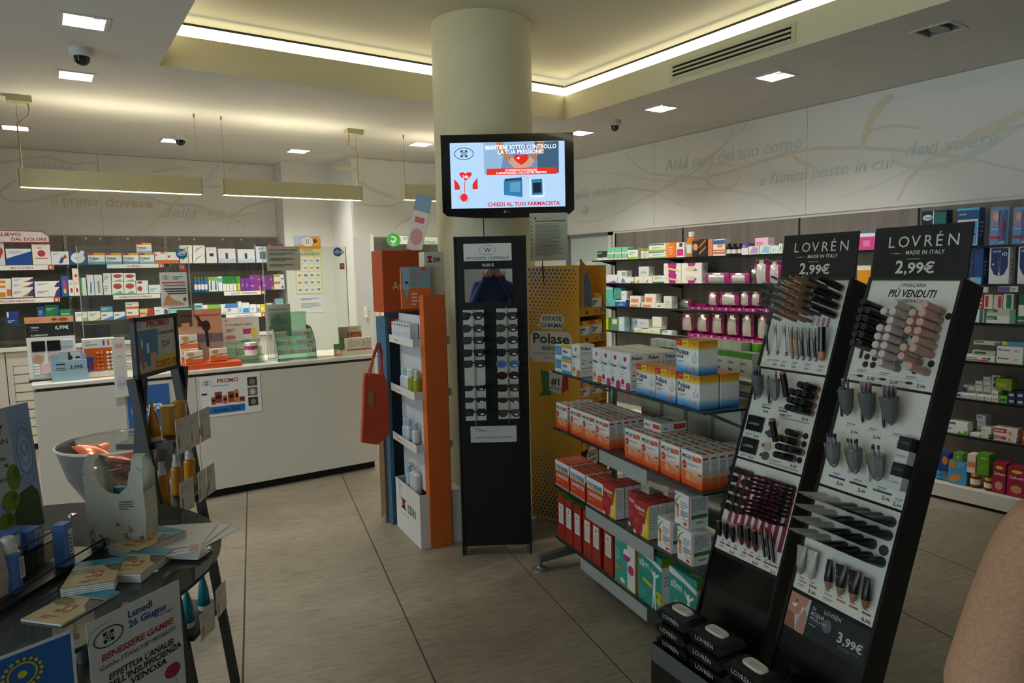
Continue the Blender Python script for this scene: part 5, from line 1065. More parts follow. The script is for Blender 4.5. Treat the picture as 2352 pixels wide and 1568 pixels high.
B().box(-.1, .1, .06, .064, .0, .17, C('8fb0c0')).box(-.1, .1, .0, .004, 0, .07, C('9ab8c4')).box(-.1, -.096, .004, .06, 0, .07, C('8fb0c0')).box(.096, .1, .004, .06, 0, .07, C('8fb0c0')).obj('box', t)
b = card(.196, .10, '9dbccb;t .5 .42 .32 22303a 3,99€;r .12 .72 .38 .8 222;l .12 .2 .42 .6 3 556;t .08 .85 .13 8aa0ac LOVREN', .002); b.obj('front_print', t, (0, .012, .035))
b = card(.13, .065, 'a9bcc6;p .45 0 .95 0 .95 .9 .5 .9 d0d6da;e .52 .35 .09 .22 2c2c30;e .82 .32 .12 .12 2c2c30;p .4 0 .55 0 .5 .9 .42 .9 2c2c30', .002); b.obj('picture_card', t, (.01, .058, .125))
t = thing('sunstick_display', 'white and orange display with blue orange and white stick caps', 'display', (.295, 5.42, CT), 0)
pack(.19, .09, .26, 'e4e2dc;t .08 .9 .05 889 ISDIN;r .08 .84 .45 .86 667;r .62 .82 .68 .96 2f58b0;r .76 .82 .82 .96 d86a2c;r .9 .82 .95 .96 c8c0b0;r .04 .17 .98 .76 c8601f', None, '', False).obj('case', t)
B().box(-.1, .1, -.03, .0, 0, .035, C('e8e6e0')).box(-.1, .1, -.0305, -.03, 0, .006, C('d8702c')).obj('ledge', t)
for c_ in range(6):
    for r_ in range(4 if c_ < 2 else 5):
        col = ('2550b8', 'd8793a', 'e8e4dc')[c_ // 2]
        B().lathe([(.0095, 0), (.0095, .012), (.006, .017)], C(col, .3), 10, Matrix.Translation((-.072 + c_ * .024 + (c_ // 2) * .012, -.001, .062 + r_ * .025)) @ Matrix.Rotation(pi / 2, 4, 'X')).obj('stick_cap', t)
b = pack(.18, .04, .1, '131315;r .05 .1 .95 .9 1b1c20', None, '', False); tag(b.obj('till_screen', None, (.31, 5.85, 1.185)), 'black till screen behind the displays on the counter', 'monitor')
B().box(-.03, .03, .0, .02, -.22, .01, BLACK).box(-.08, .08, -.05, .07, -.2348, -.225, BLACK).obj('stand', bpy.data.objects['till_screen'], (0, .02, 0))
o = tag(card(.2, .105, 'efece8;r .1 .2 .9 .8 e0d8d8;r .0 .9 1 1 c8486a', .02).obj('folder_box', None, (.44, 5.75, CT)), 'white and pink box behind the till screen', 'box')
o = tag(pack(.3, .1, .06, 'eceae4;p .6 .2 1 .2 1 .9 c83a3a', '', '').obj('carton', None, (.62, 5.7, CT)), 'flat white carton with red corner behind the PROMO frame', 'carton')
t = thing('supplement_display', 'orange counter stand with a windswept hair picture', 'display', (.985, 5.42, CT), 0)
B().hexa([(-.19, -.085, 0), (.205, -.085, 0), (.2, .1, 0), (-.185, .1, 0), (-.19, -.085, .035), (.205, -.085, .035), (.2, .1, .05), (-.185, .1, .05)], C('d9572c')).obj('tray', t)
b = card(.305, .38, 'd09a78;r 0 .35 1 .52 7a6a70;r 0 .0 1 .35 a8907c;r .06 .86 .95 .9 d0603a;r .08 .62 .26 .78 c88a6c', .004, 'c8764a'); F = Fr((-.1525, 0, 0), (1, 0, 0), (0, 0, 1))
b.disc(F, .19, .255, .03, .04, '3a2620', 5).shape(F, [(.18, .22), (.2, .22), (.205, .1), (.185, .1)], C('2c1f1c'), 5)
for k in range(7): b.shape(F, [(.19, .27), (.14 - k * .004, .262 + k * .012), (.125 + k * .003, .255 + k * .013), (.18, .245)], C('5a342a'), 4.4 + k * .1)
tilt(b.obj('picture_card', t, (-.03, .09, .045)), .04)
FB_ = 'f2ece2;r 0 0 1 .35 e8763c;e .3 .75 .2 .16 e89a3c;p 0 .3 1 .55 1 .62 0 .4 d8542c;l .2 .45 .8 .62 2 9a8'
for k, (x, y, z, rz) in enumerate(((-.125, -.005, .15, .05), (-.125, -.02, .1, .05), (-.11, -.05, .0425, .03), (.06, -.03, .0475, -.02))):
    o = pack(.118, .04, .088 if k > 1 else .1, FB_).obj('carton', None, (.985 + x, 5.42 + y + (.045 if k < 2 else 0), CT + (.0425 if k == 2 else .047 if k == 3 else .042)), rz)
    if k == 0: o.location.z += .1005
    tag(o, ['white and orange carton topping the stack on the orange stand', 'white and orange carton under the topmost on the orange stand', 'white and orange carton at the front of the orange stand', 'white and orange carton alone beside the hair picture'][k], 'carton', 'cartons on the orange counter stand')
t = thing('stepped_stand', 'clear stepped acrylic stand on the counter', 'stand', (1.25, 5.5, CT))
for k in range(3): B().box(-.13, .13, -.06 + k * .06, .0 + k * .06, .055 * (k + 1), .058 * (k + 1), clear('stand_plastic', 'e4f2e8', .12)).box(-.13, .13, -.06 + k * .06, -.057 + k * .06, .0, .055 * (k + 1), clear('stand_plastic', 'e4f2e8', .12)).obj('step', t)
o = jar(.095, .098, 'eceae4;efeeea').obj('cream_jar', None, (1.293, 5.47, CT + .0585)); tag(o, 'white and crimson jar on the clear stepped stand', 'jar')
B().lathe([(.0482, .045), (.0482, .072)], C('b42a5c'), 20).obj('label_band', o)
b = card(.278, .21, 'e4dfd8;t .06 .68 .1 c86a80 TRATTAMENTO MANI;l .1 .46 .36 .6 3 888;e .2 .25 .16 .1 d8a8c8;t .1 .22 .13 8a4a6c 29,90;r .55 .35 .8 .55 d0407c;r .55 .18 .8 .35 eee;e .85 .38 .1 .2 e8d060;e .6 .1 .14 .06 3a6c3a', .004); F = Fr((-.139, 0, 0), (1, 0, 0), (0, 0, 1)); logo(b, F, .03, .185, .018)
tag(tilt(b.obj('offer_poster', None, (1.272, 5.66, 1.084)), .05), 'white offer poster priced 29,90 behind the stepped stand', 'poster')
B().box(-.13, .13, .004, .012, -.1335, .0, clear('stand_plastic', 'e4f2e8', .12)).box(-.13, .13, -.02, .05, -.1337, -.13, clear('stand_plastic', 'e4f2e8', .12)).obj('easel', bpy.data.objects['offer_poster'])
b = card(.19, .252, 'dcd8c8;t .06 .8 .085 4a7ca8 CONNETTIVINA;p .1 .4 .3 .65 .55 .68 .6 .5 .3 .45 c8886c;p .15 .3 .8 .38 .75 .5 .2 .42 9ab8cc;e .5 .16 .38 .11 e8d070;t .28 .12 .1 a8442c 10,95', .004); F = Fr((-.095, 0, 0), (1, 0, 0), (0, 0, 1))
tag(tilt(b.obj('offer_poster', None, (1.552, 5.60, 1.131)), .04), 'offer poster priced 10,95 standing on the green glass case', 'poster')
t = thing('glass_case', 'green-tinted glass counter case with curved sides', 'case', (1.61, 5.36, CT), 0)
GG = clear('green_glass', 'cfeedd', .10, .03); prof = [(0, 0), (.0, .06), (.015, .14), (.05, .2), (.1, .245), (.2, .26), (.22, .26), (.22, 0)]
for x in (-.15, .146): B().prism(prof, x, x + .005, GG, Matrix(((0, 0, 1, 0), (1, 0, 0, 0), (0, 1, 0, 0), (0, 0, 0, 1)))).obj('side_glass', t)
for x in (-.15, .146): B().tube([(x + .0025, y, z) for y, z in prof[:6]], .0028, C('1f3c30', .2), 5).obj('glass_edge', t)
for k in range(3):
    B().box(-.145, .145, .03 + k * .045, .2, .05 + k * .065, .054 + k * .065, GG).obj('glass_shelf', t)
    B().box(-.145, .145, .028 + k * .045, .03 + k * .045, .049 + k * .065, .055 + k * .065, C('9fd0b8', .2)).obj('shelf_edge', t)
B().box(-.145, .145, .2, .204, .0, .37, GG).obj('back_glass', t)
for i, (x, k, w) in enumerate(((-.075, 0, .11), (.07, 0, .12), (-.07, 1, .1), (.075, 1, .11), (-.08, 2, .1), (.07, 2, .11))):
    o = pack(w, .03, .035, 'c8d0c4;l .1 .3 .8 .7 2 8a9a9c;r .8 .1 .95 .9 d0a060').obj('carton', None, (1.61 + x, 5.36 + .045 + k * .045, CT + .0542 + k * .065)); tag(o, 'pale flat carton on the %s shelf of the glass case, %s side' % (('lowest', 'middle', 'upper')[k], 'screen' if x > 0 else 'jar'), 'carton', 'cartons in the glass case')
t = thing('lipstick_display', 'cream counter stand with a close-up lips picture', 'display', (2.13, 5.44, CT), 0)
B().box(-.14, .125, -.06, .1, 0, .035, C('e4dcc4')).obj('tray', t)
tilt(card(.2, .19, 'd4ccb0;p .42 .1 1 .1 1 .75 .36 .75 a8583c;e .72 .5 .22 .12 c87058;e .75 .32 .2 .07 3c2420;t .6 .84 .09 a87a5c 15,00;l .06 .4 .32 .7 4 b0a88c', .004).obj('picture_card', t, (-.02, .085, .035)), .05)
for k in range(6):
    w = (.018, .022, .042, .03, .055, .034)[k]; x = -.1 + sum((.018, .022, .042, .03, .055, .034)[:k]) + k * .003
    o = pack(w, .05, .1, 'e8e0c8;r 0 0 1 .1 b83a5c;l .2 .3 .8 .8 5 a89a80').obj('carton', None, (2.13 + x + w / 2, 5.44 - .03, CT + .0353)); tag(o, 'cream carton with red base, %s from the leaflet on the lips stand' % ORD[k], 'carton', 'cream cartons on the lips stand')
tag(tilt(card(.075, .1, 'c89878;p 0 .6 1 .5 1 1 0 1 4a8a4c;e .55 .35 .3 .2 e8c8a0;p .6 .5 .9 .4 .9 .7 8c3a2c', .003).obj('leaflet', None, (1.955, 5.40, CT)), .06), 'small green and flesh-toned leaflet propped beside the lips stand', 'leaflet')
# ------------------------------------------------------------------ double-sided glass gondola in the aisle
GPH = radians(-101.4); G1 = Vector((cos(GPH), sin(GPH), 0)); G2 = Vector((-sin(GPH), cos(GPH), 0)); G0 = Vector((2.247, 2.935, 0))
GZ = [1.065, .757, .437, .147]; GL = 1.27; GC = .335
t = thing('glass_gondola', 'free-standing aluminium gondola with tilted rows of glass shelves', 'gondola', G0, GPH)
b_al = C('8f9290', .35, .7)
for s_ in (.06, GL - .06):
    B().rbox(s_ - .02, s_ + .02, GC - .018, GC + .018, .08, 1.13, b_al, .004).obj('post', t)
    for q in (-1, 1):
        b = B(); b.hexa([(s_ - .018, GC, .075), (s_ + .018, GC, .075), (s_ + .018, GC + q * .46, .045), (s_ - .018, GC + q * .46, .045), (s_ - .018, GC, .125), (s_ + .018, GC, .125), (s_ + .018, GC + q * .46, .075), (s_ - .018, GC + q * .46, .075)] if q > 0 else [(s_ - .018, GC - .46, .045), (s_ + .018, GC - .46, .045), (s_ + .018, GC, .075), (s_ - .018, GC, .075), (s_ - .018, GC - .46, .075), (s_ + .018, GC - .46, .075), (s_ + .018, GC, .125), (s_ - .018, GC, .125)], C('6c706f', .4, .5))
        leg = b.obj('leg', t)
        B().lathe([(.045, 0), (.043, .008), (.02, .014), (.014, .02), (.014, .07)], C('7c8080', .4, .5), 18, Matrix.Translation((s_, GC + q * .46, 0))).obj('foot', leg)
B().tube([(.06, GC, 1.135), (GL - .06, GC, 1.135)], .016, C('b9bbb4', .3, .7), 12).obj('top_rail', t)
for z in (.62, .28): B().tube([(.06, GC, z), (GL - .06, GC, z)], .012, b_al, 10).obj('cross_rail', t)
for k, z in enumerate(GZ):
    for q in (0, 1):
        y0, y1 = (0, .31) if q == 0 else (.36, .67)
        sh = B().box(0, GL, y0, y1, z - .009, z - .001, clear('gondola_glass', 'bfd2c8', .08, .03)).obj('glass_shelf', t)
        ye = y0 if q == 0 else y1
        b = B(); b.box(0, GL, ye - .002, ye + .001, z - .0095, z - .001, C('18302a', .15)).box(GL, GL + .002, y0, y1, z - .0095, z - .001, C('18302a', .15)).box(-.002, 0, y0, y1, z - .0095, z - .001, C('18302a', .15)); b.obj('glass_edge', sh)
        for s_ in (.06, GL - .06): B().bar((s_, GC + (.02 if q else -.02), z - .13), (s_, (y1 - .05) if q else (y0 + .05), z - .012), .008, .012, b_al).obj('bracket', t)
for z, s0, s1 in ((.757, .50, .90), (.437, .36, .95), (.147, .30, .90)):
    B().box(s0, s1, -.006, -.003, z - .068, z - .008, clear('price_rail', 'c8c8c0', .35, .15)).obj('price_rail', t)
def gput(me, name, label, cat, s_, d_, z, group=None):
    p = G0 + G1 * s_ + G2 * d_
    return tag(link(name, me, None, (p.x, p.y, z + .0003), GPH), label, cat, group)
# --- upper shelf: powder sachet cartons
POLG = grad('polase_print', 2, [(0, '2c5f9c'), (.01, '3f82bc'), (.022, '78aed2'), (.04, 'e4e3dd'), (.092, 'e4e3dd'), (.103, 'e6b832'), (.118, 'dd9420'), (.132, 'cf7a1c')])
F4 = 't .02 .56 .23 1c2444 Polase;r .03 .44 .34 .52 2c3040;t .05 .455 .055 f4f4f0 CLASSICO;l .03 .34 .7 .40 1 8a8a90;l .03 .28 .45 .33 1 a8a8a8;r .0 .82 .3 1 c0332e;l .02 .86 .28 .95 2 e08a84;r .3 .82 .6 .99 edc52a;t .33 .87 .09 3a2a10 14,90;e .78 .15 .07 .06 e8763c;l .0 .06 .45 .1 1 a8c0dc;l .78 .86 .96 .96 2 a8702a'
mp = pack(.137, .09, .13, 'e4e3dd;' + F4, 'l .0 .0 .01 .01 1 ddd', '', base=POLG); F = Fr((-.0685, 0, 0), (1, 0, 0), (0, 0, 1)); mp.ring(F, .115, .062, .013, .017, .003, C('8c9094'), 5, 14, 2.9, 6.4).stroke(F, [(.117, .062), (.117, .078), (.119, .088)], .002, C('9aa0a4'), 5)
mp = mp.mesh('big_sachet_carton')
PC = [(.867, 0, 0), (1.008, 0, 0), (1.158, 0, 0), (1.158, .098, 0), (1.150, .0, .1305)]
PLB = ['large yellow-topped sachet carton nearest the pink cartons on the upper shelf', 'large yellow-topped sachet carton between two others on the upper shelf', 'large yellow-topped sachet carton under the stacked one', 'large yellow-topped sachet carton behind the stacked pair', 'large yellow-topped sachet carton stacked on top of another']
for (s_, d_, z), lb in zip(PC, PLB): gput(mp, 'sachet_carton', lb, 'carton', s_, .012 + d_, GZ[0] + z, 'large sachet cartons on the gondola')
def tall_pol(acc, acc2):
    fr = 'e4e3df;p .55 .62 1 .8 1 .55 c4d4e2;p .1 .7 .4 .95 .0 .95 dde6ee;p .36 .9 .62 .9 .6 .8 .49 .77 .38 .8 %s;t .05 .58 .11 22262c Polase;l .08 .5 .6 .53 1 c88a8a;l .08 .42 .7 .46 1 88b4d8;l .08 .36 .6 .39 1 aaa;e .25 .2 .15 .07 %s;p .2 .25 .3 .25 .32 .3 .2 .3 5c8c3c;p .62 .0 1 .0 1 .18 .9 .22 .72 .22 .62 .16 %s;r .05 .08 .5 .1 %s' % (acc, acc, acc2, acc)
    sd = 't .08 .84 .13 22262c Polase;l .1 .68 .9 .78 3 b8b8b4;e .2 .42 .08 .025 b87a6c;e .7 .45 .08 .03 b87a6c;r .12 .5 .4 .515 777;r .1 .26 .9 .28 %s;l .1 .08 .9 .22 4 c4c0ba' % acc2
    return pack(.082, .085, .163, fr, sd, 'r .05 .5 .95 .56 %s' % acc2).mesh('tall_sachet_carton')
mo = tall_pol('d8763c', 'd86a2c'); mk = tall_pol('c0284c', 'c02c6c')
for i, (s_, d_) in enumerate(((.245, .012), (.455, .012), (.455, .1), (.455, .19))): gput(mo, 'sachet_carton', ['tall white carton with orange jug, standing apart from the pink ones', 'tall white carton with orange jug beside the pink cartons', 'tall orange-jug carton second in its file', 'tall orange-jug carton at the back of its file'][i], 'carton', s_, d_, GZ[0], 'tall sachet cartons on the gondola')
for i in range(3):
    for j in range(3): gput(mk, 'sachet_carton', 'tall white carton with pink jug, %s file, %s row' % (('far', 'middle', 'near')[i], ('front', 'second', 'back')[j]), 'carton', .540 + i * .084, .012 + j * .088, GZ[0], 'tall sachet cartons on the gondola')
mbl = pack(.078, .05, .072, 'e4e3dd;r .05 .25 .95 .85 5c90bc;r .0 .86 1 1 b8c8d8;l .2 .4 .8 .7 3 8ab4d8;r 0 .84 1 .88 5c7c3c').mesh('small_blue_carton')
mye = pack(.1, .05, .075, 'e4e3dd;r 0 .78 1 1 e0a828;r 0 0 1 .22 5c9cc8;t .1 .45 .26 1c2444 Polase;l .1 .34 .5 .4 1 999').mesh('small_yellow_carton')
for me, s_, z, lb in ((mbl, .044, 0, 'small blue-faced carton at the far corner of the upper shelf'), (mbl, .05, .0723, 'small blue-faced carton stacked at the far corner'), (mye, .137, 0, 'small yellow-topped carton beside the blue-faced one'), (mye, .142, .0753, 'small yellow-topped carton stacked beside the blue-faced one')): gput(me, 'sachet_carton', lb, 'carton', s_, .012, GZ[0] + z, 'small sachet cartons on the gondola')
# --- second shelf: orange mineral cartons
MGG = grad('mineral_print', 2, [(0, 'd8401a'), (.018, 'e2541f'), (.04, 'e88a58'), (.062, 'd8b8a4'), (.08, 'e2e0d8'), (.15, 'e2e0d8')])
MGF = 'e2e0d8;t .06 .78 .16 26262a MG.K;t .42 .78 .16 8a8a8c VIS;r .58 .76 .96 .9 d2482a;p .6 .9 .64 .9 .96 .76 .92 .76 f0e6dc;r .06 .735 .55 .745 d2482a;e .16 .58 .11 .12 cc3c24;l .08 .55 .24 .61 2 ecc;e .13 .3 .13 .12 e8682c;e .36 .3 .11 .13 eaa468;l .32 .6 .95 .68 3 aaa6a0;e .87 .42 .025 .03 3a3a3c;e .96 .42 .025 .03 3a3a3c;l .4 .16 .95 .34 4 eea87c;l .7 .08 .9 .1 1 b83a14'
MGS = 'l .12 .45 .88 .82 9 9a9a96;r .08 .86 .7 .92 c8442c;l .12 .12 .88 .36 4 c86a44'; MGT = 't .06 .3 .5 3a3a3c MG.K;r .55 .25 .96 .75 d2482a;p .57 .75 .63 .75 .96 .25 .9 .25 f0e6dc'
mm = pack(.128, .0385, .137, MGF, MGS, MGT, base=MGG).mesh('mineral_carton')
def block(s0, n, deep, nm):
    for i in range(n):
        for j in range(deep): gput(mm, 'mineral_carton', 'white and orange mineral carton, %s, %s file, %s from the shelf edge' % (nm, ORD[i], ORD[j]), 'carton', s0 + i * .1315, .012 + j * .0395, GZ[1], 'orange mineral cartons on the gondola')
gput(mm, 'mineral_carton', 'white and orange mineral carton alone at the far shelf end', 'carton', .075, .012, GZ[1], 'orange mineral cartons on the gondola')
for j in range(1, 5): gput(mm, 'mineral_carton', 'white and orange mineral carton, far end file, %s from the shelf edge' % ORD[j], 'carton', .085, .012 + j * .0395, GZ[1], 'orange mineral cartons on the gondola')
block(.237, 3, 6, 'far block'); block(.765, 2, 5, 'near block start')
for i, s_ in enumerate((1.04, 1.18)):
    for j in range(6 if i else 5): gput(mm, 'mineral_carton', 'white and orange mineral carton, %s near file, %s from the shelf edge' % (('inner', 'outermost')[i], ORD[j]), 'carton', s_, .012 + j * .0395, GZ[1], 'orange mineral cartons on the gondola')
ml = pack(.128, .137, .0385, 'e2e0d8;t .06 .3 .45 3a3a3c MG.K;r .55 .25 .96 .75 d2482a', 'r .5 .2 .95 .8 c8442c;l .1 .3 .4 .6 1 555', 't .06 .5 .16 4a4a4c MG.K;r .5 .5 .8 .66 d2482a').mesh('flat_mineral_carton')
gput(ml, 'mineral_carton', 'white and orange mineral carton lying flat on top of the near block', 'carton', .80, .09, GZ[1] + .1375, 'orange mineral cartons on the gondola')
# --- third shelf
mc = pack(.158, .05, .138, 'd2481f;r 0 .58 1 1 e4e2dc;r 0 .555 1 .585 3a4c90;t .05 .36 .2 f0e0d0 CARNIDYN;l .05 .2 .5 .28 2 e8a080;r 0 0 1 .03 e4e2dc;' + ';'.join('e %.2f .78 .04 .08 3f78b8;e %.2f .66 .05 .06 e0a028' % (.08 + k * .135, .1 + k * .135) for k in range(7)), 'r .0 .0 1 .7 b83a1c;r .0 .7 1 1 e0ded8', 'r .1 .3 .9 .6 d8705c').mesh('red_white_carton')
for i, s_ in enumerate((.07, .245, .424)):
    for j in range(3 - (i == 2)): gput(mc, 'supplement_carton', 'red and white carton with dotted top, %s file, %s row' % (('far', 'middle', 'near')[i], ('front', 'second', 'third')[j]), 'carton', s_, .012 + j * .053, GZ[2], 'dotted red cartons on the gondola')
mv = pack(.118, .044, .157, 'b02a2c;p .42 0 1 0 1 1 .82 .7 .7 .35 e0b428;p .38 0 .44 0 .72 .36 .84 .72 1 1 .96 1 .8 .72 .68 .36 5a4a8c;t .06 .72 .15 f0ece6 Vitalmix;t .38 .62 .09 e8b840 Energy;e .68 .2 .1 .2 f0d060;e .86 .3 .07 .25 f0d878;p .0 .0 .2 .0 .1 .08 0 .1 e8e4e0;l .08 .3 .38 .5 4 c86a5c', 'r .02 .02 .98 .98 dad8d2;l .12 .3 .88 .92 8 b4b2ac;r .08 .1 .92 .105 555', 'p .5 0 1 0 1 1 .7 1 c8463c;l .1 .3 .6 .7 2 d88a80').mesh('red_yellow_carton')
VL = [(.565, .012), (.565, .058), (.565, .104), (.745, .04), (.833, .012), (.833, .058), (.833, .104)]
for i, (s_, d_) in enumerate(VL): gput(mv, 'supplement_carton', ['red and yellow carton next to the dotted red ones', 'red and yellow carton second in the far file', 'red and yellow carton third in the far file', 'red and yellow carton set back in the gap', 'red and yellow carton beside the white herbal ones', 'red and yellow carton second in the near file', 'red and yellow carton third in the near file'][i], 'carton', s_ , d_, GZ[2], 'red and yellow cartons on the gondola')
mq = pack(.1, .088, .133, 'e2e0da;p .0 .55 .08 .75 .3 .9 .5 .92 .3 .86 .14 .7 .04 .48 6c9c3c;r .12 .2 .26 .62 e0944c;r .12 .5 .26 .62 c84c34;l .38 .55 .9 .78 3 8a9a90;l .4 .3 .9 .5 4 666;r .93 .0 .98 1 c4544a;r .5 .2 .88 .24 e0c040;r .6 .06 .8 .14 c8402c;t .02 .88 .08 3a3c5c ilco', 'r .06 .3 .94 .42 3f7c3a;l .08 .5 .92 .94 9 9a9a98;r .3 .14 .7 .2 8a9a98', 'l .4 .3 .95 .9 6 aaa').mesh('white_herbal_carton')
for i, (s_, d_, z) in enumerate(((1.005, .012, 0), (1.142, .012, 0), (1.100, .03, .1335))): gput(mq, 'herbal_carton', ['white carton with green arc, left one under the stacked carton', 'white carton with green arc, nearest at the shelf corner', 'white carton with green arc stacked across two others'][i], 'carton', s_, d_, GZ[2] + z, 'white herbal cartons on the gondola')
# --- bottom shelf
def redbox(topc): return pack(.084, .12, .237, '9c2f22;r .18 .36 .82 .82 e0dcd4;l .26 .4 .74 .66 9 a8a49c;r .34 .7 .62 .72 333;r .4 .75 .6 .77 555', 'r 0 0 1 1 8c281d', 'r .01 .01 .99 .99 %s' % topc).mesh('tall_red_carton')
mg_, mo_ = redbox('5c8c2c'), redbox('c8692c')
for i, s_ in enumerate((.052, .140, .236)): gput(mg_, 'tall_carton', 'tall red carton with green top, %s from the far corner' % ORD[i], 'carton', s_, .012, GZ[3], 'tall red cartons on the gondola')
for i, s_ in enumerate((.342, .432, .548)): gput(mo_, 'tall_carton', 'tall red carton with orange top, %s from the green-topped ones' % ORD[i], 'carton', s_, .012, GZ[3], 'tall red cartons on the gondola')
mpp = pack(.176, .06, .243, '3aa08c;r .62 0 1 1 dcdad4;r 0 .9 1 1 dcdad4;t .04 .91 .06 2a5a50 PANCIA PIATTA;t .04 .8 .08 8ad0c0 OPEN;e .6 .66 .17 .1 e4e0dc;p .43 .64 .77 .64 .74 .56 .6 .52 .46 .56 b8307c;e .8 .4 .14 .09 b8307c;r .04 .28 .3 .35 d8862c;e .4 .1 .12 .05 cfe4dc;l .06 .45 .3 .7 5 8ad0c0;r 0 0 1 .015 d89020;r .985 0 1 1 d89020', 'r 0 0 1 1 b8791c', 'r .02 .25 .98 .95 2f8c7c;r 0 0 1 .2 d89020').mesh('teal_orange_carton')
gput(mpp, 'slimming_carton', 'teal carton with orange edges and a pink-marked waist picture', 'carton', .697, .012, GZ[3])
FIG = 'p .62 .0 .66 .0 .7 .3 .74 .0 .78 .0 .75 .4 .76 .58 .9 .66 .88 .7 .72 .63 .58 .72 .56 .7 .68 .57 .66 .4 e4e2dc;e .72 .67 .04 .035 e4e2dc'
ms = pack(.178, .11, .24, '2b8c80;p 0 .88 .55 .84 1 .76 1 .84 .5 .93 0 1 dcdad2;t .05 .66 .2 c8e0da slim;%s;p .22 .47 .62 .42 .62 .35 .22 .4 c8b81c;p .8 .38 1 .35 1 .27 .8 .3 c8b81c;e .9 .2 .1 .08 c8b81c;l .06 .1 .4 .3 5 5cb0a4' % FIG, 'r 0 0 1 .84 d4d4d0;r 0 .84 1 1 7c8418;l .1 .5 .6 .7 3 8ab;r .1 .1 .2 .2 d8b030', 't .08 .35 .5 9cccc4 slim;p .6 .1 .95 .3 .95 .5 .6 .3 c8b81c;r 0 .86 1 1 dcdad2').mesh('teal_slim_carton')
for i, (s_, d_) in enumerate(((.895, .012), (.895, .128), (1.128, .012), (1.128, .128))): gput(ms, 'slimming_carton', ['teal slim carton beside the orange-edged one, front row', 'teal slim carton behind the front one, far pair', 'teal slim carton nearest the black wipes packs', 'teal slim carton behind the one by the wipes packs'][i], 'carton', s_, d_, GZ[3], 'teal slim cartons on the gondola')
# --- other side of the gondola, seen over and between the shelves
def gback(me, name, label, cat, s_, d_, z, group=None):
    p = G0 + G1 * s_ + G2 * d_; return tag(link(name, me, None, (p.x, p.y, z + .0003), GPH + pi), label, cat, group)
mgc = B().lathe([(.026, 0, C('e4e6dc')), (.026, .09, C('2e7c1c', .35)), (.024, .092, C('2e7c1c', .35)), (.024, .142)], C('e4e6dc'), 16).mesh('green_cap_bottle')
for i, s_ in enumerate((.40, .452, .505)): gput(mgc, 'capped_bottle', 'white bottle with dark green cap on the far side, %s one' % ORD[i], 'bottle', s_, .44, GZ[0], 'green capped bottles')
mlg = pack(.062, .05, .205, 'c8d0b0;r 0 .6 1 1 7ca858').mesh('tall_green_carton')
for i in range(5): gback(mlg, 'soap_carton', 'pale green carton standing tall on the far side, %s one' % ORD[i], 'carton', .66 + i * .064, .5, GZ[0], 'pale green cartons')
mwh = pack(.06, .05, .16, 'dcdcd0;r .2 .5 .8 .8 c8d4c8').mesh('pale_carton')
for i in range(6): gback(mwh, 'pale_carton', 'ivory carton on the far side of the gondola, %s from the far end' % ORD[i], 'carton', .2 + i * .066, .56, GZ[0], 'ivory cartons')
mab = pack(.075, .05, .17, 'd8d8cc;r 0 .84 1 1 5c9c2c;t .05 .68 .09 a8303c After;t .05 .5 .08 222 Bite;l .1 .1 .8 .4 4 a8a898').mesh('insect_carton')
for i, s_ in enumerate((.86, .937, 1.014)): gput(mab, 'insect_carton', 'white and green insect bite carton, %s one on the far side' % ORD[i], 'carton', s_, .42, GZ[0], 'insect bite cartons')
mrd = pack(.075, .06, .15, 'a82430;r 0 .65 1 1 c04a54;r 0 .62 1 .65 e0b8b8').mesh('red_carton')
for i, s_ in enumerate((1.08, 1.158)): gback(mrd, 'red_carton', 'crimson carton on the far side, %s' % ('beside the insect cartons', 'at the near end')[i], 'carton', s_, .56, GZ[0], 'crimson cartons')
mlm = B().lathe([(.03, 0, C('dfe6cc')), (.03, .12, C('74c01c', .3)), (.028, .125, C('74c01c', .3)), (.028, .2)], C('dfe6cc'), 14).mesh('lime_cap_bottle')
for i, s_ in enumerate((.90, .965, 1.03)): gput(mlm, 'capped_bottle', 'bottle with bright lime cap behind the insect cartons, %s one' % ORD[i], 'bottle', s_, .53, GZ[0], 'lime capped bottles')
mbk = pack(.17, .05, .26, 'a8a698;r .86 0 1 1 7c2450;e .75 .6 .12 .1 c8bcb4;l .1 .2 .6 .85 12 7c7a70', '', '').mesh('large_pale_carton')
for i in range(5): gback(mbk, 'large_carton', 'large grey carton with plum stripe on the far middle shelf, %s one' % ORD[i], 'carton', .3 + i * .2, .47, GZ[1], 'plum striped cartons')
# ------------------------------------------------------------------ two black cosmetics stands leaning back at the gondola end
BK = C('0c0c0d', .3, coat=.3); PANEL = C('d2cfc2', .35); INK = C('202022', .5); INK2 = C('6a6862', .5)
CLR = clear('tube_plastic', 'eef0ee', .10, .08)
def stand_matrix(o, e1, y, z): return Matrix(((e1[0], y[0], z[0], o[0]), (e1[1], y[1], z[1], o[1]), (e1[2], y[2], z[2], o[2]), (0, 0, 0, 1)))
SM_ = [stand_matrix((2.327407, 1.607529, 1.549298), (-.114351, -.99344, 0), (.942469, -.108484, -.316201), (.314127, -.036158, .948692)),
       stand_matrix((2.234331, 1.20941, 1.549835), (-.181471, -.983396, 0), (.934665, -.172478, -.310891), (.305729, -.056418, .950445))]
FP = Fr((0, -.0003, 0), (1, 0, 0), (0, 0, 1))
def euro(b, u, v, s, st):     # large figure, small cents
    b.text(FP, st[0] + ',', u, -v, s, INK, 2, 'l', 1); b.text(FP, st[1:] + '\u20ac', u + s * .72, -v + s * .02, s * .62, INK, 2, 'l', 1); b.rect(FP, u + s * .8, -v + s * .6, u + s * 1.5, -v + s * .66, INK2, 2)
def caption(b, u, v, w=.03): b.rect(FP, u, -v, u + w, -v + .0025, INK2, 2); b.rect(FP, u, -v - .005, u + w * .75, -v - .0035, INK2, 2)
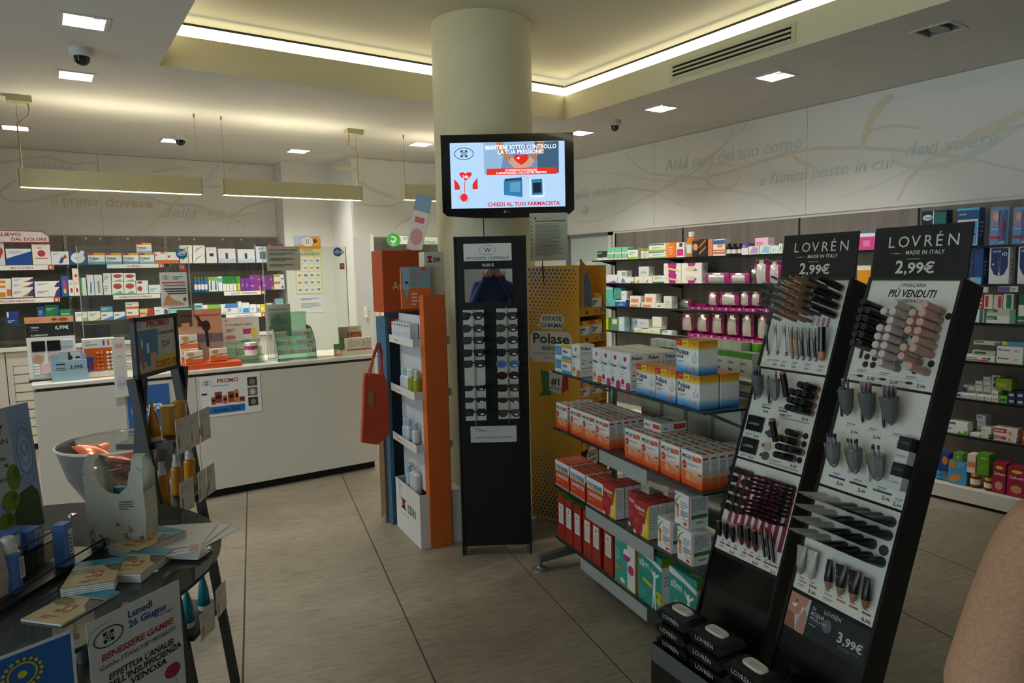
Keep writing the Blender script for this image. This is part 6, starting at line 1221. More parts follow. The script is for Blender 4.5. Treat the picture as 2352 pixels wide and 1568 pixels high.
def make_stand(k, label):
    M = SM_[k]; t = thing('cosmetics_stand', label, 'display stand'); t.matrix_world = M
    B().rbox(-.006, .306, .002, .09, -1.40, .006, BK, .004).obj('body', t)
    fr = B()
    for x in (-.006, .296): fr.box(x, x + .01, -.006, .002, -1.40, .006, BK)
    fr.box(.004, .296, -.006, .002, -.004, .006, BK); fr.obj('frame', t)
    rows = [0, .3445, .692, 1.040]
    if k: rows = [0, .339, .685, 1.026]
    ps = []
    for i in range(3):
        ps.append(B().box(.004, .296, -.0003, .002, -rows[i + 1] + .004, -rows[i] - .004, PANEL).obj('panel', t))
    # upright header board
    R = Matrix.Rotation(radians(18.3 - 7), 4, 'X'); h = B(); h.rbox(-.004, .31, 0, .006, .004, .165, C('111112', .4), .001, R)
    F = Fr(R @ Vector((-.004, -.0002, .004)), (1, 0, 0), R @ Vector((0, 0, 1)), R @ Vector((0, -1, 0))); L = C('c9c7b8', .5)
    x = .05
    for ch, adv in (('L', .034), ('O', .045), ('V', .04), ('R', .037), ('\u00c9', .037), ('N', .04)): h.text(F, ch, x, .096, .05, L, 1); x += adv
    h.rect(F, .062, .076, .078, .0785, '3a8c4c', 1).rect(F, .078, .076, .09, .0785, 'd8d6cc', 1).rect(F, .09, .076, .106, .0785, 'b8343c', 1)
    h.text(F, 'MADE IN ITALY', .115, .073, .017, L, 1, 'l', 1, .125, 0, .08)
    h.rect(F, .12, .058, .165, .0605, '8a8880', 1); h.text(F, '2', .085, .016, .056, L, 1, 'l', 1).text(F, ',99\u20ac', .115, .016, .046, L, 1, 'l', 1, .1)
    h.obj('header_board', t)
    # base pedestal
    b = B(); q = M.inverted()
    b2 = lambda p: tuple(q @ Vector(p))
    e1 = Vector(M.col[0][:3]); nn = Vector((-M.col[1][0], -M.col[1][1], 0)).normalized(); o = Vector(M.translation); o.z = 0
    back = o + (M.col[2].to_3d() * -1.42); back.z = 0; back = back - nn * .13
    def pt(u, d, z): p = back + e1 * u + nn * d; return b2((p.x, p.y, z))
    b.hexa([pt(-.006, .30, 0.0), pt(.306, .30, 0.0), pt(.306, 0, 0.0), pt(-.006, 0, 0.0), pt(-.006, .30, .205), pt(.306, .30, .205), pt(.306, 0, .205), pt(-.006, 0, .205)], BK); b.obj('base', t)
    b = B()
    for u0, u1, d0, d1 in ((-.006, .306, .297, .30), (-.006, -.003, .12, .297), (.303, .306, .12, .297)):
        b.hexa([pt(u0, d1, .205), pt(u1, d1, .205), pt(u1, d0, .205), pt(u0, d0, .205), pt(u0, d1, .27), pt(u1, d1, .27), pt(u1, d0, .27), pt(u0, d0, .27)], clear('smoked_plastic', '5a5a5a', .12, .1))
    b.obj('tray_lip', t)
    return t, M, ps, rows, (back, e1, nn)
def sput(M, me, name, label, cat, u, v, y=0., group=None, rot=None):
    o = link(name, me); tag(o, label, cat, group); o.matrix_world = M @ Matrix.Translation((u, y, -v)) @ (rot or Matrix.Identity(4)); return o
RX = Matrix.Rotation(pi / 2, 4, 'X')       # lathe axis z -> -y, out of the panel
def out(prof, m, n=12): return B().lathe(prof, m, n, RX)
t1, M1, P1_, R1_, base1 = make_stand(0, 'black leaning cosmetics stand with nude pencils and lipsticks')
t2, M2, P2_, R2_, base2 = make_stand(1, 'black leaning cosmetics stand headed by mascaras and foundation tubes')
# ---- stand one, upper field
NUDE, TAN, OLV, PNK = C('c08a62', .35), C('a8653c', .35), C('8a7a58', .35), C('c88a84', .35)
def pencil_out(tip, body): return B().lathe([(.0055, 0), (.0055, .105)], body, 8, RX).lathe([(.0062, .0), (.0062, .03)], CLR, 8, RX).lathe([(.0045, .105), (.0045, .128), (.002, .134)], tip, 8, RX).mesh('pencil')
cols = [(.045, pencil_out(CLR, CLR), 'clear-capped'), (.075, pencil_out(CLR, C('b8aea0', .4)), 'greyish clear-capped'), (.115, pencil_out(CLR, C('8c6a4c', .4)), 'brown clear-capped'), (.156, pencil_out(NUDE, C('b89a80', .4)), 'nude'), (.182, pencil_out(TAN, C('a87858', .4)), 'tan'), (.210, pencil_out(OLV, C('3a342c', .4)), 'olive-tipped dark')]
for i, (u, me, nm) in enumerate(cols):
    for r_ in range(6):
        if (i, r_) in ((0, 0), (5, 5), (1, 5)): continue
        sput(M1, me, 'lip_pencil', '%s pencil sticking out, %s row from the header' % (nm, ORD[r_]), 'pencil', u, .030 + r_ * .0255, 0, 'pencils in the upper field')
mth = B().lathe([(.0085, 0), (.0085, .11), (.006, .13)], C('121214', .3), 10, RX).lathe([(.0125, 0, C('c89080')), (.0125, .012, BK), (.0125, .075)], BK, 14, RX).mesh('thick_stick')
mtp = B().lathe([(.006, 0), (.006, .1, C('d09a90')), (.006, .112)], C('1c1a1a', .3), 8, RX).mesh('pink_tip_stick')
for r_ in range(4):
    sput(M1, mth, 'makeup_stick', 'thick black makeup stick, %s beside the frame under the header' % ORD[r_], 'makeup stick', .272, .033 + r_ * .033, 0, 'thick sticks in the upper field')
    if r_: sput(M1, mtp, 'makeup_stick', 'black stick with pink tip, %s below the header' % ORD[r_ - 1], 'makeup stick', .238, .045 + r_ * .026, 0, 'pink tipped sticks')
b = B()
for x in (.185, .205, .225, .245): b.rect(FP, x, -.172, x + .012, -.14, ('c8a0a0', 'b88a90', '8a8088', 'a86a70')[int((x - .18) * 50)], 1)
def stand_pencil(L, body, tip, r=.0048, cap=True):
    b_ = B().lathe([(r * .5, 0, C('9aa09c')), (r, .012, body), (r, L * .72, tip), (r * .25, L * .93)], body, 9)
    if cap: b_.lathe([(r * 1.25, L * .6), (r * 1.3, L)], CLR, 9)
    return b_.mesh('standing_pencil')
PL = [((-.008, .183), (.034, .293), '17171a', '17171a', 'black eyeliner'), ((.024, .185), (.074, .288), 'c8c6be', 'b07a6c', 'white lip liner'), ((.069, .18), (.115, .289), 'd0cec6', 'a84a4c', 'white and red liner'), ((.104, .187), (.146, .296), 'a8744c', 'a87850', 'tan pencil'), ((.129, .187), (.168, .296), 'a06c48', 'a87048', 'darker tan pencil'), ((.148, .188), (.192, .297), '1c1a1c', 'a06a60', 'black pencil with rose tip'), ((.178, .186), (.219, .296), '2a2628', '9a6458', 'charcoal pencil with brown tip'), ((.207, .188), (.244, .296), '2c2426', 'b07a70', 'charcoal pencil with pink tip')]
for i, ((ua, va), (ub, vb), cb, ct, nm) in enumerate(PL):
    L = .112; me = stand_pencil(L, C(cb, .35), C(ct, .4), .0045 if i < 3 else .0058)
    o = sput(M1, me, 'tester_pencil', '%s standing in a clip below the pencil rows' % nm, 'pencil', ub, vb, -.009, 'tester pencils', Matrix.Rotation(radians(18), 4, 'X') @ Matrix.Rotation(-.1, 4, 'Y'))
    B().box(ub - .006, ub - .001, -.007, 0, -vb - .002, -vb + .012, C('4a4a4a', .4)).obj('clip', t1)
mfo = B().lathe([(.0, 0, C('b8795c')), (.010, .012, C('b8795c')), (.011, .035, BK), (.0125, .036, BK), (.0125, .12)], BK, 14).mesh('primer_tube')
sput(M1, mfo, 'primer_tube', 'black primer tube with flesh cap beside the pencils', 'tube', .272, .298, -.012, None, Matrix.Rotation(radians(14), 4, 'X') @ Matrix.Rotation(-.08, 4, 'Y'))
for i, u in enumerate((.03, .06, .098, .145, .2, .255)):
    caption(b, u, .312 - .0, .024)
    if i: euro(b, u, .330, .011, ('', '599', '699', '599', '599', '699')[i])
b.obj('print', P1_[0])
# ---- stand one, middle field
b = B()
for u, v in ((.06, .492), (.135, .492)): b.rect(FP, u, -v, u + .04, -v + .004, INK, 2); caption(b, u, v - .012, .036); euro(b, u + .01, v + .016, .014, '499')
for u, v, p in ((.055, .604, '699'), (.055, .684, '699')): caption(b, u - .04, v - .006, .03); euro(b, u, v, .014, p)
for v, p in ((.502, '699'), (.668, '699')): caption(b, .15, v, .05); euro(b, .24, v + .004, .015, p); b.rect(FP, .15, -v - .014, .275, -v - .009, 'b88a84', 2)
for u, v in ((.272, .558), (.273, .586), (.271, .643)): B().disc(FP, u, -v, .011, .011, '211a18', 2, 18).obj('hole', P1_[1])
b.rect(FP, .108, -.675, .155, -.520, 'c6c3b8', 1)
b.obj('print', P1_[1])
pal = B().rbox(-.035, .035, -.012, 0, -.028, .028, C('121214', .25), .001); FPL = Fr((-.035, -.0123, -.028), (1, 0, 0), (0, 0, 1)); pal.text(FPL, 'LOVR\u00c9N', .035, .022, .013, C('b8b6ac'), 2, 'c'); pal = pal.mesh('black_palette')
sput(M1, pal, 'eyeshadow_palette', 'black square palette, upper of the two', 'palette', .053, .556, 0, 'square palettes'); sput(M1, pal, 'eyeshadow_palette', 'black square palette, lower of the two', 'palette', .051, .640, 0, 'square palettes')
for (u, v), c_, lb in zip(((.134, .544), (.129, .578), (.129, .625), (.129, .66)), ('cfc49a', '4c4a48', 'c09a84', '4c4a48'), ('pale yellow round tester disc', 'grey clip disc under the yellow disc', 'flesh-toned round tester disc', 'grey clip disc under the flesh disc')):
    sput(M1, B().lathe([(.0155, 0), (.0155, .005)], C(c_, .4), 18, RX).box(-.024, -.012, -.005, 0, -.006, .006, C('4c4a48', .4)).mesh('tester_disc'), 'tester_disc', lb, 'tester', u, v, 0, 'tester discs')
sk = B().lathe([(.0125, 0, C('a87860', .4)), (.0125, .02, C('131315', .3)), (.012, .021), (.012, .062), (.0115, .065)], C('131315', .3), 14, RX).mesh('concealer_stick')
for gi, (rows, nm) in enumerate(((((.393, 2), (.421, 3), (.45, 3), (.477, 3)), 'upper'), (((.559, 1), (.586, 2), (.615, 3), (.644, 2)), 'lower'))):
    rr, gname = rows, nm
    for ri, (v, n) in enumerate(rr):
        for c_ in range(n): sput(M1, sk, 'concealer_stick', 'stubby black concealer stick, %s group, %s row, %s from the frame' % (gname, ORD[ri], ORD[c_]), 'concealer', (.274 if (gi == 0 or ri == 2) else .248) - c_ * .026, v, 0, 'concealer sticks')
for i, (u, v, L) in enumerate(((.186, .44, .09), (.186, .60, .08))): sput(M1, B().lathe([(.0115, 0), (.0115, L * .92, C('d8482c')), (.0105, L)], C('131315', .3), 14).mesh('upright_stick'), 'tester_stick', 'black tester stick with red top, %s' % ('beside the upper concealers', 'beside the lower concealers')[i], 'tester', u, v, -.035, 'red topped testers', Matrix.Rotation(radians(26), 4, 'X') @ Matrix.Rotation(-.12, 4, 'Y'))
def cup(r, L, tint): return B().lathe([(.002, 0), (r * .45, L * .1), (r * .8, L * .35), (r * .95, L * .7), (r, L)], clear('cup_' + tint, tint, .12, .08), 16).lathe([(r * 1.01, L * .9), (r * 1.03, L * .93), (r * 1.01, L * .96)], clear('cup_' + tint, tint, .12, .08), 16)
def cup_set(M, u, v, r, L, tint, pc, n, label, ptip, lean=20, topc=None):
    """pointed clear cup hooked on the panel, with its pencils"""
    rot = Matrix.Rotation(radians(lean), 4, 'X') @ Matrix.Rotation(-.1, 4, 'Y'); y = -.032
    t_ = tag(link('pencil_cup', cup(r, L, tint).mesh('pencil_cup')), label, 'cup', 'clear pencil cups'); t_.matrix_world = M @ Matrix.Translation((u, y, -v)) @ rot
    pm = B().lathe([(.0028, 0, pc), (.0034, .006, pc), (.0034, L * 1.05, ptip), (.001 if topc is None else .0034, L * 1.18)], pc, 7); 
    if topc is None: pm.lathe([(.0042, L * .98), (.0044, L * 1.22)], CLR, 7)
    pm = pm.mesh('cup_pencil')
    for j in range(n):
        a = j * 2.4; q = r * .5 * sqrt((j + .5) / n)
        o = tag(link('eye_pencil', pm), 'pencil in the %s, %s one' % (label.split(' hooked')[0], ORD[j]), 'pencil', 'pencils in clear cups'); o.matrix_world = M @ Matrix.Translation((u, y, -v)) @ rot @ Matrix.Translation((q * cos(a), q * sin(a), L * .16)) @ Matrix.Rotation(.06 * cos(a), 4, 'Y')
DK = C('1c1b1d', .35)
cup_set(M1, .066, .462, .022, .085, 'b8b8b8', DK, 7, 'full clear cup hooked over the black palettes', C('8a8a8a'))
cup_set(M1, .140, .462, .022, .08, 'c8c8c4', DK, 1, 'nearly empty clear cup hooked beside the full one', C('8a8a8a'))
for i, (u, v, c_) in enumerate(((.030, .470, 'a8302c'), (.098, .473, 'd03a2c'))): sput(M1, B().lathe([(.004, 0), (.0045, .05, C(c_)), (.0045, .075, C('2a2a2c')), (.002, .1)], C('161618', .3), 9).mesh('brow_pencil'), 'brow_pencil', 'thin black pencil with red band, %s the full cup' % ('left of', 'right of')[i], 'pencil', u, v, -.012, 'red banded pencils', Matrix.Rotation(radians(16), 4, 'X') @ Matrix.Rotation(-.1, 4, 'Y'))
# ---- stand one, lipstick field
b = B(); reds = ['8c3a3a', '9c2438', '8c1c28', '7c3438', '9c3440', '84182c', '9c3038', '8c2430', '7c1c24']
for i in range(9): x = .03 + i * .03; b.rect(FP, x, -.93 - (.03 if i > 5 else 0), x + .017, -.735, reds[i], 1)
for i, u in enumerate((.035, .066, .098, .142, .172, .205, .238, .258, .278)):
    b.rect(FP, u - .012, -1.013, u + .010, -1.008, reds[i % 3 + 1], 2); caption(b, u - .006, 1.0, .012)
for u in (.075, .183): euro(b, u, 1.032, .014, '699')
euro(b, .262, 1.033, .013, '399')
for u in (.022, .125, .232): caption(b, u, 1.022, .024)
b.obj('print', P1_[2])
lf = B().lathe([(.0125, 0, BK), (.0125, .03, C('1c1a1c', .3)), (.0115, .031, C('b8707c', .35)), (.0115, .033)], BK, 16, RX).mesh('lipstick_face')
for r_ in range(5):
    for c_ in range(3):
        if (r_, c_) == (1, 1): continue
        sput(M1, lf, 'lipstick', 'lipstick with pink end disc, %s row, %s from the gondola' % (ORD[r_], ORD[c_]), 'lipstick', .022 + c_ * .033, .739 + r_ * .0345, 0, 'lipsticks with pink ends')
cap_ = C('16141a', .3)
for r_ in range(10):
    for c_ in range(5):
        if (r_ * 5 + c_) % 11 == 7: continue
        col = ('7c1c48', '8c2454', '6a1830', '9c2c60', '5c1c2c')[(r_ + c_ * 2) % 5]
        me = B().lathe([(.0055, 0), (.0055, .058), (.005, .06, C(col, .25)), (.005, .082), (.0035, .085)], cap_, 8, RX).mesh('lip_gloss')
        sput(M1, me, 'lip_gloss', 'dark lip gloss with magenta end, %s row, %s from the frame' % (ORD[r_], ORD[c_]), 'lip gloss', .278 - c_ * .028 - (.004 if r_ % 2 else 0), .735 + r_ * .0148, 0, 'lip glosses')
BL = [((.013, .934), (.030, .991), 0), ((.044, .935), (.063, .991), 0), ((.072, .938), (.096, .992), 0), ((.107, .915), (.134, .988), 1), ((.136, .921), (.167, .989), 1), ((.168, .919), (.199, .989), 1)]
for i, ((ua, va), (ub, vb), kd) in enumerate(BL):
    L = .062 if kd == 0 else .078
    me = B().lathe([(.001, 0, BK if kd == 0 else C('6c2c30', .25)), (.007, .008, BK if kd == 0 else C('6c2c30', .25)), (.0105, .03, BK), (.011, .031, BK), (.011, L * .96, C('d8482c')), (.0108, L)], BK, 14).mesh('tester_lipstick')
    sput(M1, me, 'tester_lipstick', 'pointed black tester lipstick with red top, %s from the gondola' % ORD[i], 'lipstick', ub, vb, -.014, 'tester lipsticks', Matrix.Rotation(radians(18), 4, 'X') @ Matrix.Rotation(-.12, 4, 'Y'))
for i, (u, v) in enumerate(((.236, .994), (.257, .996), (.277, .997))): sput(M1, B().lathe([(.003, 0), (.005, .012), (.005, .08, C('7c1c30')), (.0035, .108)], C('17151a', .3), 9).mesh('lip_pen'), 'lip_pen', 'slim dark lip pen, %s from the frame' % ORD[2 - i], 'pencil', u, v, -.01, 'slim lip pens', Matrix.Rotation(radians(12), 4, 'X') @ Matrix.Rotation(-.28, 4, 'Y'))
B().box(.006, .294, -.001, .002, -1.168, -1.052, C('3a3a3a', .08, .9)).obj('mirror', t1)
# ---- stand two, mascaras
b = B(); b.text(FP, 'I MASCARA', .15, -.024, .017, INK, 2, 'c', 0, .085, .15).text(FP, 'PI\u00d9 VENDUTI', .152, -.056, .033, INK, 2, 'c', 1, .155, .18).text(FP, 'IN FARMACIA', .148, -.074, .017, INK, 2, 'c', 0, .1, .15)
for u, v in ((.057, .254), (.058, .279), (.085, .278), (.085, .255), (.269, .253), (.195, .176), (.285, .11), (.225, .279)): B().disc(FP, u, -v, .0105, .0105, '26221f', 2, 16).obj('hole', P2_[0])
b.rect(FP, .028, -.262, .04, -.215, '2c2c2e', 2)
for i, u in enumerate((.055, .135, .222)):
    caption(b, u - .02, .300, .032); b.rect(FP, u - .045, -.3065, u + .045, -.306, INK2, 2); b.stroke(FP, [(u - .045, -.318), (u - .015, -.318)], .0015, INK, 2).disc(FP, u - .005, -.318, .013, .0045, '2c2c2e', 2, 12); euro(b, u + .02, .327, .016, '399')
b.obj('print', P2_[0])
def tube_out(c_, cap): return B().lathe([(.0115, 0, C(cap, .3)), (.0115, .03, C(c_, .3)), (.0118, .031), (.0118, .084), (.0105, .0865)], C(c_, .3), 14, RX).mesh('mascara')
mb_, mw_, mk_ = tube_out('101012', '0c0c0e'), tube_out('c4b4ac', '7c8078'), tube_out('c49a8c', 'b0887c')
MS = [(.062, (0, 1, 2, 3, 4, 5), mb_, 'black', 'outer'), (.087, (1, 2, 3, 4, 5), mb_, 'black', 'inner'), (.142, (1, 3, 4, 5, 6), mw_, 'pearl grey', 'outer'), (.171, (0, 1, 2, 3, 4, 5, 6, 7), mw_, 'pearl grey', 'inner'), (.234, (1, 2, 3, 5, 6), mk_, 'rose pink', 'inner'), (.264, (0, 1, 2, 3, 4, 5, 7), mk_, 'rose pink', 'outer')]
for u, rs, me, nm, cn in MS:
    for r_ in rs: sput(M2, me, 'mascara', '%s mascara sticking out, %s column, %s row under the heading' % (nm, cn, ORD[r_]), 'mascara', u, .098 + r_ * .026, 0, 'mascaras on the leaning stand')
# ---- stand two, pencils
b = B()
for i, u in enumerate((.035, .115, .195)): caption(b, u + .012, .474, .03); b.rect(FP, u, -.4835, u + .06, -.483, INK2, 2); euro(b, u + .032, .5, .015, ('399', '299', '299')[i])
for i, (u, c_) in enumerate(((.03, '25205c'), (.108, '241614'), (.19, '2c4c44'))): caption(b, u + .012, .637, .03); b.rect(FP, u, -.651, u + .062, -.645, c_, 2); euro(b, u + .034, .668, .015, '299')
caption(b, .265, .655, .025); euro(b, .262, .675, .015, '299')
b.obj('print', P2_[1])
GRY = C('3a3a3c', .35)
cup_set(M2, .068, .452, .024, .085, '8c8c8c', GRY, 3, 'dark eyeliner cup hooked first on the mascara stand', C('2a2a2c'))
cup_set(M2, .144, .453, .025, .085, 'a8a8a8', GRY, 7, 'red-tipped pencil cup hooked second on the mascara stand', C('a8302c'))
cup_set(M2, .220, .453, .027, .085, 'a8a8a8', GRY, 9, 'fullest pencil cup hooked third on the mascara stand', C('7c2824'))
cup_set(M2, .068, .620, .024, .08, 'd4d4d0', C('8a8a8c', .4), 7, 'navy-topped pencil cup hooked in the lower row', C('1c1c58'), 20, 1)
cup_set(M2, .145, .620, .025, .08, 'd4d4d0', C('8a8684', .4), 6, 'brown-topped pencil cup hooked in the lower row', C('2c1c18'), 20, 1)
cup_set(M2, .222, .621, .027, .08, 'd4d4d0', C('8a8a88', .4), 3, 'black-topped pencil cup hooked in the lower row', C('14181a'), 20, 1)
for i, (u, v, c1, c2) in enumerate(((.030, .458, '161618', '161618'), (.108, .462, '161618', 'd0302c'), (.182, .464, '161618', 'c02c2c'), (.103, .626, 'c8c8c4', 'd0302c'), (.178, .632, 'c8c8c4', 'c83030'))):
    sput(M2, B().lathe([(.002, 0), (.0045, .01), (.0045, .055, C(c2)), (.0045, .072, CLR), (.004, .095)], C(c1, .3), 9).mesh('tester_pencil'), 'tester_pencil', ['plain black tester pencil at the panel edge', 'black tester pencil with red band after the first cup', 'black tester pencil with red band after the second cup', 'white tester pencil with red band after the navy cup', 'white tester pencil with red band after the brown cup'][i], 'pencil', u, v, -.01, 'tester pencils on the mascara stand', Matrix.Rotation(radians(15), 4, 'X') @ Matrix.Rotation(-.14, 4, 'Y'))
for i, v in enumerate((.514, .5525, .591, .629)):
    cc = '1c1c1e' if i % 2 == 0 else 'c2c0ba'; q = B().rbox(-.02, .02, -.036, 0, 0, .0375, C(cc, .35), .0008); FQ = Fr((-.02, -.0362, 0), (1, 0, 0), (0, 0, 1)); q.text(FQ, 'LOVR\u00c9N', .02, .017, .008, C('77757a' if i % 2 == 0 else '6a6862'), 1, 'c')
    sput(M2, q.mesh('small_box'), 'sharpener_box', '%s sharpener box, %s in the column by the frame' % (('black', 'white')[i % 2], ('top', 'second', 'third', 'bottom')[i]), 'box', .275, v, 0, 'sharpener boxes')
# ---- stand two, foundations
def crimp_tube(c_, r, L):
    """tube whose round base tapers to a flat crimped end"""
    b_ = B(); n = 14; st_ = []
    for k in range(5):
        f = k / 4; sx = r * (1 + .25 * f); sz = r * (1 - f) ** .7 * (1 if f < 1 else 0) + .0008
        st_.append([(sx * cos(2 * pi * i / n), -L * f, sz * sin(2 * pi * i / n)) for i in range(n)])
    vs = [p for s_ in st_ for p in s_]; fs = [(k * n + i, k * n + (i + 1) % n, (k + 1) * n + (i + 1) % n, (k + 1) * n + i) for k in range(4) for i in range(n)]
    return b_.add(vs, [f[::-1] for f in fs], C(c_, .35), True)
ft = crimp_tube('232324', .0155, .105).mesh('foundation_tube'); fw = crimp_tube('bcb9ae', .0155, .11).mesh('cream_tube')
for r_, v in enumerate((.722, .762, .801, .840)):
    for c_, u in enumerate((.034, .082)): sput(M2, fw, 'cream_tube', 'silvery cream tube sticking out, %s row, %s from the panel edge' % (ORD[r_], ORD[c_]), 'tube', u, v, 0, 'cream tubes')
    for c_, u in enumerate((.144, .188, .231, .271)):
        if (r_, c_) == (2, 3): continue
        sput(M2, ft, 'foundation_tube', 'black foundation tube sticking out, %s row, %s from the cream tubes' % (ORD[r_], ORD[c_]), 'tube', u, v, 0, 'foundation tubes')
b = B(); b.disc(FP, .27, -.806, .0155, .0155, '343436', 2, 20)
for i, (u, c_) in enumerate(((.02, 'b87a58'), (.06, '9c5c54'), (.118, 'c4968c'), (.164, 'a8703c'), (.208, 'a85c3c'), (.252, '8c4c30'))):
    b.rect(FP, u, -.997, u + .03, -.991, c_, 2); b.rect(FP, u, -.985, u + .018, -.982, INK2, 2)
caption(b, .02, 1.006, .026); caption(b, .118, 1.008, .036); euro(b, .062, 1.016, .017, '399'); euro(b, .256, 1.017, .017, '699')
b.obj('print', P2_[2])
def hang_tube(c_, cap, face=True, prof=False, txt='cfcdc4'):
    w = .021 if not prof else .010; L = .09; b_ = B(); n = 12; st_ = []
    for z, rx, ry in ((.0, .002, .002), (.006, .008, .008), (.026, .0125, .0125), (.028, .0135, .0135), (.06, (.0135 + w) / 2, .009), (L, w, .0012)):
        st_.append([(rx * cos(2 * pi * i / n), ry * sin(2 * pi * i / n), z) for i in range(n)])
    fs = lambda k: [(k * n + i, k * n + (i + 1) % n, (k + 1) * n + (i + 1) % n, (k + 1) * n + i) for i in range(n)]
    vs = [p for s_ in st_ for p in s_]; b_.add(vs, fs(0) + fs(1), C(cap, .35), True).add(vs, fs(2) + fs(3) + fs(4), C(c_, .3), True)
    if face:
        F = Fr((-.014, -.0075, .055), (1, 0, 0), (0, .22, .97)); b_.text(F, 'LOVR\u00c9N', .014, .012, .008, C(txt), 3, 'c').disc(F, .012, .002, .0055, .006, 'd8442c', 4, 14)
    return b_.mesh('hanging_tube')
HT = [(.036, .974, hang_tube('9a968c', '8a867c', False), 'cream tube hanging with its small-print back outward'), (.078, .974, hang_tube('b6b3a8', 'aeaba2', True, False, '4a4a48'), 'cream tube hanging with a red dot'), (.144, .978, hang_tube('1b1b1d', 'a07258', False, True), 'black foundation tube hanging in profile, far one'), (.187, .978, hang_tube('1b1b1d', 'a07258'), 'black foundation tube hanging with a red dot, far one'), (.232, .978, hang_tube('1b1b1d', 'a86e50'), 'black foundation tube hanging with a red dot, near one'), (.274, .98, hang_tube('1b1b1d', '94603c', False, True), 'black foundation tube hanging in profile, near one')]
for u, v, me, lb in HT: sput(M2, me, 'hanging_tube', lb, 'tube', u - .004, v, -.016, 'hanging tester tubes', Matrix.Rotation(radians(8), 4, 'X') @ Matrix.Rotation(-.1, 4, 'Y'))
# micellar water picture at the foot of stand two
b = B(); b.box(.006, .294, -.001, .002, -1.143, -1.034, C('2b2f31', .2)); F = Fr((.006, -.0012, -1.143), (1, 0, 0), (0, 0, 1)); S_ = C('b07a64'); S2 = C('8a5644')
b.rect(F, 0, 0, .078, .109, 'a9aeaa', 1).shape(F, [(0, .109), (.07, .109), (.066, .085), (.05, .055), (.03, .045), (.0, .05)], S_, 2).shape(F, [(.0, .05), (.03, .045), (.045, .0), (.0, .0)], S2, 2).shape(F, [(.05, .0), (.078, .0), (.074, .06), (.062, .075), (.05, .05), (.045, .02)], S_, 3).shape(F, [(.05, .048), (.062, .075), (.058, .08), (.052, .072)], C('c8c0b4'), 4).shape(F, [(.012, .075), (.034, .08), (.03, .07), (.018, .066)], C('d8cfc8'), 3).disc(F, .028, .088, .006, .005, '7c4c40', 3, 10)
W_ = C('b9bdb6', .5); b.text(F, 'DI', .088, .086, .014, W_, 2).text(F, 'ACQUA', .086, .07, .016, W_, 2, 'l', 1, .05).text(F, 'MICELLARE', .086, .056, .014, W_, 2, 'l', 0, .062).rect(F, .086, .05, .145, .0505, W_, 2).lines(F, .086, .04, .14, .047, 1, '8a8e8a', 2)
b.text(F, 'LOVR\u00c9N', .13, .09, .018, W_, 2, 'l', 0, .062).text(F, '3', .19, .036, .042, W_, 2, 'l', 1).text(F, ',99\u20ac', .212, .036, .034, W_, 2, 'l', 1, .066).disc(F, .15, .06, .016, .02, '55595c', 1.5, 16).lines(F, .2, .02, .28, .03, 2, '5a5e5c', 2)
b.obj('picture_panel', t2)
# wipes packs stacked in the trays
wp = B(); nx, ny = 9, 5; w, d, h = .17, .1, .05; vs = []; 
for side in (0, 1):
    for j in range(ny):
        for i in range(nx):
            u, v = i / (nx - 1), j / (ny - 1); e = min(1, sin(pi * u) * 2.6) ** .6 * min(1, sin(pi * v) * 1.8 + .45) ** .5
            vs.append(((u - .5) * w, v * d, h / 2 + (-1 if side == 0 else 1) * (h / 2) * e * (1 if 0 < i < nx - 1 else .06)))
n = nx * ny; fs = []
for j in range(ny - 1):
    for i in range(nx - 1): a = j * nx + i; fs += [(n + a, n + a + 1, n + a + nx + 1, n + a + nx), (a, a + nx, a + nx + 1, a + 1)]
for i in range(nx - 1): fs += [(i, i + 1, n + i + 1, n + i), ((ny - 1) * nx + i, n + (ny - 1) * nx + i, n + (ny - 1) * nx + i + 1, (ny - 1) * nx + i + 1)]
for j in range(ny - 1): fs += [(j * nx, n + j * nx, n + (j + 1) * nx, (j + 1) * nx), (j * nx + nx - 1, (j + 1) * nx + nx - 1, n + (j + 1) * nx + nx - 1, n + j * nx + nx - 1)]
wp.add(vs, fs, C('141416', .25), False); F = Fr((-.06, -.0005, .006), (1, 0, 0), (0, 0, 1)); wp.text(F, 'LOVR\u00c9N', .055, .014, .022, C('b4b2a8'), 2, 'c', 0, .085); wpm = wp.mesh('wipes_pack')
# lid parts
lidm = B(); nn_ = 24; pts = [(.042 * (abs(cos(a)) ** .6) * (1 if cos(a) > 0 else -1), .023 * (abs(sin(a)) ** .6) * (1 if sin(a) > 0 else -1)) for a in [2 * pi * (i + .5) / nn_ for i in range(nn_)]]
lidm.prism(pts, .0, .005, C('cfccbe', .3)).prism([(x * .92, y * .9) for x, y in pts], .005, .008, C('d4d1c4', .3)); F = Fr((-.03, -.01, .008), (1, 0, 0), (0, 1, 0)); lidm.text(F, 'LOVR\u00c9N', .03, .006, .009, C('8a887e'), 1, 'c').lines(F, .015, -.002, .045, .004, 1, '9a988e', 1); lidm = lidm.mesh('lid')
for k, (bs, us) in enumerate(((base1, (.075, .24)), (base2, (.075, .24)))):
    bk, e1, nv = bs; ang = atan2(e1.y, e1.x)
    for c_, u in enumerate(us):
        for z in range(4):
            p = bk + e1 * (u + (.004 if z % 2 else 0)) + nv * (.285 - .006 * (z % 2))
            o = tag(link('wipes_pack', wpm, None, (p.x, p.y, .2055 + z * .0505), ang), 'black wipes pack, %s of the %s stack at the %s stand' % (('lowest', 'second', 'third', 'lidded top')[z], ('far', 'near')[c_], ('pencil', 'mascara')[k]), 'wipes', 'black wipes packs')
            if z == 3: link('lid', lidm, o, (0, .05, .049))
